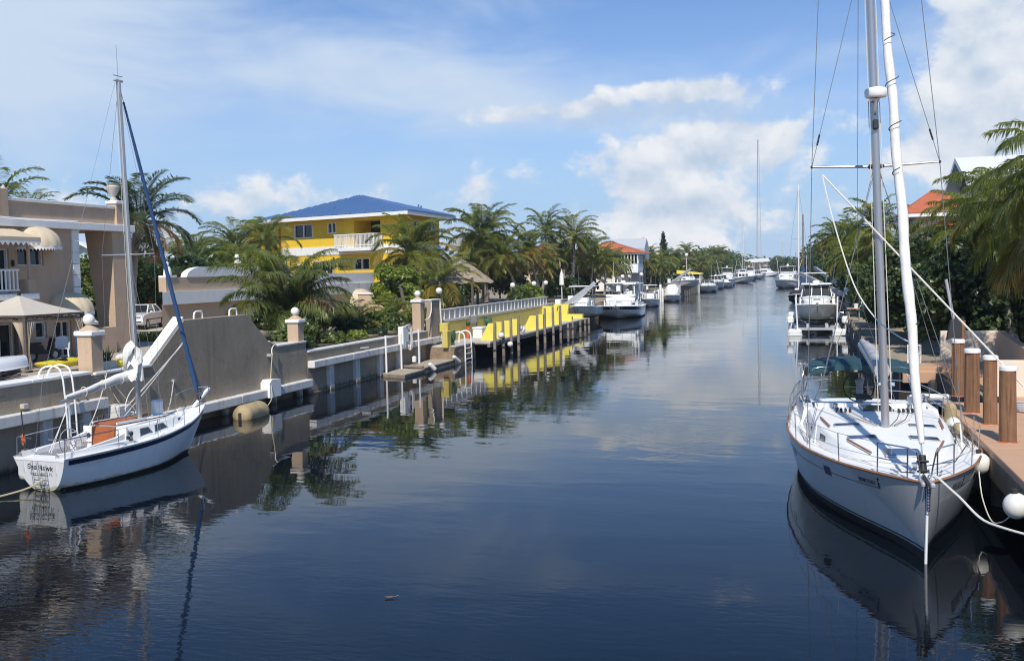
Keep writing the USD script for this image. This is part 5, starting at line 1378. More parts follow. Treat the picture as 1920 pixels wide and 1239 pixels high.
obj('rope', MB().tube(smoothpath([a0, a0 + [0.25, -0.6, -0.18], (2.75, 16.4, 0.98), (3.3, 15.7, 0.98), (4.3, 15.3, 1.32)], 26), 0.020, 6), 'rope', t)
t = thing('fender_line', 'thin white line hanging between the two ball fenders', 'rope')
obj('rope', MB().tube(smoothpath([(3.3, 20.9, 0.9), (3.26, 20.2, 0.5), (3.24, 19.2, 0.35), (3.26, 18.3, 0.55), (3.32, 17.8, 0.82)], 20), 0.012, 5), 'rope', t)
t = thing('spring_line', 'white rope stretched from under the port spreader down across the mast to the quay', 'rope')
a0 = bw(7.0, -1.30, 6.95)
obj('rope', MB().tube([a0, (4.3, 22.1, 2.45)], 0.021, 6), 'rope', t)
t = thing('slack_line', 'slack white rope drooping from under the spreader to the furled headsail', 'rope')
obj('rope', MB().tube(smoothpath([a0, a0 + [0.28, -0.4, -1.25], (1.12, 21.6, 4.35), (1.55, 20.2, 3.75), (1.96, 18.6, 3.55)], 30), 0.014, 5), 'rope', t)

# ---- the small white sailboat on the left, stern towards the bridge
L_DIR = np.array([0.5, 5.6]) / math.hypot(0.5, 5.6); L_ANG = math.atan2(L_DIR[1], L_DIR[0]); LL = 5.95
K = thing('small_sailboat', 'small white sailboat with dark sheer stripe and blue furled jib, stern to the camera', 'sailboat', (-17.42, 19.2, 0.0), L_ANG)
H2 = Hull(LL, [(0, 0.80), (0.25, 1.0), (0.5, 1.06), (0.7, 0.88), (0.88, 0.44), (1, 0.015)], [(0, 0.80), (0.35, 0.83), (0.7, 1.0), (1, 1.30)],
          [(0, -0.03), (0.15, -0.2), (0.5, -0.42), (0.85, -0.22), (1, 0.0)], [(0, 0.34), (0.3, 0.27), (0.6, 0.34), (0.85, 0.6), (1, 0.9)], stem=0.85, stem_q=1.15, tran=-0.12)
obj('hull', H2.shell(48, 18), 'gelcoat_old', K, smooth=40)
obj('boot_stripe', H2.strip(lambda t: 0 * t - 0.1, lambda t: 0.07 + 0.03 * t, 0.005, 0.02), 'antifoul', K, smooth=40)
obj('sheer_stripe', H2.strip(lambda t: H2.s(t) - 0.16 + 0.01 * t, lambda t: H2.s(t) - 0.035, 0.005, 0.02, 0.992), 'navy', K, smooth=40)
obj('rub_rail', H2.rail(0.016, 70, 0.0, 0.99, 0.005, 0.006), 'galv', K, smooth=50)
obj('deck', H2.deck(0.34, 0.99, 36, 11, 0.01, 0.01, 0.03), 'deck', K, smooth=50)
for s in (-1, 1):
    t_ = np.linspace(0.0, 0.36, 12); e = H2.at(t_, np.ones(12), s)
    P = [np.stack([e[:, 0], np.sign(s) * np.maximum(abs(e[:, 1]) - w, 0.38), e[:, 2] - 0.01 + z], -1) for w, z in ((0.01, 0.0), (0.16, 0.01), (0.17, 0.12), (0.26, 0.13), (0.30, -0.05), (0.31, -0.35))]
    obj('side_deck', MB().grid(np.array(P)), 'deck', K, smooth=30)
obj('aft_deck', MB().prism([(-0.12, -0.77), (0.26, -0.84), (0.26, 0.84), (-0.12, 0.77)], 0.74, 0.80), 'deck', K)
obj('cockpit_sole', MB().box((1.15, 0, 0.42), (1.9, 1.0, 0.05)), 'deck', K)
dk = lambda x: float(H2.s(x / LL))
C2 = [(4.72, 0.30, 0.20, dk(4.72) - 0.03, dk(4.72) + 0.02, 0.02), (4.35, 0.50, 0.40, dk(4.35) - .02, dk(4.35) + 0.17, 0.03), (3.6, 0.68, 0.56, dk(3.6) - .02, dk(3.6) + 0.27, 0.05), (2.8, 0.76, 0.63, dk(2.8) - .02, dk(2.8) + 0.34, 0.06), (2.05, 0.77, 0.64, dk(2.05) - .02, dk(2.05) + 0.39, 0.06)]
obj('cabin', trunk(C2), 'deck', K, smooth=30)
c2z = lambda x: float(np.interp(x, [q[0] for q in C2][::-1], [q[4] + q[5] for q in C2][::-1]))
obj('cabin_bulkhead', MB().box((2.02, 0, 0.82), (0.05, 1.42, 0.82)), 'deck', K)
cw = part_frame('companionway', K)
obj('washboard', MB().prism([(-0.33, 0.55), (0.33, 0.55), (0.38, 1.24), (-0.38, 1.24)], 0, 0.04, lambda v: np.stack([1.99 - v[:, 2] - 0.12 * (1.24 - v[:, 1]), v[:, 0], v[:, 1]], 1)), 'teak_red', cw)
obj('sliding_hatch', MB().box((2.42, 0, c2z(2.4) + 0.03), (0.85, 0.74, 0.05), bevel=0.015), 'teak_red', cw)
for s in (-1, 1):
    obj('slide', MB().bar((2.0, 0.40 * s, c2z(2.0) + 0.04), (3.1, 0.38 * s, c2z(3.1) + 0.04), 0.04, 0.06), 'deck', cw)
    obj('cockpit_coaming', MB().prism([(0.25, 0.78), (2.1, 0.84), (2.1, 1.12), (1.7, 1.02), (0.4, 0.90)], -0.04, 0.04, in_xz(0.62 * s)), 'deck', K)
    obj('instrument', MB().cyl((1.985, 0.52 * s if s > 0 else -0.47, 1.0), (1.96, 0.52 * s if s > 0 else -0.47, 1.0), 0.055, n=14), 'rubber', K)
    obj('instrument', MB().cyl((1.985, 0.60 * s if s > 0 else -0.58, 0.93), (1.96, 0.60 * s if s > 0 else -0.58, 0.93), 0.04, n=14), 'galv', K)
    for x0, x1 in ((2.48, 2.92), (3.06, 3.55)):
        w = part_frame('cabin_window', K)
        def wp(x, k, s=s, o=0.006):
            wb = np.interp(x, [q[0] for q in C2][::-1], [q[1] for q in C2][::-1]); wt = np.interp(x, [q[0] for q in C2][::-1], [q[2] for q in C2][::-1])
            z0 = np.interp(x, [q[0] for q in C2][::-1], [q[3] for q in C2][::-1]); z1 = np.interp(x, [q[0] for q in C2][::-1], [q[4] for q in C2][::-1])
            return np.array([x, s * (wb + (wt + (wb - wt) * .12 - wb) * k / 0.88 + o), z0 + (z1 - z0) * k])
        for nm, g_, o, mt in (('frame', 0.035, 0.004, 'alu'), ('pane', 0.0, 0.010, 'smoke')):
            sl_ = 0.10
            obj(nm, MB().quad(wp(x0 - g_, .30 - g_ * 1.5, o=o), wp(x1 + g_, .34 - g_ * 1.5, o=o), wp(x1 - sl_ + g_ * .6, .74 + g_ * 1.5, o=o), wp(x0 + sl_ * .6 - g_ * .6, .74 + g_ * 1.5, o=o)), mt, w, smooth=False)
    obj('grab_rail', MB().bar((2.55, 0.52 * s, c2z(2.55) + 0.01), (3.95, 0.40 * s, c2z(3.95) + 0.03), 0.03, 0.025), 'bark_dark', K)
    obj('cabin_port', MB().box((4.28, 0.455 * s, dk(4.28) + 0.09), (0.16, 0.02, 0.09), rz=-0.35 * s, bevel=0.008), 'rubber', K)
    obj('sheet_winch', MB().lathe([(0.07, 0), (0.075, 0.03), (0.045, 0.06), (0.045, 0.1), (0.065, 0.12), (0.01, 0.13)], (1.95, -0.80 * (1 if s > 0 else -1), 0.9), 10), 'rubber', K)
whl = part_frame('steering_wheel', K)
for r, n_ in ((0.36, 'rim'), (0.15, 'inner_ring')):
    obj(n_, MB().tube([(0.75, -0.12 + r * math.cos(a), 1.02 + r * math.sin(a)) for a in np.linspace(0, 2 * PI, 29)], 0.011, 5, caps=False), 'steel', whl)
m = MB()
for k in range(5):
    a = k * 2 * PI / 5 + 0.3; m.bar((0.75, -0.12, 1.02), (0.75, -0.12 + 0.36 * math.cos(a), 1.02 + 0.36 * math.sin(a)), 0.012)
obj('spokes', m, 'steel', whl)
obj('pedestal', MB().lathe([(0.1, 0.42), (0.07, 0.6), (0.06, 1.05), (0.01, 1.1)], (0.86, -0.12, 0), 10), 'white_clean', whl)
obj('deck_pipe', MB().sphere((2.0, -0.86, 1.09), (0.055, 0.055, 0.065), 12), 'black', K)
obj('deck_pipe_stem', MB().cyl((2.0, -0.86, 0.9), (2.0, -0.86, 1.04), 0.03, n=8), 'bark_dark', K)
obj('life_raft_case', MB().box((4.2, 0.22, c2z(4.2) + 0.20), (0.34, 0.20, 0.42), bevel=0.05), 'canvas_white', K)
obj('sail_bag', MB().box((3.35, 0.1, c2z(3.35) + 0.04), (0.8, 0.16, 0.06), bevel=0.02), 'teak', K)
# stern rail, stanchions, lifelines, pulpit
for s in (-1, 1):
    e0, e1_ = H2.at(0.01, 1.0, s, -0.05), H2.at(0.26, 1.0, s, -0.05)
    q0, q1 = e0 + [0.02, 0, 0.46], e1_ + [0, 0, 0.46]
    obj('stern_rail', MB().tube([q0 * [1, .35, 1] + [-.02, 0, 0], q0, q1, e1_], 0.013, 6), 'steel', K)
    obj('stern_post', MB().cyl(e0, q0, 0.013, n=6), 'steel', K)
    pts = [q1]
    for t_ in (0.48, 0.68):
        b = H2.at(t_, 1.0, s, -0.05); obj('stanchion', MB().cyl(b, b + [0, 0, 0.46], 0.011, n=6), 'steel', K); pts.append(b + [0, 0, 0.46])
    b = H2.at(0.87, 1.0, s, -0.04); pts.append(b + [0, 0, 0.48])
    obj('pulpit_post', MB().cyl(b, b + [0.03, 0, 0.48], 0.012, n=6), 'steel', K)
    obj('lifeline', MB().tube(pts, 0.005, 4), 'wire', K)
    obj('pulpit_rail', MB().tube(smoothpath([b + [0.03, 0, 0.48], (5.75, 0.2 * s, 1.8), (6.1, 0.0, 1.8)], 10), 0.012, 6), 'steel', K)
obj('bow_plank', MB().bar((5.5, 0.05, 1.27), (6.15, 0.0, 1.74), 0.10, 0.05), 'white_clean', K)
obj('jib_coil', MB().tube([(4.75 + .16 * math.cos(a), -.1 + .03 * math.cos(a), 1.22 + .14 * math.sin(a)) for a in np.linspace(0, 2 * PI, 15)], 0.014, 4), 'rope', K)
# transom ladder, lettering
ta = lambda y, z: np.array([-0.12 * (z - 0.05) / 0.75 - 0.012, y, z])
ld = part_frame('transom_ladder', K)
for y0 in (0.22, 0.04):
    obj('rail', MB().tube([ta(y0, 0.76) + [.02, 0, 0], ta(y0, .70) - [.05, 0, 0], ta(y0 + (0.03 if y0 > .1 else -.0), 0.10) - [0.05, 0, 0]], 0.011, 5), 'galv', ld)
    obj('rail', MB().tube([ta(y0 - .24, 0.66), ta(y0 - .25, .58) - [.05, 0, 0], ta(y0 - .24, 0.0) - [0.1, 0, 0]], 0.011, 5), 'galv', ld)
for z in (0.46, 0.34, 0.22, 0.10):
    obj('rung', MB().cyl(ta(0.24, z) - [.055, 0, 0], ta(-0.2, z) - [.055, 0, 0], 0.010, n=5), 'galv', ld)
def on_transom(y0, z0):
    return lambda v: np.stack([-0.12 * (z0 + v[:, 1] - 0.05) / 0.75 - 0.006 - v[:, 2], y0 - v[:, 0] - 0.0 * v[:, 1], z0 + v[:, 1]], 1)
def on_transom_sl(y0, z0):
    return lambda v: np.stack([-0.12 * (z0 + v[:, 1] - 0.05) / 0.75 - 0.006 - v[:, 2], y0 - v[:, 0] * 1.0 - 0.25 * v[:, 1], z0 + v[:, 1] - 0.04 * v[:, 0]], 1)
flag_text('Sea Hawk', 0.125, on_transom_sl(0.42, 0.53), 'navy', K, 'boat_name')
flag_text('KEY LARGO, FL', 0.07, on_transom(0.34, 0.38), 'navy', K, 'home_port')
# mast (raked), boom, sails, rigging
M0 = np.array([3.25, 0, c2z(3.25)]); M1 = np.array([3.02, 0.0, 10.15])
mz = lambda z: M0 + (M1 - M0) * (z - M0[2]) / (M1[2] - M0[2])
mast = part_frame('mast', K)
obj('spar', MB().tube([mz(z) for z in (M0[2], 3, 6, 10.15)], [0.075, 0.075, 0.07, 0.062], 12), 'alu', mast, smooth=60)
obj('masthead', MB().box(mz(10.18), (0.3, 0.08, 0.06), bevel=0.015), 'galv', mast)
obj('aerial', MB().cyl(mz(10.2), mz(11.1), 0.007, n=4), 'wire', mast)
obj('wind_vane', MB().bar(mz(10.3) + [-.16, 0, 0], mz(10.3) + [.16, 0, 0], 0.014), 'rubber', mast)
sp = part_frame('spreaders', K)
for s in (-1, 1):
    obj('spreader', MB().tube([mz(5.65), mz(5.62) + [-.05, 0.88 * s, 0.04]], [0.022, 0.015], 6), 'alu', sp)
    ch = np.array([3.05, 0.86 * s, 0.95]); tip = mz(5.62) + [-.05, 0.88 * s, 0.04]
    obj('cap_shroud', MB().tube([ch, tip, mz(10.05)], 0.006, 4), 'wire', K)
    obj('lower_shroud', MB().tube([ch + [0.3, 0, 0.02], mz(5.55)], 0.006, 4), 'wire', K); obj('lower_shroud', MB().tube([ch - [0.35, 0, 0.0], mz(5.55)], 0.006, 4), 'wire', K)
    obj('halyard', MB().tube([mz(2.2) + [-.08, .07 * s, 0], mz(9.9) + [-.07, .05 * s, 0]], 0.006, 4), 'rope', K)
obj('backstay', MB().tube([(0.0, 0.25, 0.82), (0.1, 0, 2.6), mz(10.12) - [.12, 0, 0]], 0.006, 4), 'wire', K)
jb = part_frame('furled_jib', K); j0, j1 = np.array([5.72, 0, 1.42]), mz(9.95) + [.06, 0, 0]
kk = np.linspace(0.03, 0.965, 60)
obj('sail_cover', MB().tube([j0 + (j1 - j0) * k for k in kk], np.interp(kk, [0.03, 0.06, .3, .8, .965], [.035, .065, .06, .045, .025]) * (1 + .06 * np.sin(kk * 210)), 9), 'canvas_blue', jb, smooth=60)
obj('forestay', MB().tube([j0, j1], 0.01, 4), 'wire', jb); obj('furler_drum', MB().tube([j0 + (j1 - j0) * .006, j0 + (j1 - j0) * .02], 0.06, 10), 'rubber', jb)
bm = part_frame('boom', K); b0, b1 = mz(2.42) + [-.08, 0, 0], np.array([0.72, 0.12, 2.02])
obj('spar', MB().tube([b0, b1], 0.05, 8), 'alu', bm, smooth=60)
n = 40; kk = np.linspace(0, 0.93, n); rs = np.random.default_rng(12)
rr = np.interp(kk, [0, .08, .25, .5, .8, .93], [.15, .13, .095, .07, .06, .035]) * (1 + np.interp(kk, np.linspace(0, 1, 11), rs.normal(0, .09, 11)))
wob = PchipInterpolator(np.linspace(0, 1, 9), rs.normal(0, .016, (9, 2)))(kk)
obj('stowed_mainsail', MB().tube([b0 + (b1 - b0) * k + [0, q[0], .085 + q[1]] for k, q in zip(kk, wob)], rr, 11), 'sail', bm, smooth=70)
P = []
for u in np.linspace(0, 1, 12):
    row = []
    for v in np.linspace(0, 1, 9):
        w = math.sin(PI * min(1, u * 0.9 + 0.12)) ** 0.7
        row.append(mz(2.30 + 1.0 * u) + np.array([-0.42 * (v - 0.4) * w - 0.08, (0.44 * (v - 0.5)) * w + 0.09 * math.sin(9 * v + 5 * u), 0.08 * math.sin(11 * v + 4 * u)]))
    P.append(row)
obj('bunched_sailhead', MB().grid(np.array(P)), 'sail', bm, smooth=70)
P2 = [[mz(2.42 + 0.5 * u) + np.array([-0.12 - 0.30 * v, -0.16 + 0.12 * math.sin(4 * u + 6 * v), -0.14 * v + 0.05 * math.sin(9 * v)]) for v in np.linspace(0, 1, 8)] for u in np.linspace(0, 1, 6)]
obj('bunched_sailhead', MB().grid(np.array(P2)), 'sail', bm, smooth=70)
for k in (.2, .45, .7):
    c = b0 + (b1 - b0) * k + [0, 0, .05]; obj('sail_tie', MB().tube([c + [0, .11 * math.cos(a), .13 * math.sin(a)] for a in np.linspace(0, 2 * PI, 13)], 0.012, 4), 'rope', bm)
obj('mainsheet', MB().tube([b1 + (b0 - b1) * .12, (0.25, 0.0, 0.85)], 0.010, 4), 'rope', bm)
obj('mainsheet', MB().tube([b1 + (b0 - b1) * .15, (0.3, 0.12, 0.85)], 0.010, 4), 'rope', bm)
obj('boom_crutch', MB().bar((1.0, 0.12, 0.82), (0.95, 0.10, 2.05), 0.05, 0.03), 'white_clean', K)
obj('gooseneck_rope', MB().tube(smoothpath([mz(2.2) + [-.1, -.1, 0], mz(1.7) + [-.6, -.12, 0], mz(1.55) + [-.62, -.12, 0]], 10), 0.014, 4), 'rope', K)
obj('vang', MB().tube([mz(1.35), b0 + (b1 - b0) * .3], 0.012, 4), 'rope', K)
obj('flag_pole', MB().cyl((0.1, 0.66, 0.85), (0.06, 0.68, 1.9), 0.014, n=5), 'rubber', K)
obj('life_sling', MB().sphere((0.1, 0.70, 1.18), (0.05, 0.06, 0.16), 8), 'orange', K)
t = thing('stern_fender', 'worn white fender board between the small sailboat stern and the seawall', 'fender', (-18.42, 19.75, 0.0), L_ANG)
obj('tube', MB().tube([(0, 0, .12), (0, 0, .16), (0, 0, .28), (0, 0, .62), (0, 0, .72), (0, 0, .75)], [.08, .16, .19, .19, .14, .06], 12), 'fender', t, smooth=60)
obj('cap', MB().box((0, 0, .80), (.16, .2, .12), bevel=.03), 'timber', t)
def kw(x, y, z):
    c, s_ = math.cos(L_ANG), math.sin(L_ANG); return np.array([-17.42 + c * x - s_ * y, 19.2 + s_ * x + c * y, z])
t = thing('stern_line', 'yellowed stern line from the small sailboat transom into the water at lower left', 'rope')
obj('rope', MB().tube(smoothpath([kw(-0.1, -.1, .3), kw(-0.5, 0.1, 0.12), (-18.0, 17.9, 0.04), (-18.6, 16.9, 0.03), (-19.6, 16.2, 0.25)], 24), 0.022, 5), 'rope_tan', t)
t = thing('bow_line', 'pair of white ropes from the small sailboat up to the trapezoid wall', 'rope')
obj('rope', wire([kw(4.5, .3, 1.2), (-19.95, 27.95, 1.62)], 0.014, 5, 0.35), 'rope', t); obj('rope', wire([kw(3.2, .8, 1.0), (-19.95, 28.6, 2.9)], 0.012, 5, 0.05), 'rope', t)
obj('rope', wire([mz(2.0) * 0 + kw(3.0, 0.3, 1.5), (-20.0, 28.7, 2.85)], 0.02, 5, 0.02), 'rope', t)
t = thing('shore_line', 'pale mooring lines from the pillar to the small sailboat', 'rope')
obj('rope', wire([(-20.0, 24.8, 2.25), kw(2.2, .7, 1.2)], 0.014, 5, 0.15), 'rope', t); obj('rope', wire([(-20.0, 24.6, 2.3), (-19.6, 24.9, 1.2)], 0.014, 5, 0.1), 'rope_tan', t)
t = thing('hanging_fender', 'slim white fender hanging on the trapezoid wall by the mast', 'fender', (-19.85, 26.2, 2.05))
obj('tube', MB().tube([(0, 0, .25), (0, 0, .2), (0, 0, -.2), (0, 0, -.25)], [.03, .06, .06, .03], 8), 'fender', t)
# ------------------------------------------------------------------ right quay
QX = 3.55
t = thing('quay', 'tan coated concrete quay with timber edge beside the large sailboat', 'quay')
y = -6.0
while y < 28.2:
    L = min(3.42, 28.2 - y)
    obj('deck_slab', MB().box(((QX + 12) / 2, y + L / 2, 1.22), (12 - QX, L - 0.012, 0.16), bevel=0.012), 'dock_tan', t); y += 3.42
obj('edge_beam', MB().box((QX + 0.06, 11.1, 0.93), (0.16, 34.2, 0.42), bevel=0.02), 'dock_side', t)
obj('deck_slab', MB().box((8.6, 32.85, 1.22), (6.9, 9.28, 0.16), bevel=0.012), 'dock_tan', t)
obj('edge_beam', MB().box((5.2, 32.85, 0.93), (0.14, 9.3, 0.42), bevel=0.02), 'dock_side', t)
obj('deck_slab', MB().box((7.7, 38.75, 1.222), (8.6, 2.5, 0.16), bevel=0.012), 'dock_tan', t)
obj('edge_beam', MB().box((7.7, 37.46, 0.95), (8.6, 0.12, 0.42), bevel=0.02), 'dock_tan', t)
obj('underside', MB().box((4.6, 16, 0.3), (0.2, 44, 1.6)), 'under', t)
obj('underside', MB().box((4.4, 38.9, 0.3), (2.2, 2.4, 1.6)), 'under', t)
for y in (2.0, 7.0, 12.0, 17.0, 22.0, 27.0):
    obj('support_pile', MB().cyl((3.85, y, -1), (3.85, y, 0.74), 0.15, n=10), 'timber', t)
m = MB(); m.box((439, 560, -0.3), (871.4, 1040, 3.2))
PILE = ('tall brown mooring pile with white cap, farthest of the four on the quay', 'brown mooring pile with white cap, thickest, second farthest on the quay', 'brown mooring pile with white cap, second nearest on the quay', 'brown mooring pile with white cap, nearest on the quay, with a rope across it')
for i, (x, y, r) in enumerate(((4.11, 29.5, .16), (3.98, 26.3, .175), (4.08, 24.45, .15), (4.02, 22.05, .16))):
    p = thing('mooring_pile', PILE[i], 'pile', (x, y, 1.3), i * 1.3, group='brown mooring piles on the right quay')
    rs = np.random.default_rng(300 + i); an = np.linspace(0, 2 * PI, 29); gr = rs.normal(0, .028, 28) - .07 * (rs.uniform(size=28) < .12); gr = np.r_[gr, gr[:1]]
    obj('shaft', MB().grid(np.array([[(r * (1.03 - .05 * z) * (1 + g_ + .012 * math.sin(7 * z + 3 * a + i)) * math.cos(a) + .008 * z * (i - 1), r * (1.03 - .05 * z) * (1 + g_) * math.sin(a), z) for a, g_ in zip(an, gr)] for z in np.linspace(0, 1.48, 12)])), 'timber_brown', p, smooth=25)
    obj('cap', MB().lathe([(0.01, 1.475), (r * 1.1, 1.475), (r * 1.1, 1.55), (r * .9, 1.575), (0.01, 1.58)], n=16), 'white_plastic', p)
    obj('base_ring', MB().lathe([(r * 1.0, 0.0), (r * 1.2, 0.0), (r * 1.15, 0.015), (r * 1.0, 0.02)], n=16), 'orange', p)
t = thing('boat_davit', 'small davit with dark covered motor behind the farthest mooring pile', 'davit', (4.32, 31.2, 1.3))
obj('post', MB().cyl((0.12, 0, 0), (0.12, 0, 2.0), 0.10, n=10), 'timber_brown', t)
obj('motor_cover', MB().prism([(-0.30, 1.45), (-0.16, 1.5), (0.1, 1.5), (0.08, 1.95), (-0.05, 2.08), (-0.2, 2.0), (-0.26, 1.7)], -0.15, 0.15, in_xz(-0.1)), 'canvas_grey' if False else 'rubber', t)
obj('arm', MB().cyl((0.0, -0.05, 1.4), (-0.32, -0.05, 3.2), 0.045, n=8), 'galv', t)
t = thing('cream_planter', 'cream and tan stucco planter walls on the quay below the palms', 'planter')
obj('back_wall', MB().box((6.12, 41.0, 1.83), (2.1, 0.22, 1.08), bevel=0.012), 'cream', t)
obj('side_wall', MB().bar((7.2, 41.0, 1.83), (6.35, 31.5, 1.83), 0.22, 1.08), 'dock_tan', t)
obj('front_wall', MB().box((7.0, 29.6, 1.79), (3.84, 0.24, 1.0), bevel=0.012), 'cream', t)
obj('planting_bed', MB().box((8.2, 35.2, 1.5), (1.6, 10.8, 0.4)), 'land', t)
obj('step', MB().box((5.75, 35.6, 1.345), (1.0, 2.4, 0.09), bevel=0.01), 'dock_tan', t)
obj('step', MB().box((5.9, 32.2, 1.335), (0.9, 1.4, 0.07), bevel=0.01), 'cream', t)
t = thing('coiled_hose', 'grey coiled hose lying on the quay at the right border', 'hose', (5.35, 26.6, 1.32))
for k in range(4):
    obj('coil', MB().tube([((0.34 + .02 * k) * math.cos(a), (0.34 - .03 * k) * math.sin(a), 0.03 + 0.05 * k + 0.01 * math.sin(3 * a)) for a in np.linspace(0, 2 * PI, 25)], 0.03, 6, caps=False), 'canvas_grey', t, smooth=60)
t = thing('white_ladder', 'white tubular dock ladder standing on the far cross dock behind the mast', 'ladder', (3.75, 39.2, 1.3))
for x in (0, 0.42):
    obj('rail', MB().tube([(x, 0, 0), (x, 0, 0.6), (x, 0.04, 0.66)], 0.04, 7), 'white_clean', t)
for z in (0.34, 0.65):
    obj('rung', MB().box((0.21, 0.02, z), (0.46, 0.08, 0.06), bevel=0.015), 'white_clean', t)


def fence(label, x, y0, y1, z, step=0.42, grp=None):
    t = thing('timber_fence', label, 'fence')
    rs = np.random.default_rng(5); y = y0; k = 0
    while y < y1:
        zz = z + rs.normal(0, 0.12); w = 0.2 + rs.uniform(0, .08)
        obj('plank', MB().box((x + rs.normal(0, .03), y, zz / 2 - 0.2), (0.1, w, zz + 0.4)), 'timber' if k % 4 else 'plank', t)
        y += step * (1 + rs.normal(0, .08)) ; k += 1
    for q in (0.45, 1.0):
        obj('waler', MB().box((x + 0.10, (y0 + y1) / 2, q), (0.12, y1 - y0, 0.16)), 'timber', t)
    return t


fence('weathered grey plank bulkhead in front of the sea grape bushes', 3.08, 46.5, 73, 1.15)
t = thing('small_skiff', 'white skiff with open bow lying in the basin behind the large sailboat', 'skiff', (4.15, 35.4, 0.0), math.radians(-94))
Hs = Hull(4.3, [(0, .72), (.4, .84), (.75, .66), (.92, .36), (1, .05)], [(0, .58), (.5, .62), (1, .82)], [(0, -.1), (.6, -.12), (1, .1)], chine=([(0, .9), (.6, .86), (1, .5)], [(0, .08), (.6, .12), (1, .4)]), stem=.5)
obj('hull', Hs.shell(24, 10), 'gelcoat', t, smooth=30)
obj('deck', Hs.deck(0, .99, 14, 7, .02, .02, .02), 'deck', t)
obj('cockpit', MB().box((1.6, 0, .63), (2.2, 1.05, .04)), 'canvas_grey', t)
obj('seat', MB().box((1.4, 0, .72), (.4, 1.1, .12), bevel=.03), 'white_plastic', t)
obj('gunwale', Hs.rail(.03, 40, 0, .99, .01), 'rubber', t)
obj('outboard', MB().box((-.15, 0, .85), (.3, .28, .42), bevel=.08), 'rubber', t)


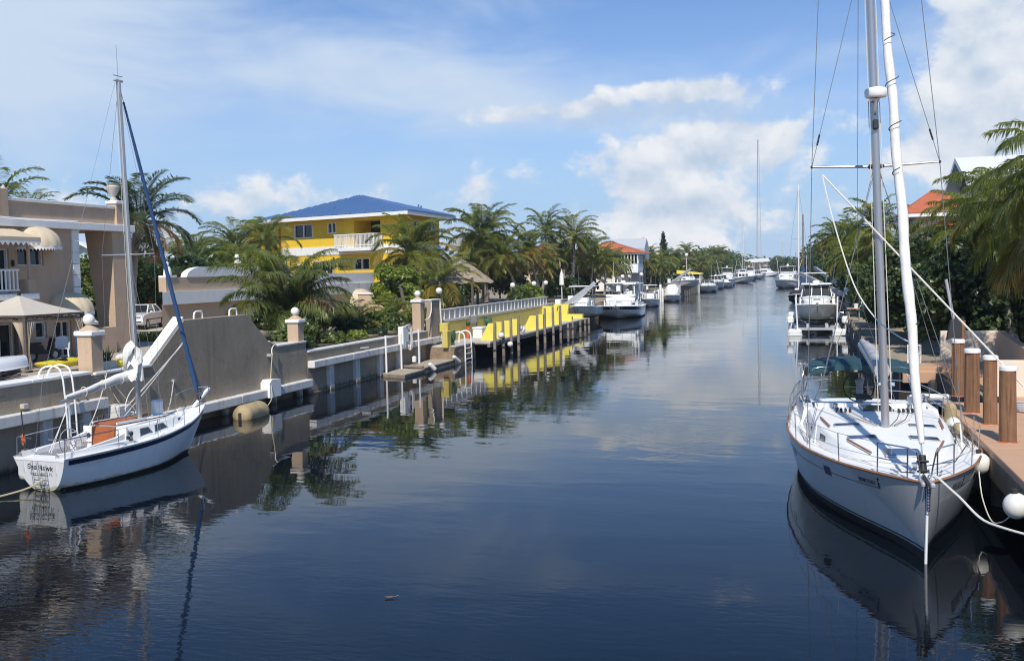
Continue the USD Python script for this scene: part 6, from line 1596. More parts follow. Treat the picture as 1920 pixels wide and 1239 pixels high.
# ------------------------------------------------------------------ motor boats
def motorboat(name, label, L, B, loc, rz, kind, hull='gelcoat', stripe=None, fb=(0.95, 1.3), draft=0.35, group=None, cat='motorboat', cover='canvas_white', ch=1.0):
    t = thing(name, label, cat, loc, rz, group)
    h = B / 2
    Hm = Hull(L, [(0, h * .93), (.35, h), (.62, h), (.8, h * .88), (.92, h * .58), (.98, h * .24), (1, .03)], [(0, fb[0]), (.4, fb[0] * 1.02), (.75, fb[0] * .55 + fb[1] * .45), (1, fb[1])],
              [(0, -draft), (.55, -draft), (.85, -draft * .2), (1, fb[1] * .45)], chine=([(0, .96), (.5, .955), (.8, .89), (1, .66)], [(0, .02), (.5, .08), (.8, .30 * fb[1]), (1, .60 * fb[1])]), stem=L * .09, stem_q=1.2)
    obj('hull', Hm.shell(34, 12), hull, t, smooth=28)
    if stripe:
        obj('sheer_stripe', Hm.strip(lambda q: Hm.s(q) - 0.30 * fb[0], lambda q: Hm.s(q) - 0.05, .008, 0.0, .985), stripe, t)
    obj('rub_rail', Hm.rail(.035, 50, 0, .99, 0.0, .01), 'white_clean', t, smooth=50)
    obj('boot_stripe', Hm.strip(lambda q: 0 * q - .05, lambda q: 0 * q + .06, .006, 0.0, .9), 'antifoul', t)
    obj('deck', Hm.deck(0, .99, 24, 9, .03, .015, .04), 'deck', t, smooth=50)
    d = lambda x: float(Hm.s(min(max(x / L, 0), 1)))

    def box(n, x, y, z, sx, sy, sz, m, b=.04, p=t, **k):
        return obj(n, MB().box((x, y, z), (sx, sy, sz), bevel=b, **k), m, p)

    def engine(n=2):
        for k in range(n):
            y = (k - (n - 1) / 2) * .62
            e = part_frame('outboard', t)
            obj('cowl', MB().prism([(-.62, .75), (-.08, .72), (-.02, 1.15), (-.2, 1.36), (-.55, 1.3)], -.19, .19, in_xz(y)), 'white_plastic' if n < 3 else 'rubber', e)
            obj('leg', MB().prism([(-.5, .74), (-.15, .74), (-.25, -.3), (-.45, -.3)], -.06, .06, in_xz(y)), 'galv', e)

    def rails(x0=.55, x1=.97, hgt=.5):
        n = 6
        for s in (-1, 1):
            pts = [Hm.at(q, 1.0, s, -.08) for q in np.linspace(x0, x1, n)]
            for p_ in pts:
                obj('stanchion', MB().cyl(p_, p_ + [0, 0, hgt], .014, n=5), 'steel', t)
            obj('bow_rail', MB().tube([p_ + [0, 0, hgt] for p_ in pts] + [(L - .02, .05 * s, d(L) + hgt)], .018, 5), 'steel', t)

    def ttop(x0, x1, w, z, z0, m='white_clean', nm='t_top'):
        q = part_frame(nm, t)
        obj('canopy', MB().box(((x0 + x1) / 2, 0, z), (x1 - x0, w, .09), bevel=.04), m, q)
        for x in (x0 + .15, x1 - .2):
            for s in (-1, 1):
                obj('leg', MB().cyl((x * .85 + (x0 + x1) / 2 * .15, s * w * .36, z0), (x, s * w * .42, z), .03, n=6), 'alu', q)
        return q
    if kind == 'console':
        box('cockpit_floor', L * .38, 0, d(L * .4) - .02, L * .62, B * .74, .1, 'canvas_grey')
        xc = L * .43
        c = part_frame('console', t)
        obj('base', MB().prism([(xc - .5, d(xc) - .1), (xc + .55, d(xc) - .1), (xc + .35, d(xc) + .85), (xc - .35, d(xc) + .95)], -.5, .5, in_xz(0)), 'gelcoat', c)
        obj('windscreen', MB().box((xc + .12, 0, d(xc) + 1.15), (.04, .9, .45), bevel=.01), 'pane', c)
        box('leaning_seat', xc - 1.1, 0, d(xc) + .45, .5, 1.1, .9, 'white_plastic')
        box('bow_seat', L * .66, 0, d(L * .66) + .15, 1.1, B * .4, .35, 'white_plastic')
        ttop(xc - 1.3, xc + .9, B * .78, d(xc) + 1.95, d(xc))
        for s in (-1, 1):
            obj('rod', MB().cyl((xc - 1.2, s * .6, d(xc) + 1.9), (xc - 1.7, s * .75, d(xc) + 3.9), .018, n=4), 'wire', t)
        rails(.62, .95, .3); engine(2)
    if kind in ('cruiser', 'express', 'hardtop'):
        st = [(L * .93, .06, .04, d(L * .93) - .03, d(L * .93) + .03, .02), (L * .84, h * .42, h * .34, d(L * .84) - .03, d(L * .84) + .2, .06), (L * .72, h * .66, h * .56, d(L * .72) - .03, d(L * .72) + .42, .09), (L * .58, h * .78, h * .68, d(L * .58) - .03, d(L * .58) + .62, .1)]
        obj('trunk_cabin', trunk(st), 'deck', t, smooth=30)
        zc = d(L * .58) + .62; x0 = L * .58
        box('cockpit_floor', L * .29, 0, d(L * .3) + .02, L * .5, B * .72, .06, 'canvas_grey')
        for s in (-1, 1):
            obj('side_coaming', MB().prism([(L * .04, d(0)), (x0, d(x0)), (x0, zc), (L * .3, d(L * .3) + .4), (L * .04, d(0) + .25)], -.06, .06, in_xz(s * h * .76)), 'gelcoat', t)
            obj('cabin_port', MB().box((L * .68, s * h * .655, d(L * .68) + .25), (L * .09, .03, .16), rz=-s * .17, bevel=.01), 'dark_glass', t)
        ht = zc + (1.75 if kind == 'cruiser' else 0.95)
        w = part_frame('windscreen', t)
        if kind == 'cruiser':
            P = lambda x, z, wd: [(x - .10 * abs(v) ** 2 * L * .25, wd * v, z) for v in np.linspace(-1, 1, 7)]
            obj('cover_panel', MB().grid(np.array([P(x0 + .75, zc - .12, h * .66), P(x0 + .15, zc + .38, h * .70)])), 'canvas_white', w, smooth=False)
            obj('lower_trim', MB().tube(P(x0 + .78, zc - .12, h * .68), .04, 6), 'rubber', w)
            obj('upper_panel', MB().box((x0 - .25, 0, zc + .48), (.9, B * .70, .22), bevel=.08), 'gelcoat', w)
        else:
            P = lambda x, z, wd: [(x - .08 * abs(v) ** 2 * L * .2, wd * v, z) for v in np.linspace(-1, 1, 7)]
            top = (x0 - .55, ht - .1, h * .64) if kind == 'hardtop' else (x0 - .6, zc + .5, h * .68)
            obj('glass', MB().grid(np.array([P(x0 + .1, zc - .02, h * .7), P(*top)])), 'smoke', w, smooth=False)
            for v in (-1, -.33, .33, 1):
                a = np.array((x0 + .12 - .08 * v * v * L * .2, h * .7 * v, zc)); b_ = np.array((top[0] + .02 - .08 * v * v * L * .2, top[2] * v, top[1]))
                obj('mullion', MB().bar(a, b_, .05), 'white_clean', w)
            for s in (-1, 1):
                obj('side_glass', MB().quad((x0 - .02, s * h * .71, zc), (L * .34, s * h * .76, zc - .1), (L * .33, s * h * .70, top[1] - .03), (top[0] - .1, s * h * .66, top[1])), 'smoke', w)
        if kind != 'express':
            q = ttop(L * .22, x0 - .1, B * .72, ht, zc - .3, nm='hardtop')
            for s in (-1, 1):
                obj('outrigger', MB().cyl((L * .4, s * h * .7, zc), (L * .15, s * h * 1.0, zc + 3.4), .018, n=4), 'wire', t)
            obj('aerial', MB().cyl((L * .35, -h * .45, ht), (L * .33, -h * .46, ht + 2.2), .014, n=4), 'white_clean', t)
            obj('radar_dome', MB().lathe([(.01, 0), (.25, 0), (.28, .1), (.2, .2), (.01, .22)], (L * .35, 0, ht + .05), 14), 'white_clean', t)
        box('helm_seat', L * .38, -h * .3, d(L * .38) + .6, .45, .5, .9, 'white_plastic'); box('helm_seat', L * .38, h * .3, d(L * .38) + .6, .45, .5, .9, 'white_plastic')
        box('bow_hatch', L * .76, 0, d(L * .76) + .43, .5, .5, .05, 'dark_glass', .01)
        if kind == 'hardtop':
            engine(2)
        rails()
        a = part_frame('anchor', t); obj('plough', MB().bar((L - .25, 0, d(L) + .03), (L + .22, 0, d(L) - .06), .1, .1), 'galv', a); obj('roller', MB().box((L - .1, 0, d(L) + .08), (.5, .18, .07), bevel=.02), 'galv', a)
    if kind == 'covered':
        rings = []
        for x, w_, hh in ((.02 * L, h * .9, .5), (.3 * L, h * .96, 1.5), (.52 * L, h * .95, 1.75), (.75 * L, h * .7, .75), (.95 * L, h * .22, .1)):
            rings.append([(x, w_ * math.copysign(abs(math.cos(a)) ** 1.2, math.cos(a)), d(x) + hh * min(1.0, 1.25 * math.sin(a))) for a in np.linspace(0, PI, 7)])
        obj('cover', loft([[(p[0], p[1], d(p[0]) + (p[2] - d(p[0])) * ch) for p in r] for r in rings]), cover, t, smooth=25); engine(1)
    if kind == 'flybridge':
        z = d(L * .4)
        st = [(L * .8, h * .3, h * .2, d(L * .8) - .02, d(L * .8) + .1, .03), (L * .66, h * .7, h * .6, d(L * .66) - .02, z + .75, .1), (L * .58, h * .8, h * .72, z - .02, z + 1.45, .05), (L * .26, h * .8, h * .74, z - .02, z + 1.45, .05)]
        obj('deckhouse', trunk(st), 'gelcoat', t, smooth=30)
        w = part_frame('house_windows', t)
        obj('front_glass', MB().quad((L * .648, -h * .5, z + .85), (L * .648, h * .5, z + .85), (L * .595, h * .56, z + 1.38), (L * .595, -h * .56, z + 1.38)), 'dark_glass', w)
        for s in (-1, 1):
            obj('side_glass', MB().box((L * .43, s * (h * .775), z + 1.0), (L * .24, .04, .42), bevel=.01), 'dark_glass', w)
        f = part_frame('flybridge', t)
        obj('deck', MB().box((L * .40, 0, z + 1.55), (L * .34, B * .8, .1), bevel=.03), 'gelcoat', f)
        obj('coaming', loft([[(L * .56, -h * .6, z + 1.6), (L * .585, -h * .5, z + 2.2), (L * .585, h * .5, z + 2.2), (L * .56, h * .6, z + 1.6)], [(L * .3, -h * .75, z + 1.6), (L * .3, -h * .72, z + 2.15), (L * .3, h * .72, z + 2.15), (L * .3, h * .75, z + 1.6)]]), 'gelcoat', f)
        obj('top', MB().box((L * .41, 0, z + 3.35), (L * .26, B * .72, .1), bevel=.04), 'white_clean', f)
        for x in (.31, .52):
            for s in (-1, 1):
                obj('leg', MB().cyl((L * x, s * h * .65, z + 2.1), (L * x, s * h * .62, z + 3.35), .04, n=6), 'white_clean', f)
        obj('screen', MB().box((L * .52, 0, z + 2.5), (.03, B * .62, .55)), 'smoke', f)
        obj('dome', MB().sphere((L * .42, 0, z + 3.65), .25, 12), 'white_clean', f)
        for s in (-1, 1):
            obj('outrigger', MB().cyl((L * .42, s * h * .85, z + 1.0), (L * .2, s * h * 1.3, z + 5.4), .03, n=4), 'white_clean', t)
        box('cockpit', L * .13, 0, d(0) + .02, L * .22, B * .7, .06, 'canvas_grey'); rails()
    if kind == 'trawler':
        z = d(L * .4)
        obj('deckhouse', MB().box((L * .42, 0, z + .8), (L * .34, B * .72, 1.7), bevel=.05), 'gelcoat', t)
        w = part_frame('house_windows', t)
        for k in range(3):
            obj('pane', MB().box((L * .592, (k - 1) * B * .22, z + 1.1), (.03, B * .17, .7), bevel=.01), 'dark_glass', w)
            for s in (-1, 1):
                obj('pane', MB().box((L * (.32 + .1 * k), s * B * .362, z + 1.1), (L * .07, .03, .6), bevel=.01), 'dark_glass', w)
        obj('pilot_house', MB().box((L * .46, 0, z + 2.15), (L * .16, B * .52, 1.1), bevel=.06), 'gelcoat', t); obj('pilot_window', MB().box((L * .541, 0, z + 2.3), (.03, B * .4, .45), bevel=.01), 'hatch', t)
        obj('roof', MB().box((L * .45, 0, z + 2.76), (L * .2, B * .6, .1), bevel=.03), 'white_clean', t)
        obj('bulwark', Hm.rail(.09, 50, 0, .99, .06), 'gelcoat', t); rails(.5, .97, .5)
    return t, Hm


S90 = -PI / 2
# boats along the left bank, nearest first (all lie bow towards the bridge, as in the picture)
motorboat('centre_console_boat', 'white centre console boat hung on the grey hoist at the end of the yellow dock', 7.4, 3.2, (-20.3, 95.4, 0.6), math.radians(-86), 'console', hull='gelcoat_tan', fb=(0.85, 1.1), draft=0.5)
motorboat('cruiser', 'white express cruiser with black sheer band and white hardtop, beside the hoisted boat', 11.5, 4.4, (-18.5, 107.5, 0.0), math.radians(-86), 'cruiser', hull='gelcoat', stripe='navy', fb=(1.1, 1.35), draft=0.4)
motorboat('covered_skiff', 'white skiff under a pale tent cover near the white picket dock', 5.6, 2.5, (-19.3, 151.5, 0.0), math.radians(-80), 'covered', fb=(0.75, 1.05))
motorboat('hoisted_cruiser', 'white sport boat with grey brown bottom hoisted high on davits beyond the covered skiff', 8.0, 2.9, (-20.6, 171.0, 1.75), math.radians(-62), 'express', hull='gelcoat_old', fb=(1.0, 1.25), draft=0.55)
motorboat('cruiser', 'low white cabin cruiser with dark windscreen moored at the brown bulkhead', 10.5, 4.2, (-19.4, 206, 0.0), math.radians(-80), 'express', fb=(1.1, 1.4))
motorboat('runabout', 'small white runabout behind the low cabin cruiser', 7.5, 2.8, (-18.6, 247, 0.0), math.radians(-75), 'console', fb=(1.0, 1.3))
motorboat('flybridge_boat', 'white flybridge boat with tower in the middle of the far moorings', 12.0, 4.2, (-20.0, 277, 0.0), math.radians(-85), 'flybridge', hull='gelcoat_old', fb=(1.3, 1.7))
motorboat('trawler', 'cream trawler with three dark front windows and tall mast behind', 13.0, 4.6, (-20.4, 306, 0.0), math.radians(-62), 'trawler', fb=(1.3, 2.1))
motorboat('flybridge_boat', 'white flybridge boat with grey hull just beyond the trawler', 11.0, 4.0, (-19.2, 352, 0.0), math.radians(-70), 'flybridge', hull='galv', fb=(1.4, 1.8))
motorboat('far_cruiser', 'far white cruiser moored two boats beyond the trawler', 11.0, 4.0, (-19.5, 392, 0.0), math.radians(-60), 'hardtop', fb=(1.3, 1.7))
motorboat('far_cruiser', 'far white cabin cruiser below the white roofed boathouse', 14.0, 4.6, (-22.0, 475, 0.0), math.radians(-25), 'flybridge', fb=(1.6, 2.2))
motorboat('far_runabout', 'farthest small white boat lying at the head of the canal', 13.0, 4.0, (-14.5, 524, 0.0), math.radians(-8), 'express', fb=(1.5, 1.9))
motorboat('moored_cruiser', 'white cruiser with raised bow moored between the runabout and the flybridge boat', 9.0, 3.3, (-20.6, 262, 0.0), math.radians(-80), 'hardtop', fb=(1.2, 1.6))
motorboat('moored_launch', 'white open launch tucked between the trawler and the grey hulled boat', 8.5, 3.0, (-20.8, 333, 0.0), math.radians(-72), 'console', fb=(1.3, 1.7))
motorboat('far_cruiser', 'far white hardtop cruiser just short of the boathouse', 11.0, 4.2, (-21.5, 428, 0.0), math.radians(-55), 'hardtop', fb=(1.6, 2.0))
motorboat('far_launch', 'far white launch close to the bank by the boathouse', 10.0, 3.6, (-20.8, 452, 0.0), math.radians(-60), 'express', fb=(1.5, 1.9))
motorboat('moored_skiff', 'white open skiff lying close behind the express cruiser at the white pickets', 6.0, 2.3, (-19.6, 133.0, 0.0), math.radians(-84), 'console', fb=(0.8, 1.1))
motorboat('moored_cruiser', 'white hardtop cruiser moored behind the low cabin cruiser', 9.5, 3.4, (-19.8, 234, 0.0), math.radians(-80), 'hardtop', fb=(1.3, 1.7))
# right bank
motorboat('lifted_boat', 'white hardtop boat with grey underside on the floating lift, bow to the camera', 8.8, 3.1, (1.0, 83.0, 0.92), math.radians(-90), 'hardtop', hull='gelcoat_tan', fb=(1.0, 1.25), draft=0.62)
motorboat('white_console', 'white open boat with rod holders directly behind the lifted boat', 8.0, 2.9, (1.2, 101.0, 1.15), math.radians(-90), 'console', fb=(1.1, 1.35))
motorboat('sportfisher', 'white sportfishing boat with flybridge beyond the blue sail cover', 13.0, 4.4, (-2.4, 232, 0.0), math.radians(-98), 'flybridge', fb=(1.4, 2.0))
motorboat('dark_skiff', 'dark covered tender at the outer side of the lifted boat', 4.0, 1.7, (-0.65, 113.5, 1.1), math.radians(-90), 'covered', hull='rubber', fb=(0.6, 0.8), cover='rubber', ch=0.35)

t = thing('boat_lift', 'floating boat lift with white corner tanks and guide posts under the lifted boat', 'boat lift')
for x in (-0.55, 2.5):
    for y in (73.4, 80.4):
        obj('tank', MB().box((x, y, 0.16), (0.95, 1.5, 0.55), bevel=0.12), 'white_plastic', t)
        obj('tank_base', MB().box((x, y, -0.02), (1.05, 1.6, 0.18), bevel=0.03), 'galv', t)
        obj('upper_tank', MB().box((x + (-.33 if x < 0 else .42), y + 0.9, 1.05), (0.5, 0.9, 0.5), bevel=0.1), 'white_plastic', t)
        obj('guide_post', MB().cyl((x + (.2 if x < 0 else -.2), y - .3, 0.3), (x + (.05 if x < 0 else -.15), y - .3, 2.75), 0.055, n=8), 'white_clean', t)
        obj('tank_leg', MB().cyl((x + (-.33 if x < 0 else .42), y + .7, 0.2), (x + (-.33 if x < 0 else .42), y + .7, 0.85), 0.07, n=7), 'galv', t)
for y in (73.9, 76.8, 80.0):
    obj('cross_beam', MB().bar((-0.6, y, 0.42), (2.6, y, 0.42), 0.18), 'galv', t)
for x in (0.35, 1.65):
    obj('bunk', MB().box((x, 77.5, 0.6), (0.22, 7.0, 0.22), bevel=0.02), 'canvas_grey', t)


def davit_pair(label, pts, grp=None):
    for i, (a, b) in enumerate(pts):
        t = thing('boat_hoist', label[i], 'hoist', group='grey boat hoist arms')
        a, b = np.array(a, float), np.array(b, float)
        obj('arm', MB().bar(a, b, 0.26, 0.34), 'galv', t)
        obj('post', MB().bar((a[0], a[1], 0.0), a + [0, 0, .1], 0.4), 'galv', t)
        obj('motor_box', MB().box(a + [-.1, -.3, .45], (0.5, 0.55, 0.7), bevel=.03), 'white_clean', t)
        obj('cable', MB().cyl(b, b - [0, 0, 1.6], .02, n=4), 'wire', t)


davit_pair(('grey hoist arm at the end of the yellow dock, nearer one', 'grey hoist arm at the end of the yellow dock, farther one'), (((-20.1, 83.0, 1.7), (-17.8, 83.6, 3.4)), ((-20.6, 90.0, 1.8), (-18.6, 90.6, 3.8))))
davit_pair(('grey hoist arm rising behind the express cruiser, left one', 'grey hoist arm rising behind the express cruiser, right one'), (((-21.0, 117, 2.2), (-25.4, 124, 4.2)), ((-21.2, 127, 2.2), (-24.6, 131, 4.6))))
davit_pair(('grey hoist arm over the hoisted sport boat', 'grey hoist arm behind the hoisted sport boat'), (((-20.9, 163, 2.4), (-18.2, 169, 4.7)), ((-19.5, 196, 2.0), (-22.3, 199, 4.2))))
davit_pair(('long grey hoist arm right of the lifted boat', 'grey hoist arm above the red roofed shed'), (((3.6, 86, 2.3), (-0.2, 96, 4.2)), ((3.4, 106, 3.0), (1.3, 118, 4.7))))
t = thing('hoist_cover', 'green and grey cover hanging below the hoisted sport boat', 'cover', (-19.7, 160.5, 0.2))
obj('drape', MB().grid(np.array([[(1.5 * u - .7, .15 * math.sin(9 * u), 2.1 - 1.5 * v + .1 * math.sin(7 * u)) for u in np.linspace(0, 1, 10)] for v in np.linspace(0, 1, 5)])), 'canvas_grey', t, smooth=60)
obj('band', MB().box((0.05, 0, 0.62), (1.4, .3, .22), bevel=.03), 'green_plastic', t)
obj('post', MB().cyl((0.9, 0.3, -1), (0.9, 0.3, 1.4), .16, n=9), 'rubber', t); obj('post', MB().cyl((-.5, 0.3, -1), (-.5, 0.3, 1.0), .14, n=9), 'rubber', t)

# white picket dock and further left bank edges
t = thing('picket_dock', 'white dock with tall white pickets beyond the express cruiser', 'dock')
for k, y in enumerate(np.arange(113.0, 160.0, 0.72)):
    zz = 1.55 + 0.3 * math.sin(k * 1.7) + 0.2 * math.sin(k * 0.31) + (0.6 if k % 9 == 0 else 0)
    obj('picket', MB().box((-20.05 - 0.15 * (k % 3), y, zz / 2 - 0.3), (0.3, 0.42, zz + 0.6), bevel=0.02), 'white_clean', t)
for z in (0.8, 1.5):
    obj('rail', MB().box((-20.35, 136.5, z), (0.12, 47, 0.2)), 'white_clean', t)
obj('deck', MB().box((-21.2, 136.5, 1.15), (1.7, 47, 0.16)), 'white_dirty', t)
t = thing('dock_shelter', 'white open shelter with lamp globes on the white picket dock', 'shelter', (-21.3, 124, 1.2))
obj('roof', MB().box((0, 0, 1.9), (3.2, 6.5, 0.14), bevel=.03), 'white_clean', t)
for x in (-1.4, 1.4):
    for y in (-3, 0, 3):
        obj('post', MB().box((x, y, .95), (.14, .14, 1.9)), 'white_clean', t)
obj('counter', MB().box((.6, 0, .5), (1.2, 5.5, 1.0), bevel=.02), 'white_clean', t)
for i, (x, y, z) in enumerate(((-22.6, 128, 4.0), (-22.1, 130.5, 4.0), (-20.9, 133, 4.2))):
    globe_lamp(('white globe lamp above the dock shelter, leftmost of three', 'white globe lamp above the dock shelter, middle of three', 'white globe lamp above the dock shelter, rightmost of three')[i], x, y, 1.3, z, r=.26, group='globe lamps by the dock shelter')
t = thing('brown_bulkhead', 'brown plank bulkhead along the left bank below the hoisted boat', 'bulkhead')
for k, y in enumerate(np.arange(160.5, 300, 1.25)):
    obj('plank', MB().box((-19.9, y, 0.55), (0.25, 1.2, 2.0)), ('rock', 'timber_brown', 'concrete')[k % 3], t)
t = thing('yellow_canopy', 'small yellow canopy on posts behind the hoist arms', 'canopy', (-21.4, 198, 1.5))
obj('roof', MB().prism([(-2.4, 2.3), (2.4, 2.1), (2.4, 2.35), (-2.4, 3.0)], -2.2, 2.2, in_xz(0)), 'yellow', t)
for x in (-2.1, 2.1):
    for y in (-1.9, 1.9):
        obj('post', MB().box((x, y, 1.1), (.16, .16, 2.2)), 'white', t)
t = thing('yellow_wall', 'pale yellow wall section on the bank beside the cabin cruiser', 'wall', (-19.75, 203, 0))
obj('wall', MB().box((0, 0, 0.9), (.3, 14, 1.7), bevel=.02), 'yellow_wall', t)
t = thing('street_lamp', 'tall pale lamp post with round white head above the far palms', 'lamp post', (-21.2, 190, 1.5))
obj('post', MB().cyl((0, 0, 0), (0, 0, 5.6), .13, .09, 8), 'concrete', t); obj('globe', MB().sphere((0, 0, 5.9), .36, 12), 'globe', t); obj('crossarm', MB().bar((-1.0, 0, 5.2), (1.0, 0, 5.2), .12), 'timber', t)
t = thing('patio_umbrella', 'closed white patio umbrella on the bank left of the hoisted centre console', 'umbrella', (-23.8, 99, 1.9))
obj('pole', MB().cyl((0, 0, 0), (0, 0, 3.2), .04, n=6), 'white_clean', t); obj('canopy', MB().lathe([(.02, 1.5), (.26, 1.6), (.2, 2.6), (.04, 3.1), (.01, 3.12)], n=10), 'canvas_white', t)
# far sailing boats: only hull, mast and sail cover can be told apart
def far_sailboat(label, loc, rz, L, mast, cover):
    t = thing('far_sailboat', label, 'sailboat', loc, rz)
    h = L * .15
    Hf = Hull(L, [(0, h * .75), (.45, h), (.8, h * .6), (1, .03)], [(0, 1.1), (.5, 1.05), (1, 1.5)], [(0, 0), (.5, -.4), (1, 0)], [(0, .4), (.5, .38), (1, .9)], stem=1.0)
    obj('hull', Hf.shell(22, 9), 'gelcoat', t); obj('deck', Hf.deck(0, .99, 14, 7), 'deck', t)
    obj('cabin', trunk([(L * .78, h * .2, h * .12, 1.15, 1.2, .02), (L * .6, h * .6, h * .5, 1.05, 1.5, .05), (L * .32, h * .65, h * .55, 1.05, 1.6, .05)]), 'deck', t)
    obj('mast', MB().cyl((L * .56, 0, 1.4), (L * .54, 0, mast), .09, .07, 8), 'white_clean', t)
    obj('spreader', MB().bar((L * .55, -.9, mast * .55), (L * .55, .9, mast * .55), .05), 'alu', t)
    obj('boom_cover', MB().tube([(L * .54, 0, 2.4), (L * .3, 0, 2.35), (L * .12, 0, 2.25)], [.28, .24, .1], 9), cover, t)
    for s in (-1, 1):
        obj('shroud', MB().tube([(L * .5, s * h * .9, 1.1), (L * .55, .9 * s, mast * .55), (L * .54, 0, mast - .2)], .012, 4), 'wire', t)
    obj('forestay', MB().tube([(L * .98, 0, 1.45), (L * .54, 0, mast - .1)], .03, 4), 'white_clean', t)
    return t


far_sailboat('sailboat with tall white mast and blue sail cover beyond the lifted boat', (-0.5, 140, 0), math.radians(-90), 9.5, 15.4, 'canvas_blue')
far_sailboat('far sailboat with slim white mast behind the trawler', (-19.5, 331, 0), math.radians(-80), 12.0, 19.5, 'canvas_white')
t = thing('timber_mast', 'slim brown timber pole standing beside the tall white mast', 'pole', (0.05, 133, 0))
obj('pole', MB().cyl((0, 0, 0), (0, 0, 11.5), .11, .08, 8), 'timber_brown', t); obj('wrapped_sail', MB().tube([(-.05, 0, 2.6), (0, 0, 3.6), (0.02, 0, 4.9)], [.3, .32, .12], 9), 'canvas_blue', t)
# dock clutter on the right bank beyond the lift
fence('grey plank bulkhead along the right bank beyond the boat lift', 3.15, 74, 140, 1.5, 1.1)
t = thing('boat_shed', 'grey boat shed with flat rust red roof right of the lifted boat', 'shed', (4.2, 111, 1.2))
obj('roof', MB().box((0, 0, 2.45), (2.3, 5, .42), bevel=.02), 'brick_red', t)
obj('wall', MB().box((0.15, 0.2, 1.1), (1.9, 4.4, 2.3)), 'plank', t)
obj('door', MB().box((-.3, -2.02, 1.0), (.7, .05, 1.8)), 'under', t); obj('window', MB().box((.6, -2.02, 1.4), (.5, .05, .6)), 'galv', t)
t = thing('dock_railing', 'white dock railing and gear between the right bank boats', 'railing', (2.6, 92, 1.4))
for k in range(8):
    obj('post', MB().box((0, k * 1.6, .5), (.09, .09, 1.0)), 'white_clean', t)
obj('rail', MB().box((0, 5.6, 1.0), (.1, 11.4, .1)), 'white_clean', t); obj('deck', MB().box((.3, 5.6, -.1), (1.4, 12, .2)), 'plank', t)
t = thing('fish_table', 'tan fish cleaning table on the plank bulkhead right of the boat lift', 'table', (3.3, 70.5, 1.2))
obj('top', MB().box((0, 0, .8), (.9, .8, .08), bevel=.02), 'dock_tan', t)
for x in (-.35, .35):
    obj('leg', MB().box((x, 0, .4), (.08, .5, .8)), 'timber', t)
obj('bucket', MB().lathe([(.01, 0), (.13, 0), (.16, .3), (.14, .3), (.12, .03)], (.15, 0, .84), 12), 'white_plastic', t)

# ------------------------------------------------------------------ far houses
h = thing('veranda_house', 'white veranda house with red tiled roof among the far palms', 'house', (-22.0, 136.5, 1.9))
obj('wall', MB().box((-4.2, 4.5, 2.6), (6.6, 9, 5.2)), 'white', h)
obj('lower_floor', MB().box((-0.6, 2.0, 1.2), (1.6, 3.6, 2.4)), 'roof_grey', h)
obj('veranda_floor', MB().box((-1.0, 0.2, 2.65), (2.8, 4.4, .2)), 'white_clean', h)
obj('veranda_panel', MB().box((-1.0, -1.95, 3.25), (2.8, .12, 1.0)), 'white_clean', h); obj('veranda_panel', MB().box((.36, .2, 3.25), (.12, 4.3, 1.0)), 'white_clean', h)
for k in range(7):
    obj('post', MB().box((-2.3 + k * .44, -1.95, 4.4), (.12, .12, 1.4)), 'white_clean', h)
for k in range(5):
    obj('post', MB().box((.36, -1.5 + k * .9, 4.4), (.12, .12, 1.4)), 'white_clean', h)
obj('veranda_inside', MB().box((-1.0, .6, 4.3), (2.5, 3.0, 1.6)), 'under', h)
obj('fascia', MB().box((-1.0, .2, 5.15), (3.3, 4.8, .22)), 'white_clean', h)
obj('roof', MB().add(np.array([(-8, -2.4, 5.27), (.7, -2.4, 5.27), (.7, 9.6, 5.27), (-8, 9.6, 5.27), (-4.6, 2.0, 7.1), (-4.6, 6, 7.1)]), [[0, 1, 4], [1, 2, 5], [1, 5, 4], [2, 3, 5], [3, 0, 4], [3, 4, 5], [0, 2, 1], [0, 3, 2]]), 'roof_red', h, smooth=False)
obj('gable_block', MB().prism([(-4.4, 4.5), (-.6, 4.5), (-.6, 6.1), (-2.5, 7.6), (-4.4, 6.1)], -6, 0, lambda v: np.stack([v[:, 2] * .9 - .3, v[:, 0] * 1.2 + 14, v[:, 1]], 1)), 'roof_grey', h)
h = thing('red_roof_house', 'distant house with red roof half hidden behind the slim palms', 'house', (-34, 130, 1.9))
obj('wall', MB().box((0, 2.5, 2.6), (7, 7, 5.2)), 'cream', h)
obj('roof', MB().add(np.array([(-4.2, -1.6, 5.1), (4.2, -1.6, 5.1), (4.2, 6.6, 5.1), (-4.2, 6.6, 5.1), (0, 2.5, 6.9)]), [[0, 1, 4], [1, 2, 4], [2, 3, 4], [3, 0, 4], [0, 2, 1], [0, 3, 2]]), 'roof_red', h, smooth=False)
obj('window', MB().box((1.2, -1.02, 3.4), (1.4, .08, 1.2)), 'dark_glass', h)
h = thing('boathouse', 'long low boathouse with white roof at the head of the canal', 'building', (-24.5, 522, 1.2))
obj('roof', MB().prism([(-8.5, 5.3), (8.5, 6.0), (7.6, 7.8), (-7.2, 7.2)], -5, 0, in_xz(0)), 'roof_white', h)
obj('wall', MB().box((0, 2.6, 2.7), (15.5, 5, 5.4)), 'bark_dark', h)
for k in range(5):
    obj('post', MB().box((-7 + 3.5 * k, -.2, 2.6), (.35, .35, 5.2)), 'galv', h)
h = thing('hip_roof_house', 'house with red tiled hip roof behind the furled headsail', 'house', (9.9, 75, 1.5))
zr = 0.0
obj('wall', MB().box((0.6, 3.4, 3.4), (5.6, 6.0, 6.8)), 'white', h)
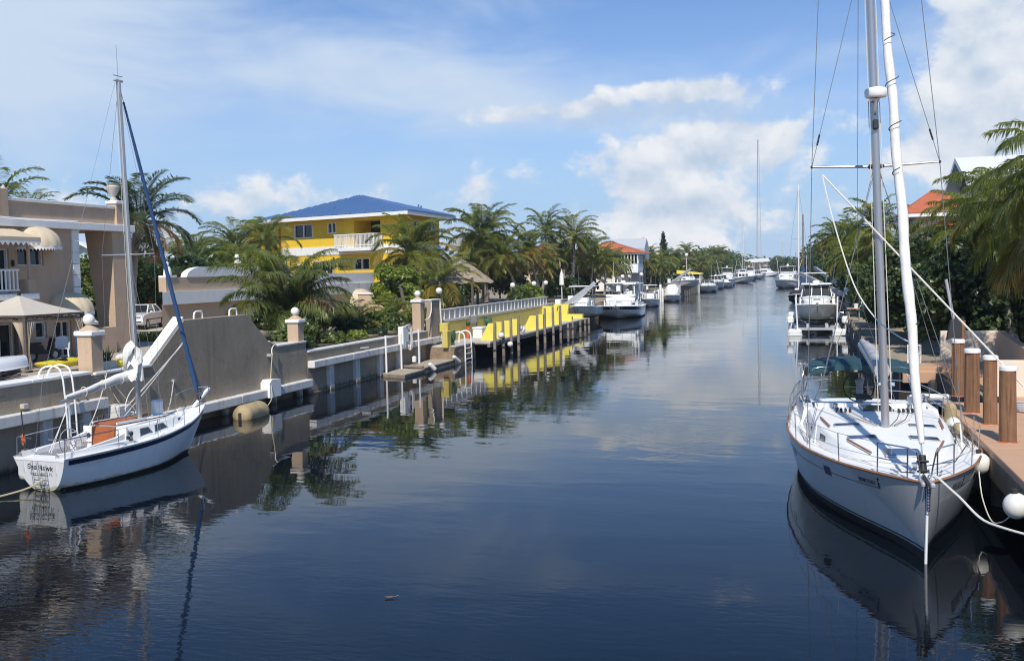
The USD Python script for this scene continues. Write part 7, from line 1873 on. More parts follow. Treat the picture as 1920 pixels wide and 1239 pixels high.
obj('roof', MB().add(np.array([(-3.3, -1.0, 6.95), (4.6, -1.0, 6.95), (4.6, 8.0, 6.95), (-3.3, 8.0, 6.95), (-.9, 3.4, 8.75), (2.4, 3.4, 8.75)]), [[0, 1, 5], [0, 5, 4], [1, 2, 5], [2, 3, 4], [2, 4, 5], [3, 0, 4]]), 'roof_red', h, smooth=False)
obj('fascia', MB().prism(sg.box(-3.25, -.95, 4.55, 7.95).difference(sg.box(-3.1, -.8, 4.4, 7.8)), 6.68, 6.94), 'white_clean', h)
obj('soffit', MB().box((.65, 3.5, 6.7), (7.6, 8.6, .05)), 'white', h)
obj('lower_roof', MB().add(np.array([(-1.9, -3.4, 5.2), (2.4, -3.4, 5.2), (2.4, 0.4, 6.4), (-.6, 0.4, 6.4), (-1.9, .4, 5.2)]), [[0, 1, 2], [0, 2, 3], [0, 3, 4]]), 'roof_red', h, smooth=False)
obj('lower_fascia', MB().box((.3, -3.4, 5.08), (4.4, .14, .22)), 'white_clean', h)
obj('lower_wall', MB().box((.6, -1.4, 2.6), (3.4, 3.4, 5.0)), 'white', h)
h = thing('gable_house', 'house with white metal gable roof and dark gable window behind the right palms', 'house', (8.75, 60.2, 1.5))
def gab(v):
    return np.stack([-v[:, 2], v[:, 0], v[:, 1]], 1)
obj('wall', MB().prism([(-3.5, 0), (3.5, 0), (3.5, 7.7), (0, 9.0), (-3.5, 7.7)], -9, 0, gab), 'concrete', h)
for s in (-1, 1):
    obj('roof', MB().prism([(0, 9.0), (4.1 * s, 7.47), (4.1 * s, 7.72), (0, 9.28)], -9.4, 0.6, gab), 'roof_white', h)
w = part_frame('gable_window', h)
for k in range(6):
    a = -1.9 + .76 * k; top = 8.5 - .36 * abs(a)
    obj('pane', MB().box((-.03, a, (6.4 + top) / 2), (.06, .55, top - 6.4), bevel=.01), 'dark_glass', w)
# radio tower
t = thing('radio_tower', 'tall slender lattice radio tower far beyond the canal', 'tower', (-29, 700, 1.0))
m = MB(); Wt = 2.0; Ht = 90
lg = [(Wt * math.cos(a), Wt * math.sin(a)) for a in (0.3, 2.4, 4.5)]
for x, y in lg:
    obj('leg', MB().cyl((x, y, 0), (x * .25, y * .25, Ht), .15, n=4), 'tower_steel', t)
for k in range(40):
    z0, z1 = Ht * k / 40, Ht * (k + 1) / 40; f0, f1 = 1 - .75 * z0 / Ht, 1 - .75 * z1 / Ht
    for i in range(3):
        a, b = lg[i], lg[(i + 1) % 3]
        m.bar((a[0] * f0, a[1] * f0, z0), (b[0] * f1, b[1] * f1, z1), .055)
obj('bracing', m, 'tower_steel', t, kind='stuff')
for i, (x, y, hh) in enumerate(((-12, 600, 16), (-17.5, 540, 14), (-10.5, 560, 17))):
    p = thing('utility_pole', ('pale pole above the boathouse roof', 'thin far pole left of the radio tower foot', 'thin far pole between the tower and the tall mast')[i], 'pole', (x - (12 if i < 2 else 0), y, 1), group='far utility poles')
    obj('shaft', MB().cyl((0, 0, 0), (0, 0, hh), .18, .12, 6), 'concrete', p)
# ------------------------------------------------------------------ palms
def frond(base, az, e0, L, rs, droop=1.5, npair=30, leaf=0.55, hang=0.5, width=0.045, sweep=0.9, twist=0.0):
    """One pinnate leaf: (rib mesh, leaflet mesh)."""
    n = 14; s = np.linspace(0, 1, n)
    ang = e0 - droop * s ** 1.75
    dx, dz = np.cos(ang), np.sin(ang)
    r = np.r_[0, np.cumsum((dx[1:] + dx[:-1]) / 2)] / (n - 1) * L; z = np.r_[0, np.cumsum((dz[1:] + dz[:-1]) / 2)] / (n - 1) * L
    curl = rs.normal(0, 0.12) * s ** 2 * L
    ca, sa = math.cos(az), math.sin(az)
    P = np.stack([base[0] + ca * r - sa * curl, base[1] + sa * r + ca * curl, base[2] + z], 1)
    q = np.linspace(0.14, 0.99, npair) + rs.normal(0, 0.004, npair)
    C = np.stack([np.interp(q, s, P[:, k]) for k in range(3)], 1)
    T = np.stack([np.interp(q, s, np.gradient(P[:, k])) for k in range(3)], 1); T /= np.linalg.norm(T, axis=1, keepdims=True)
    S = np.cross(T, [0, 0, 1.0]); S /= np.linalg.norm(S, axis=1, keepdims=True) + 1e-9
    U = np.cross(S, T)
    V, F, k0 = [], [], 0
    ll = leaf * np.interp(q, [0.1, 0.25, 0.55, 0.85, 1.0], [0.55, 0.95, 1.0, 0.72, 0.35])
    for side in (-1, 1):
        jit = rs.normal(0, 0.12, (npair, 3))
        d = S * side * (1.0 - 0.2 * q[:, None]) + T * (0.30 + sweep * q[:, None] * 0.55) + U * 0.22 + jit
        d /= np.linalg.norm(d, axis=1, keepdims=True)
        le = (ll * rs.uniform(0.85, 1.12, npair))[:, None]
        g = np.array([0, 0, -1.0])
        mid = C + d * le * 0.5 + g * le * hang * 0.14
        tip = C + d * le * 0.93 + g * le * hang * (0.55 + rs.uniform(-.15, .2, npair)[:, None])
        w = np.cross(d, g); w /= np.linalg.norm(w, axis=1, keepdims=True) + 1e-9
        w = w * width * (0.6 + 0.4 * np.sin(np.pi * q))[:, None] + U * width * 0.35
        V.append(np.stack([C, mid - w, mid + w, tip], 1).reshape(-1, 3))
        i = np.arange(npair) * 4 + k0
        F.append(np.stack([np.stack([i, i + 1, i + 2], 1), np.stack([i + 1, i + 3, i + 2], 1)], 1).reshape(-1, 3)); k0 += npair * 4
    rib = MB().tube(P, np.linspace(0.035, 0.006, n) * (L / 3.0), 4, caps=False)
    return rib, (np.vstack(V), np.vstack(F))


def palm(label, base, top, R, seed, nf=24, kind='coconut', mats=('palm', 'palm_light', 'palm_yellow'), trunk_r=0.14, npair=30, power=1.2, yellow=0.15, dead=0.12, hang=0.55, spread=(1.48, -0.8), group=None, name='coconut_palm', cat='palm', bend_=1.0, wf=1.0):
    rs = np.random.default_rng(seed)
    base, top = np.array(base, float), np.array(top, float)
    t = thing(name, label, cat, base, 0, group)
    tp = top - base
    n = 10; s = np.linspace(0, 1, n)
    bend = rs.uniform(-.5, .5, 2) * 0.12 * tp[2]
    TP = np.stack([tp[0] * s ** 1.4 + bend[0] * np.sin(np.pi * s), tp[1] * s ** 1.4 + bend[1] * np.sin(np.pi * s), tp[2] * s], 1)
    rr = trunk_r * np.interp(s, [0, 0.06, 0.3, 1], [1.6, 1.15, 0.95, 0.75])
    if tp[2] > 0.8:
        obj('trunk', MB().tube(TP, rr * (1 + 0.05 * np.sin(np.arange(n) * 2.6)), 10), 'bark', t, smooth=60)
    c = TP[-1]
    obj('crownshaft', MB().tube([c - [0, 0, .5 * trunk_r * 4], c, c + [0, 0, .35]], [trunk_r * 0.8, trunk_r * 1.3, trunk_r * .4], 8), 'bark', t, smooth=60)
    nf = int(nf * 1.4)
    for k in range(nf):
        f = (k + 0.5) / nf                       # 0: youngest, upright; 1: oldest, hanging
        az = k * 2.39996 + rs.normal(0, 0.25)
        e0 = spread[0] + (spread[1] - spread[0]) * f ** power + rs.normal(0, 0.12)
        L = R * (0.80 + 0.38 * math.sin(PI * min(f + 0.15, 1.0)) ** 0.7) * rs.uniform(0.92, 1.1)
        u = rs.uniform()
        if f > 0.8 and u < dead * 3:
            m = 'palm_dead'
        elif f > 0.45 and u < yellow * 2:
            m = mats[2]
        else:
            m = mats[1] if f < 0.35 and u > 0.3 or u > 0.75 else mats[0]
        b = c + np.array([math.cos(az), math.sin(az), 0]) * trunk_r * 0.8 + [0, 0, 0.25 * (1 - f)]
        rib, lf = frond(b, az, e0, L, rs, droop=(1.15 + 0.5 * rs.uniform() + 0.3 * f) * bend_, npair=int(npair * 2.0), leaf=R * 0.31, hang=hang * 1.25, width=wf * R * 0.0135 * (30 / npair) ** 0.5)
        v, fc = rib.arrays(); m2 = MB().add(v, fc).add(*lf)
        obj('frond', m2, m, t, smooth=False, label='yellowing hanging frond' if m == 'palm_yellow' else ('dry brown frond' if m == 'palm_dead' else None))
    if kind == 'coconut' and R > 1.9:
        mm = MB()
        for k in range(7):
            a = k * 0.9; p = c + np.array([math.cos(a) * .3, math.sin(a) * .3, -.22 - .1 * (k % 2)]) * (R / 3)
            mm.sphere(p, .12 * R / 3, 7)
        obj('coconuts', mm, 'palm_yellow', t, kind='stuff')
    return t


palm('young bushy coconut palm with long arching fronds behind the trapezoid wall', (-24.6, 43.4, 2.0), (-24.4, 43.5, 2.9), 3.75, 11, nf=27, npair=50, yellow=0.10, dead=.05, kind='young', spread=(1.57, 0.6), power=1.15, bend_=1.02, wf=.7, hang=0.8, trunk_r=.24, mats=('palm', 'palm', 'palm_yellow'), name='young_coconut_palm')
palm('tallest full coconut palm with straight grey trunk beside the tiki hut', (-30.6, 95, 1.9), (-30.9, 95, 8.5), 4.0, 12, nf=30, npair=34, yellow=0.12, trunk_r=.2)
palm('slim coconut palm of the pair behind the dock railing, left one', (-28.9, 110, 1.9), (-28.3, 110, 9.4), 3.1, 13, nf=20, npair=26, yellow=.1, trunk_r=.17)
palm('slim coconut palm of the pair behind the dock railing, right one with dark upright fronds', (-25.9, 112, 1.9), (-25.4, 112, 8.7), 3.3, 14, nf=22, npair=26, trunk_r=.17)
palm('shorter coconut palm with leaning trunk between the tallest and the slim pair', (-25.6, 97, 1.9), (-27.1, 97, 6.9), 2.9, 15, nf=24, npair=26, yellow=.3, trunk_r=.16)
palm('coconut palm with leaning trunk right behind the tiki hut lamp', (-26.6, 93, 1.9), (-27.9, 92, 6.2), 2.7, 16, nf=22, npair=26, yellow=.3, trunk_r=.15)
palm('broad coconut palm in front of the yellow house corner', (-29.0, 73, 1.9), (-29.7, 73, 6.4), 3.4, 17, nf=30, npair=34, yellow=.12, trunk_r=.18)
palm('low coconut palm drooping over the tiki hut roof beside the green tree', (-24.7, 66, 1.9), (-24.7, 66, 4.3), 2.5, 18, nf=20, npair=30, yellow=.25, trunk_r=.17)
palm('dark palm with feathery crown rising behind the outer column of the tan house', (-38.3, 50, 2.1), (-37.6, 50, 8.3), 3.3, 20, nf=26, npair=36, mats=('palm_royal', 'palm_royal', 'palm_dead'), yellow=.12, dead=.15, trunk_r=.3, hang=.35, name='royal_palm')
palm('palm crown showing above the tan house parapet at the left edge', (-37.2, 38.5, 2.2), (-37.0, 38.5, 8.3), 2.7, 21, nf=20, npair=30, mats=('palm_royal', 'palm', 'palm_yellow'), trunk_r=.2, name='royal_palm')
palm('small spiky palm crown just above the tan house parapet', (-34.6, 38, 2.2), (-34.4, 38, 8.1), 1.3, 22, nf=18, npair=22, trunk_r=.12)
palm('coconut palm left of the yellow house with tall upright centre frond', (-52.5, 84, 1.9), (-52.2, 84, 7.9), 3.2, 23, nf=24, npair=26, trunk_r=.18)
palm('coconut palm against the left end of the yellow house', (-46.9, 80, 1.9), (-46.6, 80, 8.2), 2.7, 24, nf=24, npair=26, trunk_r=.17)
palm('hazy coconut palm above the arched parapet, left one', (-60.7, 90, 1.9), (-60.7, 90, 7.4), 3.0, 25, nf=22, npair=24, trunk_r=.18)
# right bank, close: long drooping fronds
palm('dark coconut palm reaching in from the right border above the others', (8.1, 32.0, 1.3), (7.6, 31.6, 7.3), 2.5, 31, nf=28, npair=52, yellow=.10, wf=.75, hang=.8, trunk_r=.16)
palm('coconut palm with long hanging yellow green fronds at the right border', (8.2, 35.5, 1.3), (7.7, 35.2, 5.9), 2.7, 32, nf=30, npair=56, yellow=.28, wf=.75, hang=1.05, trunk_r=.17, spread=(1.3, -1.0), mats=('palm', 'palm_light', 'palm_yellow'))
palm('yellowish coconut palm in front of the red tiled hip roof', (7.5, 48.0, 1.3), (7.2, 47.8, 6.2), 2.3, 33, nf=26, npair=40, yellow=.35, wf=.75, hang=.9, trunk_r=.14, mats=('palm_light', 'palm_light', 'palm_yellow'))
palm('dark leafy coconut palm under the white gable roof', (8.0, 42.0, 1.3), (7.5, 41.6, 6.8), 2.4, 34, nf=26, npair=44, yellow=.12, wf=.75, hang=.8, trunk_r=.15)
pA = palm('coconut palm left of the mast on the right bank, nearest of the row', (5.4, 80, 1.5), (5.3, 80, 7.7), 2.6, 41, nf=24, npair=28, yellow=.2, trunk_r=.15, group='coconut palms along the right bank')
pB = palm('yellowing coconut palm low behind the boat shed', (4.9, 86, 1.5), (4.8, 86, 5.6), 2.6, 42, nf=24, npair=26, yellow=.25, trunk_r=.15, mats=('palm_light', 'palm_light', 'palm_yellow'), group='coconut palms along the right bank')
pC = palm('yellow green coconut palm beside the veranda house', (-25.4, 122, 1.9), (-25.7, 122, 6.6), 3.2, 43, nf=26, npair=24, yellow=.25, trunk_r=.16, mats=('palm_light', 'palm', 'palm_yellow'), group='coconut palms along the far left bank')
FARY = (156, 187, 203, 232, 215, 318, 300, 262, 170, 240, 285, 150)
FARL = 'coconut palm in the row along the far left bank'
for i, (src, x, y, sc, rz, lab) in enumerate((
        (pB, 4.4, 95, 1.0, 2.0, 'coconut palm with orange hanging fronds above the hoist arm'), (pA, 4.6, 100, .98, 1.0, 'coconut palm behind the spring line on the right bank'), (pA, 3.6, 116, 1.02, 3.0, 'dark coconut palm left of the spreader shroud on the right bank'), (pB, 4.2, 104, .8, 4.0, 'low yellow coconut palm over the boat shed'), (pA, 3.4, 150, 1.0, 5.0, 'farthest coconut palm on the right bank'), (pB, 6.5, 74, 1.0, .7, 'coconut palm behind the mast on the right bank'),
        (pC, -22.9, 117, .82, 1.1, 'yellow green coconut palm above the centre console boat'), (pC, -24.2, 131, .80, 2.2, 'yellow coconut palm left of the white veranda'), (pC, -28.5, 118, 1.0, 3.3, 'yellow green coconut palm behind the slim pair'), (pC, -27.5, 104, .8, 4.1, 'low yellowing coconut palm behind the slim pair trunks'),
        (pA, -25.5, 172, .85, 0.4, 'dark upright coconut palm right of the white veranda'), (pC, -24.3, 156, .85, 1.5, FARL), (pC, -25.2, 187, .9, 2.5, FARL), (pA, -25.0, 203, .85, 2.9, FARL), (pA, -25.9, 232, 1.05, 4.0, FARL), (pC, -24.0, 215, .75, 5.1, FARL), (pA, -25.6, 330, 1.2, 1.0, 'tall dark coconut palm clump in the distance left of the trawler mast'), (pA, -28.0, 318, 1.15, 2.0, FARL), (pA, -24.6, 300, 1.05, 3.0, FARL), (pC, -25.0, 262, .95, 4.5, FARL), (pC, -23.5, 170, .7, 0.3, FARL), (pC, -23.4, 240, .8, 2.0, FARL), (pC, -23.8, 285, .85, 1.0, FARL), (pA, -31.0, 150, 1.0, 2.0, FARL),
        (pA, -64.5, 102, 1.0, 2.0, 'hazy coconut palm above the arched parapet, right one'), (pC, -56.0, 78, .9, 1.0, 'pale coconut palm low behind the arched parapet'), (pA, -70.0, 104, .95, 3.0, 'hazy coconut palm behind the flowering tree'), (pC, -34.0, 104, 1.0, 2.6, 'coconut palm behind the right end of the yellow house'), (pA, -38.0, 112, .95, .6, 'coconut palm close behind the side balcony of the yellow house'), (pC, -47.5, 76, .8, 3.9, 'pale coconut palm between the parapet and the yellow house'))):
    far = x < -20 and y > 113
    if lab == FARL:
        lab = f'coconut palm on the far left bank, {ORD[sorted(FARY).index(y)]} beyond the veranda house'
    dup(src, (x, y, 1.9 if x < 0 else 1.4), rz, lab, 'coconut palms along the far left bank' if far else ('coconut palms along the right bank' if x > 0 else 'coconut palms around the yellow house'), sc)


# ------------------------------------------------------------------ leafy trees and shrubs
def leaves(n, clumps, rs, size, aspect=1.6, up=0.45, shell=0.3):
    """n bent leaves spread through clumps (centre, radii); denser towards each clump's outside."""
    cl = [(np.array(c, float), np.array(r, float)) for c, r in clumps]
    wgt = np.array([np.prod(r) ** (2 / 3) for _, r in cl]); wgt /= wgt.sum()
    pick = rs.choice(len(cl), n, p=wgt)
    C = np.array([c for c, _ in cl])[pick]; Rr = np.array([r for _, r in cl])[pick]
    d = rs.normal(size=(n, 3)); d /= np.linalg.norm(d, axis=1, keepdims=True)
    rad = (shell + (1 - shell) * rs.uniform(size=n)) ** 0.8 * (1 + np.abs(rs.normal(0, .16, n)))
    P = C + d * Rr * rad[:, None]
    N = d * 0.7 + rs.normal(0, .55, (n, 3)) + [0, 0, up]; N /= np.linalg.norm(N, axis=1, keepdims=True)
    A = np.cross(N, rs.normal(size=(n, 3))); A /= np.linalg.norm(A, axis=1, keepdims=True); B = np.cross(N, A)
    s = (size * rs.uniform(.7, 1.3, n))[:, None]
    V = np.stack([P - A * s * aspect / 2, P + B * s / 2 - N * s * .12, P + A * s * aspect / 2 - N * s * .1, P - B * s / 2 - N * s * .12], 1).reshape(-1, 3)
    i = np.arange(n) * 4
    return V, np.vstack([np.stack([i, i + 1, i + 2], 1), np.stack([i, i + 2, i + 3], 1)])


def clumped(center, radii, k, rs, r=(0.28, 0.5), flat=0.8, inner=0.55):
    c, R = np.array(center, float), np.array(radii, float); out = []
    for i in range(k):
        d = rs.normal(size=3); d /= np.linalg.norm(d); d[2] = d[2] * 0.9
        q = rs.uniform(inner, 0.95) ** 0.7 if i > k // 6 else rs.uniform(0, .5)
        rr = rs.uniform(*r) * R.mean()
        out.append((c + d * (R - rr * .5) * q, (rr, rr, rr * flat)))
    return out


def tree(label, base, center, radii, seed, mat, n, size, k=26, name='tree', cat='tree', trunk=0.12, limbs=5, group=None, r=(.28, .5), wood='bark_dark', extra=None, aspect=1.6, inner=.55):
    rs = np.random.default_rng(seed); t = thing(name, label, cat, base, 0, group); b = np.array(base, float)
    c = np.array(center, float) - b
    cl = clumped(c, radii, k, rs, r, inner=inner)
    m = MB(); fork = c * 0.45; fork[2] = max(0.15, c[2] - radii[2] * 0.9)
    if trunk:
        m.tube([(0, 0, -.1), fork * .5 + [.04, 0, 0], fork], [trunk * 1.25, trunk, trunk * .85], 8)
        for i in range(limbs):
            q = cl[(i * 3 + 1) % len(cl)][0]; m.tube(smoothpath([fork - [0, 0, .05], fork * .4 + q * .6 + [0, 0, .1], q], 6), np.linspace(trunk * .6, trunk * .15, 6), 6)
        obj('trunk', m, wood, t, smooth=60)
    v, f = leaves(n, cl, rs, size, aspect)
    obj('crown', MB().add(v, f), mat, t, smooth=False)
    if extra:
        v, f = leaves(extra[1], cl, rs, extra[2], 1.2, shell=.9)
        obj('blossom', MB().add(v, f), extra[0], t, smooth=False)
    return t


tree('round bright yellow green leafy tree in front of the white parapet', (-25.4, 59, 1.95), (-25.2, 59, 4.15), (1.75, 1.6, 1.7), 50, 'leaf_bright', 9000, 0.17, k=40, trunk=.09, limbs=8, r=(.2, .36))
for i, (x, y) in enumerate(((-22.6, 55.5), (-23.6, 53.8), (-22.0, 50.6))):
    tree(('leafy green shrub under the round beige awning', 'yellow green shrub between the awning and the young palm', 'low shrub behind the seawall coping by the green tree')[i], (x, y, 1.95), (x, y, 2.45), (.7, .9, .55), 60 + i, 'leaf_bright' if i != 2 else 'leaf_mid', 1500, .16, k=10, name='shrub', cat='shrub', trunk=.03, limbs=3)
palm('small areca palm with yellow fronds below the beige awning', (-23.3, 57.2, 1.95), (-23.3, 57.2, 2.3), 1.15, 35, nf=18, npair=20, yellow=.5, trunk_r=.06, spread=(1.4, .1), mats=('palm_light', 'palm_light', 'palm_yellow'), name='areca_palm')
palm('small areca palm left of the beige awning behind the seawall', (-22.7, 52.8, 1.95), (-22.7, 52.8, 2.4), 1.35, 36, nf=18, npair=22, yellow=.3, trunk_r=.06, spread=(1.45, .1), name='areca_palm')
tree('dark leaning tree trunk with sparse crown beside the green tree', (-23.9, 57.6, 1.95), (-25.0, 58.4, 4.6), (.8, .8, .6), 66, 'leaf_dark', 700, .16, k=8, trunk=.13, limbs=3)
rs_ = np.random.default_rng(4)
t = thing('brush_pile', 'dark heap of cut branches behind the seawall by the third pillar', 'brush pile', (-23.4, 61.0, 1.95))
for k in range(26):
    a = rs_.uniform(-.5, .5); c = np.array([rs_.uniform(-.5, .5), rs_.uniform(-1.6, 1.6), rs_.uniform(.05, .75)]); d = np.array([math.sin(a) * .5, math.cos(a) * 1.0, rs_.uniform(-.15, .15)])
    obj('branch', MB().tube([c - d, c, c + d], [.05, .045, .02], 5), 'bark_dark' if k % 3 else 'black', t)
m = MB(); m.box((-26.2, 45.2, 1.85), (11.4, 15.6, 0.06))
obj('planting_bed', m, 'mulch', kind='structure')
for i, (x, y, sy) in enumerate(((-20.95, 38.6, 1.0), (-20.95, 41.6, 1.4), (-21.0, 44.6, 1.3), (-20.95, 46.6, .9), (-20.95, 49.2, .9))):
    tree(('low dark ground cover behind the coping next to the ball pillar', 'low shrub spilling along the coping under the palm fronds', 'low shrub along the coping left of the utility box', 'low shrub directly behind the utility box', 'low shrub along the coping beside the third pillar')[i], (x, y, 1.8), (x, y, 2.02), (.5, sy, .34), 190 + i, ('leaf_dark', 'leaf_mid', 'leaf_bright')[i % 3], 1300, .13, k=12, name='shrub', cat='shrub', trunk=.02, limbs=2)
for i, (x, y, sx, sy, sz, mt) in enumerate(((-22.0, 40.2, .9, 1.3, .8, 'leaf_mid'), (-22.4, 46.5, 1.0, 1.4, .7, 'leaf_dark'), (-22.2, 49.0, .9, 1.2, .75, 'leaf_mid'), (-25.5, 47.5, 1.2, 1.6, .8, 'leaf_bright'), (-27.5, 53.5, 1.3, 1.6, .8, 'leaf_mid'), (-29.5, 50.0, 1.2, 1.8, .8, 'leaf_dark'), (-29.8, 60.0, 1.3, 1.8, .7, 'leaf_mid'))):
    tree(('shrub at the foot of the young palm by the ball pillar', 'dark shrub behind the low seawall coping', 'green shrub behind the white utility box', 'yellow green shrub right of the young palm', 'shrub under the left side of the beige awning', 'dark shrub against the tan wall behind the young palm', 'shrub against the tan wall left of the green tree')[i], (x, y, 1.75), (x, y, 2.35), (sx, sy, sz), 170 + i, mt, 2200, .17, k=16, name='shrub', cat='shrub', trunk=.04, limbs=4)
palm('areca palm with arching fronds behind the seawall coping', (-23.0, 48.0, 1.8), (-23.0, 48.0, 2.2), 1.7, 37, nf=18, npair=22, yellow=.3, trunk_r=.06, spread=(1.45, .1), name='areca_palm')
# flowering and dark trees behind the tan house and the car
tree('dark poinciana tree with orange blossom behind the white car', (-43, 55.5, 2.1), (-43, 55.5, 4.9), (3.6, 2.8, 2.6), 70, 'leaf_mid', 9000, .26, k=34, trunk=.2, extra=('flower', 260, .3))
tree('dark green tree seen through the gap beside the outer column', (-41.5, 50.2, 2.1), (-41.8, 50.2, 4.4), (2.2, 1.8, 2.2), 71, 'leaf_mid', 5500, .24, k=24, trunk=.16)
tree('dense dark tree behind the poinciana left of the arched parapet', (-46.5, 64, 2.1), (-46.5, 64, 4.6), (4.2, 3.4, 2.9), 72, 'leaf_dark', 8000, .3, k=34, trunk=.2)
tree('dark bushy tree behind the arched parapet', (-51, 74, 2.0), (-51, 74, 4.6), (4.5, 3.5, 2.8), 73, 'leaf_mid', 7000, .32, k=34, trunk=.2)
tree('dark tree behind the tan parapet below the hazy palms', (-56, 84, 2.0), (-56, 84, 5.0), (5.5, 4, 3.0), 74, 'leaf_mid', 7000, .36, k=34, trunk=.2)
tree('dark undergrowth tree between the tiki hut and the tall palms', (-31.5, 88, 1.9), (-31.5, 88, 4.0), (2.2, 2.6, 2.3), 75, 'leaf_dark', 4000, .3, k=20, trunk=.15)
for i, (x, y, z, rx, ry, rz_, mt) in enumerate(((-24.6, 86, 2.9, 1.1, 2.2, .9, 'leaf_mid'), (-25.0, 91, 2.9, 1.0, 2.0, .9, 'leaf_bright'), (-30.5, 103, 4.4, 2.4, 3.2, 2.6, 'leaf_dark'), (-34.5, 112, 4.8, 3.4, 3.5, 2.9, 'leaf_dark'), (-27.5, 126, 3.6, 2.0, 3.2, 2.0, 'leaf_dark'), (-29.5, 116, 4.0, 2.2, 3.0, 2.3, 'leaf_mid'), (-24.5, 106, 3.2, 1.4, 2.4, 1.4, 'leaf_dark'))):
    tree(('low green shrub behind the dock railing lamp', 'bright green shrub behind the yellow dock railing', 'dark tree behind the tallest coconut palm', 'dark tree below the side balcony of the yellow house', 'dark shrub under the yellow palms by the hoist', 'green tree behind the slim palm pair', 'dark shrub between the slim palm trunks and the dock')[i], (x, y, 1.9), (x, y, z), (rx, ry, rz_), 80 + i, mt, 2600, .3, k=16, trunk=.1, name='shrub' if i in (0, 1, 4, 6) else 'tree', cat='shrub' if i in (0, 1, 4, 6) else 'tree')
# Norfolk pines
for i, (x, y, hh) in enumerate(((-26.9, 200, 10.2), (-27.8, 180, 8.4))):
    t = thing('pine_tree', ('tall dark pine rising above the far palms', 'shorter dark pine beside the tall far pine')[i], 'tree', (x, y, 1.9))
    obj('trunk', MB().cyl((0, 0, 0), (0, 0, hh), .2, .05, 7), 'bark_dark', t)
    rs = np.random.default_rng(90 + i)
    v, f = leaves(2600, [((0, 0, hh * (.35 + .07 * k)), (1.7 - .16 * k, 1.7 - .16 * k, .42)) for k in range(10)], rs, .28, shell=.1); obj('crown', MB().add(v, f), 'leaf_pine', t, smooth=False)
# left bank, farther: bushes below the palms
for i, (x, y, z, rx, ry, rz_) in enumerate(((-26, 145, 4.2, 2.6, 5, 2.6), (-27, 160, 4.3, 3, 6, 2.7), (-26, 178, 4.6, 3, 7, 3.0), (-27, 200, 4.8, 3.5, 8, 3.2), (-26.5, 222, 5.0, 3.5, 9, 3.4), (-27, 246, 5.4, 4, 10, 3.8), (-27, 272, 5.8, 4, 11, 4.2), (-27.5, 305, 6.2, 4.5, 13, 4.6), (-28, 345, 6.4, 5, 15, 5.0), (-29, 385, 6.4, 6, 16, 5.0), (-34, 135, 4.6, 3.5, 5, 3.0), (-36, 165, 5.0, 4, 8, 3.4), (-30, 430, 6.4, 7, 18, 5.0))):
    tree(f'dense green tree, {ORD[i]} in the far left belt from the veranda house', (x, y, 1.9), (x, y, z), (rx, ry, rz_), 100 + i, ('leaf_mid', 'leaf_dark', 'leaf_mid')[i % 3], 3000, .30 + .0011 * y, k=26, trunk=.2, group='green trees along the far left bank')
# right bank: sea grape
SG = (('big sea grape bush behind the cream planter wall', (6.3, 45.2, 1.4), (6.3, 45.2, 3.6), (2.2, 2.6, 2.7), 9500, .20), ('tall sea grape bush between the mast and the furled headsail', (4.9, 50.5, 1.4), (4.9, 50.5, 3.9), (1.9, 2.8, 2.9), 9500, .20), ('sea grape bush overhanging the plank bulkhead left of the mast', (4.3, 57, 1.4), (4.4, 57, 3.4), (1.5, 3.0, 2.3), 6500, .22), ('sea grape bush near the fish table', (4.6, 64.5, 1.4), (4.7, 64.5, 3.3), (1.5, 3.4, 2.2), 5000, .24), ('dark sea grape thicket under the hanging palm fronds', (8.3, 43.5, 1.4), (8.3, 43.5, 3.4), (2.6, 2.4, 2.4), 7500, .20), ('tall dark thicket behind the sea grape bushes', (7.4, 54, 1.4), (7.4, 54, 4.4), (2.6, 4, 3.2), 7000, .24), ('dark thicket below the red tiled roof', (7.8, 66, 1.4), (7.8, 66, 4.2), (2.6, 4, 3.2), 5000, .28))
for i, (lab, b, c, rd_, n, sz) in enumerate(SG):
    tree(lab, b, c, rd_, 130 + i, 'leaf_grape' if i < 4 else 'leaf_dark', n, sz, k=44, name='sea_grape', cat='shrub', trunk=.1, limbs=7, r=(.2, .38), aspect=1.15, group='sea grape bushes on the right bank', inner=.5)
for i, (x, y, z, rx, ry, rz_) in enumerate(((5.4, 78, 3.6, 2.2, 4, 2.6), (5.6, 92, 3.8, 2.2, 6, 2.8), (5.4, 110, 4.2, 2.4, 8, 3.2), (5.4, 132, 4.6, 2.6, 10, 3.6), (5.6, 165, 5.0, 3, 14, 4.0), (5.8, 210, 5.6, 3.5, 18, 4.4), (5.6, 270, 6.0, 4, 24, 4.8), (5.8, 340, 6.2, 4.5, 28, 5.0))):
    tree(f'dark green tree, {ORD[i]} in the right bank belt beyond the sea grapes', (x, y, 1.4), (x, y, z), (rx, ry, rz_), 150 + i, ('leaf_mid', 'leaf_dark')[i % 2], 3200, .28 + .0012 * y, k=26, trunk=.2, group='green trees along the far right bank')
t = thing('white_blossom_bush', 'spray of white blossom hanging over the plank bulkhead', 'shrub', (3.6, 60.5, 1.5))
v, f = leaves(260, [((0, 0, 1.0), (.45, .7, .4)), ((.2, .6, .7), (.3, .4, .35))], np.random.default_rng(9), .2, 1.2, shell=.3); obj('blossom', MB().add(v, f), 'flower_white', t, smooth=False)
v, f = leaves(300, [((.2, 0, .7), (.5, .8, .6))], np.random.default_rng(10), .2, 1.3, shell=.3); obj('foliage', MB().add(v, f), 'leaf_grape', t, smooth=False)
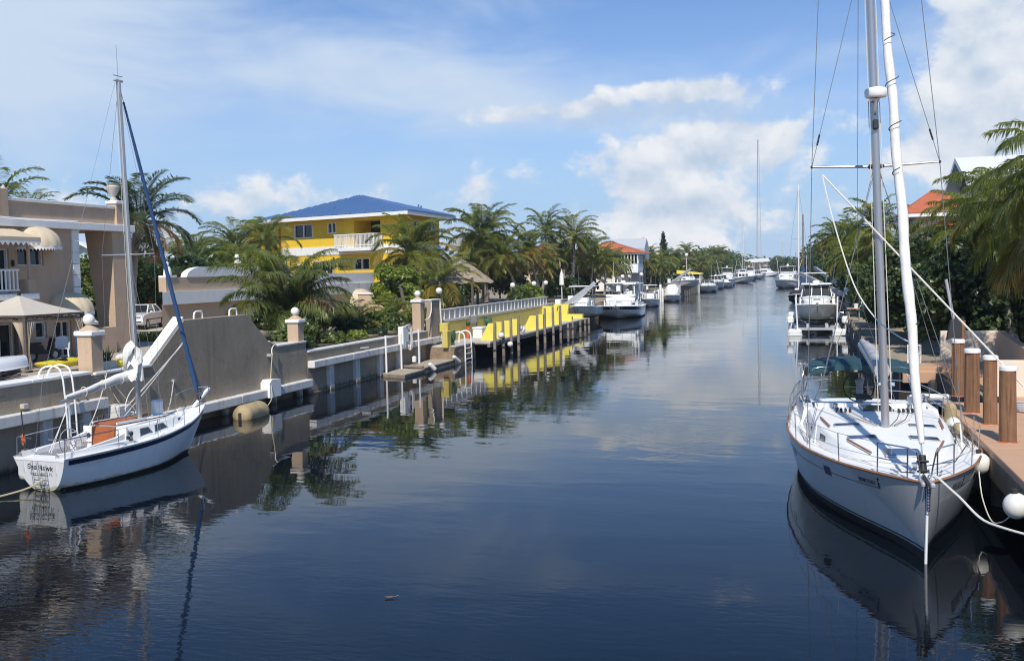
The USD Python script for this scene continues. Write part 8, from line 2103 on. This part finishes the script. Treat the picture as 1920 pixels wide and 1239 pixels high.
# head of the canal: mangroves as one mass, with a few round trees standing out
cl = []
rs = np.random.default_rng(77)
for k in range(150):
    x = rs.uniform(-150, 150); y = 560 + rs.uniform(0, 60) + abs(x) * .1; r = rs.uniform(4, 8)
    cl.append(((x, y, rs.uniform(3.0, 6.5)), (r, r, r * .75)))
v, f = leaves(24000, cl, rs, 1.5, 1.3)
t = thing('mangrove_belt', 'belt of dark mangroves closing off the head of the canal', 'mangroves', kind='stuff')
obj('foliage', MB().add(v, f), 'leaf_mid', t, smooth=False)
cl = []
for k in range(240):
    s = rs.choice((-1, 1)); x = s * rs.uniform(40, 400) if s < 0 else rs.uniform(30, 400); y = rs.uniform(160, 560); r = rs.uniform(4, 8)
    if s < 0:
        x = min(x, -42)
    cl.append(((x, y, rs.uniform(3.0, 6.0)), (r, r, r * .7)))
v, f = leaves(20000, cl, rs, 1.6, 1.3)
t = thing('far_wood', 'low wood inland of both banks, one green mass', 'wood', kind='stuff')
obj('foliage', MB().add(v, f), 'leaf_dark', t, smooth=False)
for i, (x, y, r) in enumerate(((-11.5, 548, 7.5), (-2.5, 540, 6.5), (-43, 545, 7.0))):
    tree(('round dark mangrove tree right of the boathouse', 'mangrove tree at the right corner of the canal head', 'mangrove tree left of the boathouse')[i], (x, y, .8), (x, y, r * .72), (r, r, r * .62), 200 + i, 'leaf_mid', 2600, 1.1, k=20, trunk=.4)
# floating leaf
t = thing('floating_leaf', 'small brown leaf floating on the near water', 'leaf', (-6.14, 13.8, 0.012), 0.4)
obj('blade', MB().grid(np.array([[(.075 * u, .03 * v * (1 - u * u), .012 * v * v + .01 * u * u) for v in np.linspace(-1, 1, 5)] for u in np.linspace(-1, 1, 7)])), 'palm_dead', t, smooth=60)
obj('stalk', MB().cyl((.08, 0, .01), (.14, .01, .03), .004, n=4), 'bark', t)
# ------------------------------------------------------------------ the air
g = NG()
M['haze'] = g.done('haze_air', volume=g.add('principled_volume', 'volume', color=(0.86, 0.92, 1.0), density=0.00022, anisotropy=0.2))
obj('haze', MB().box((0, 320, 46.0), (960, 980, 98.0)), 'haze', kind='stuff', smooth=False)
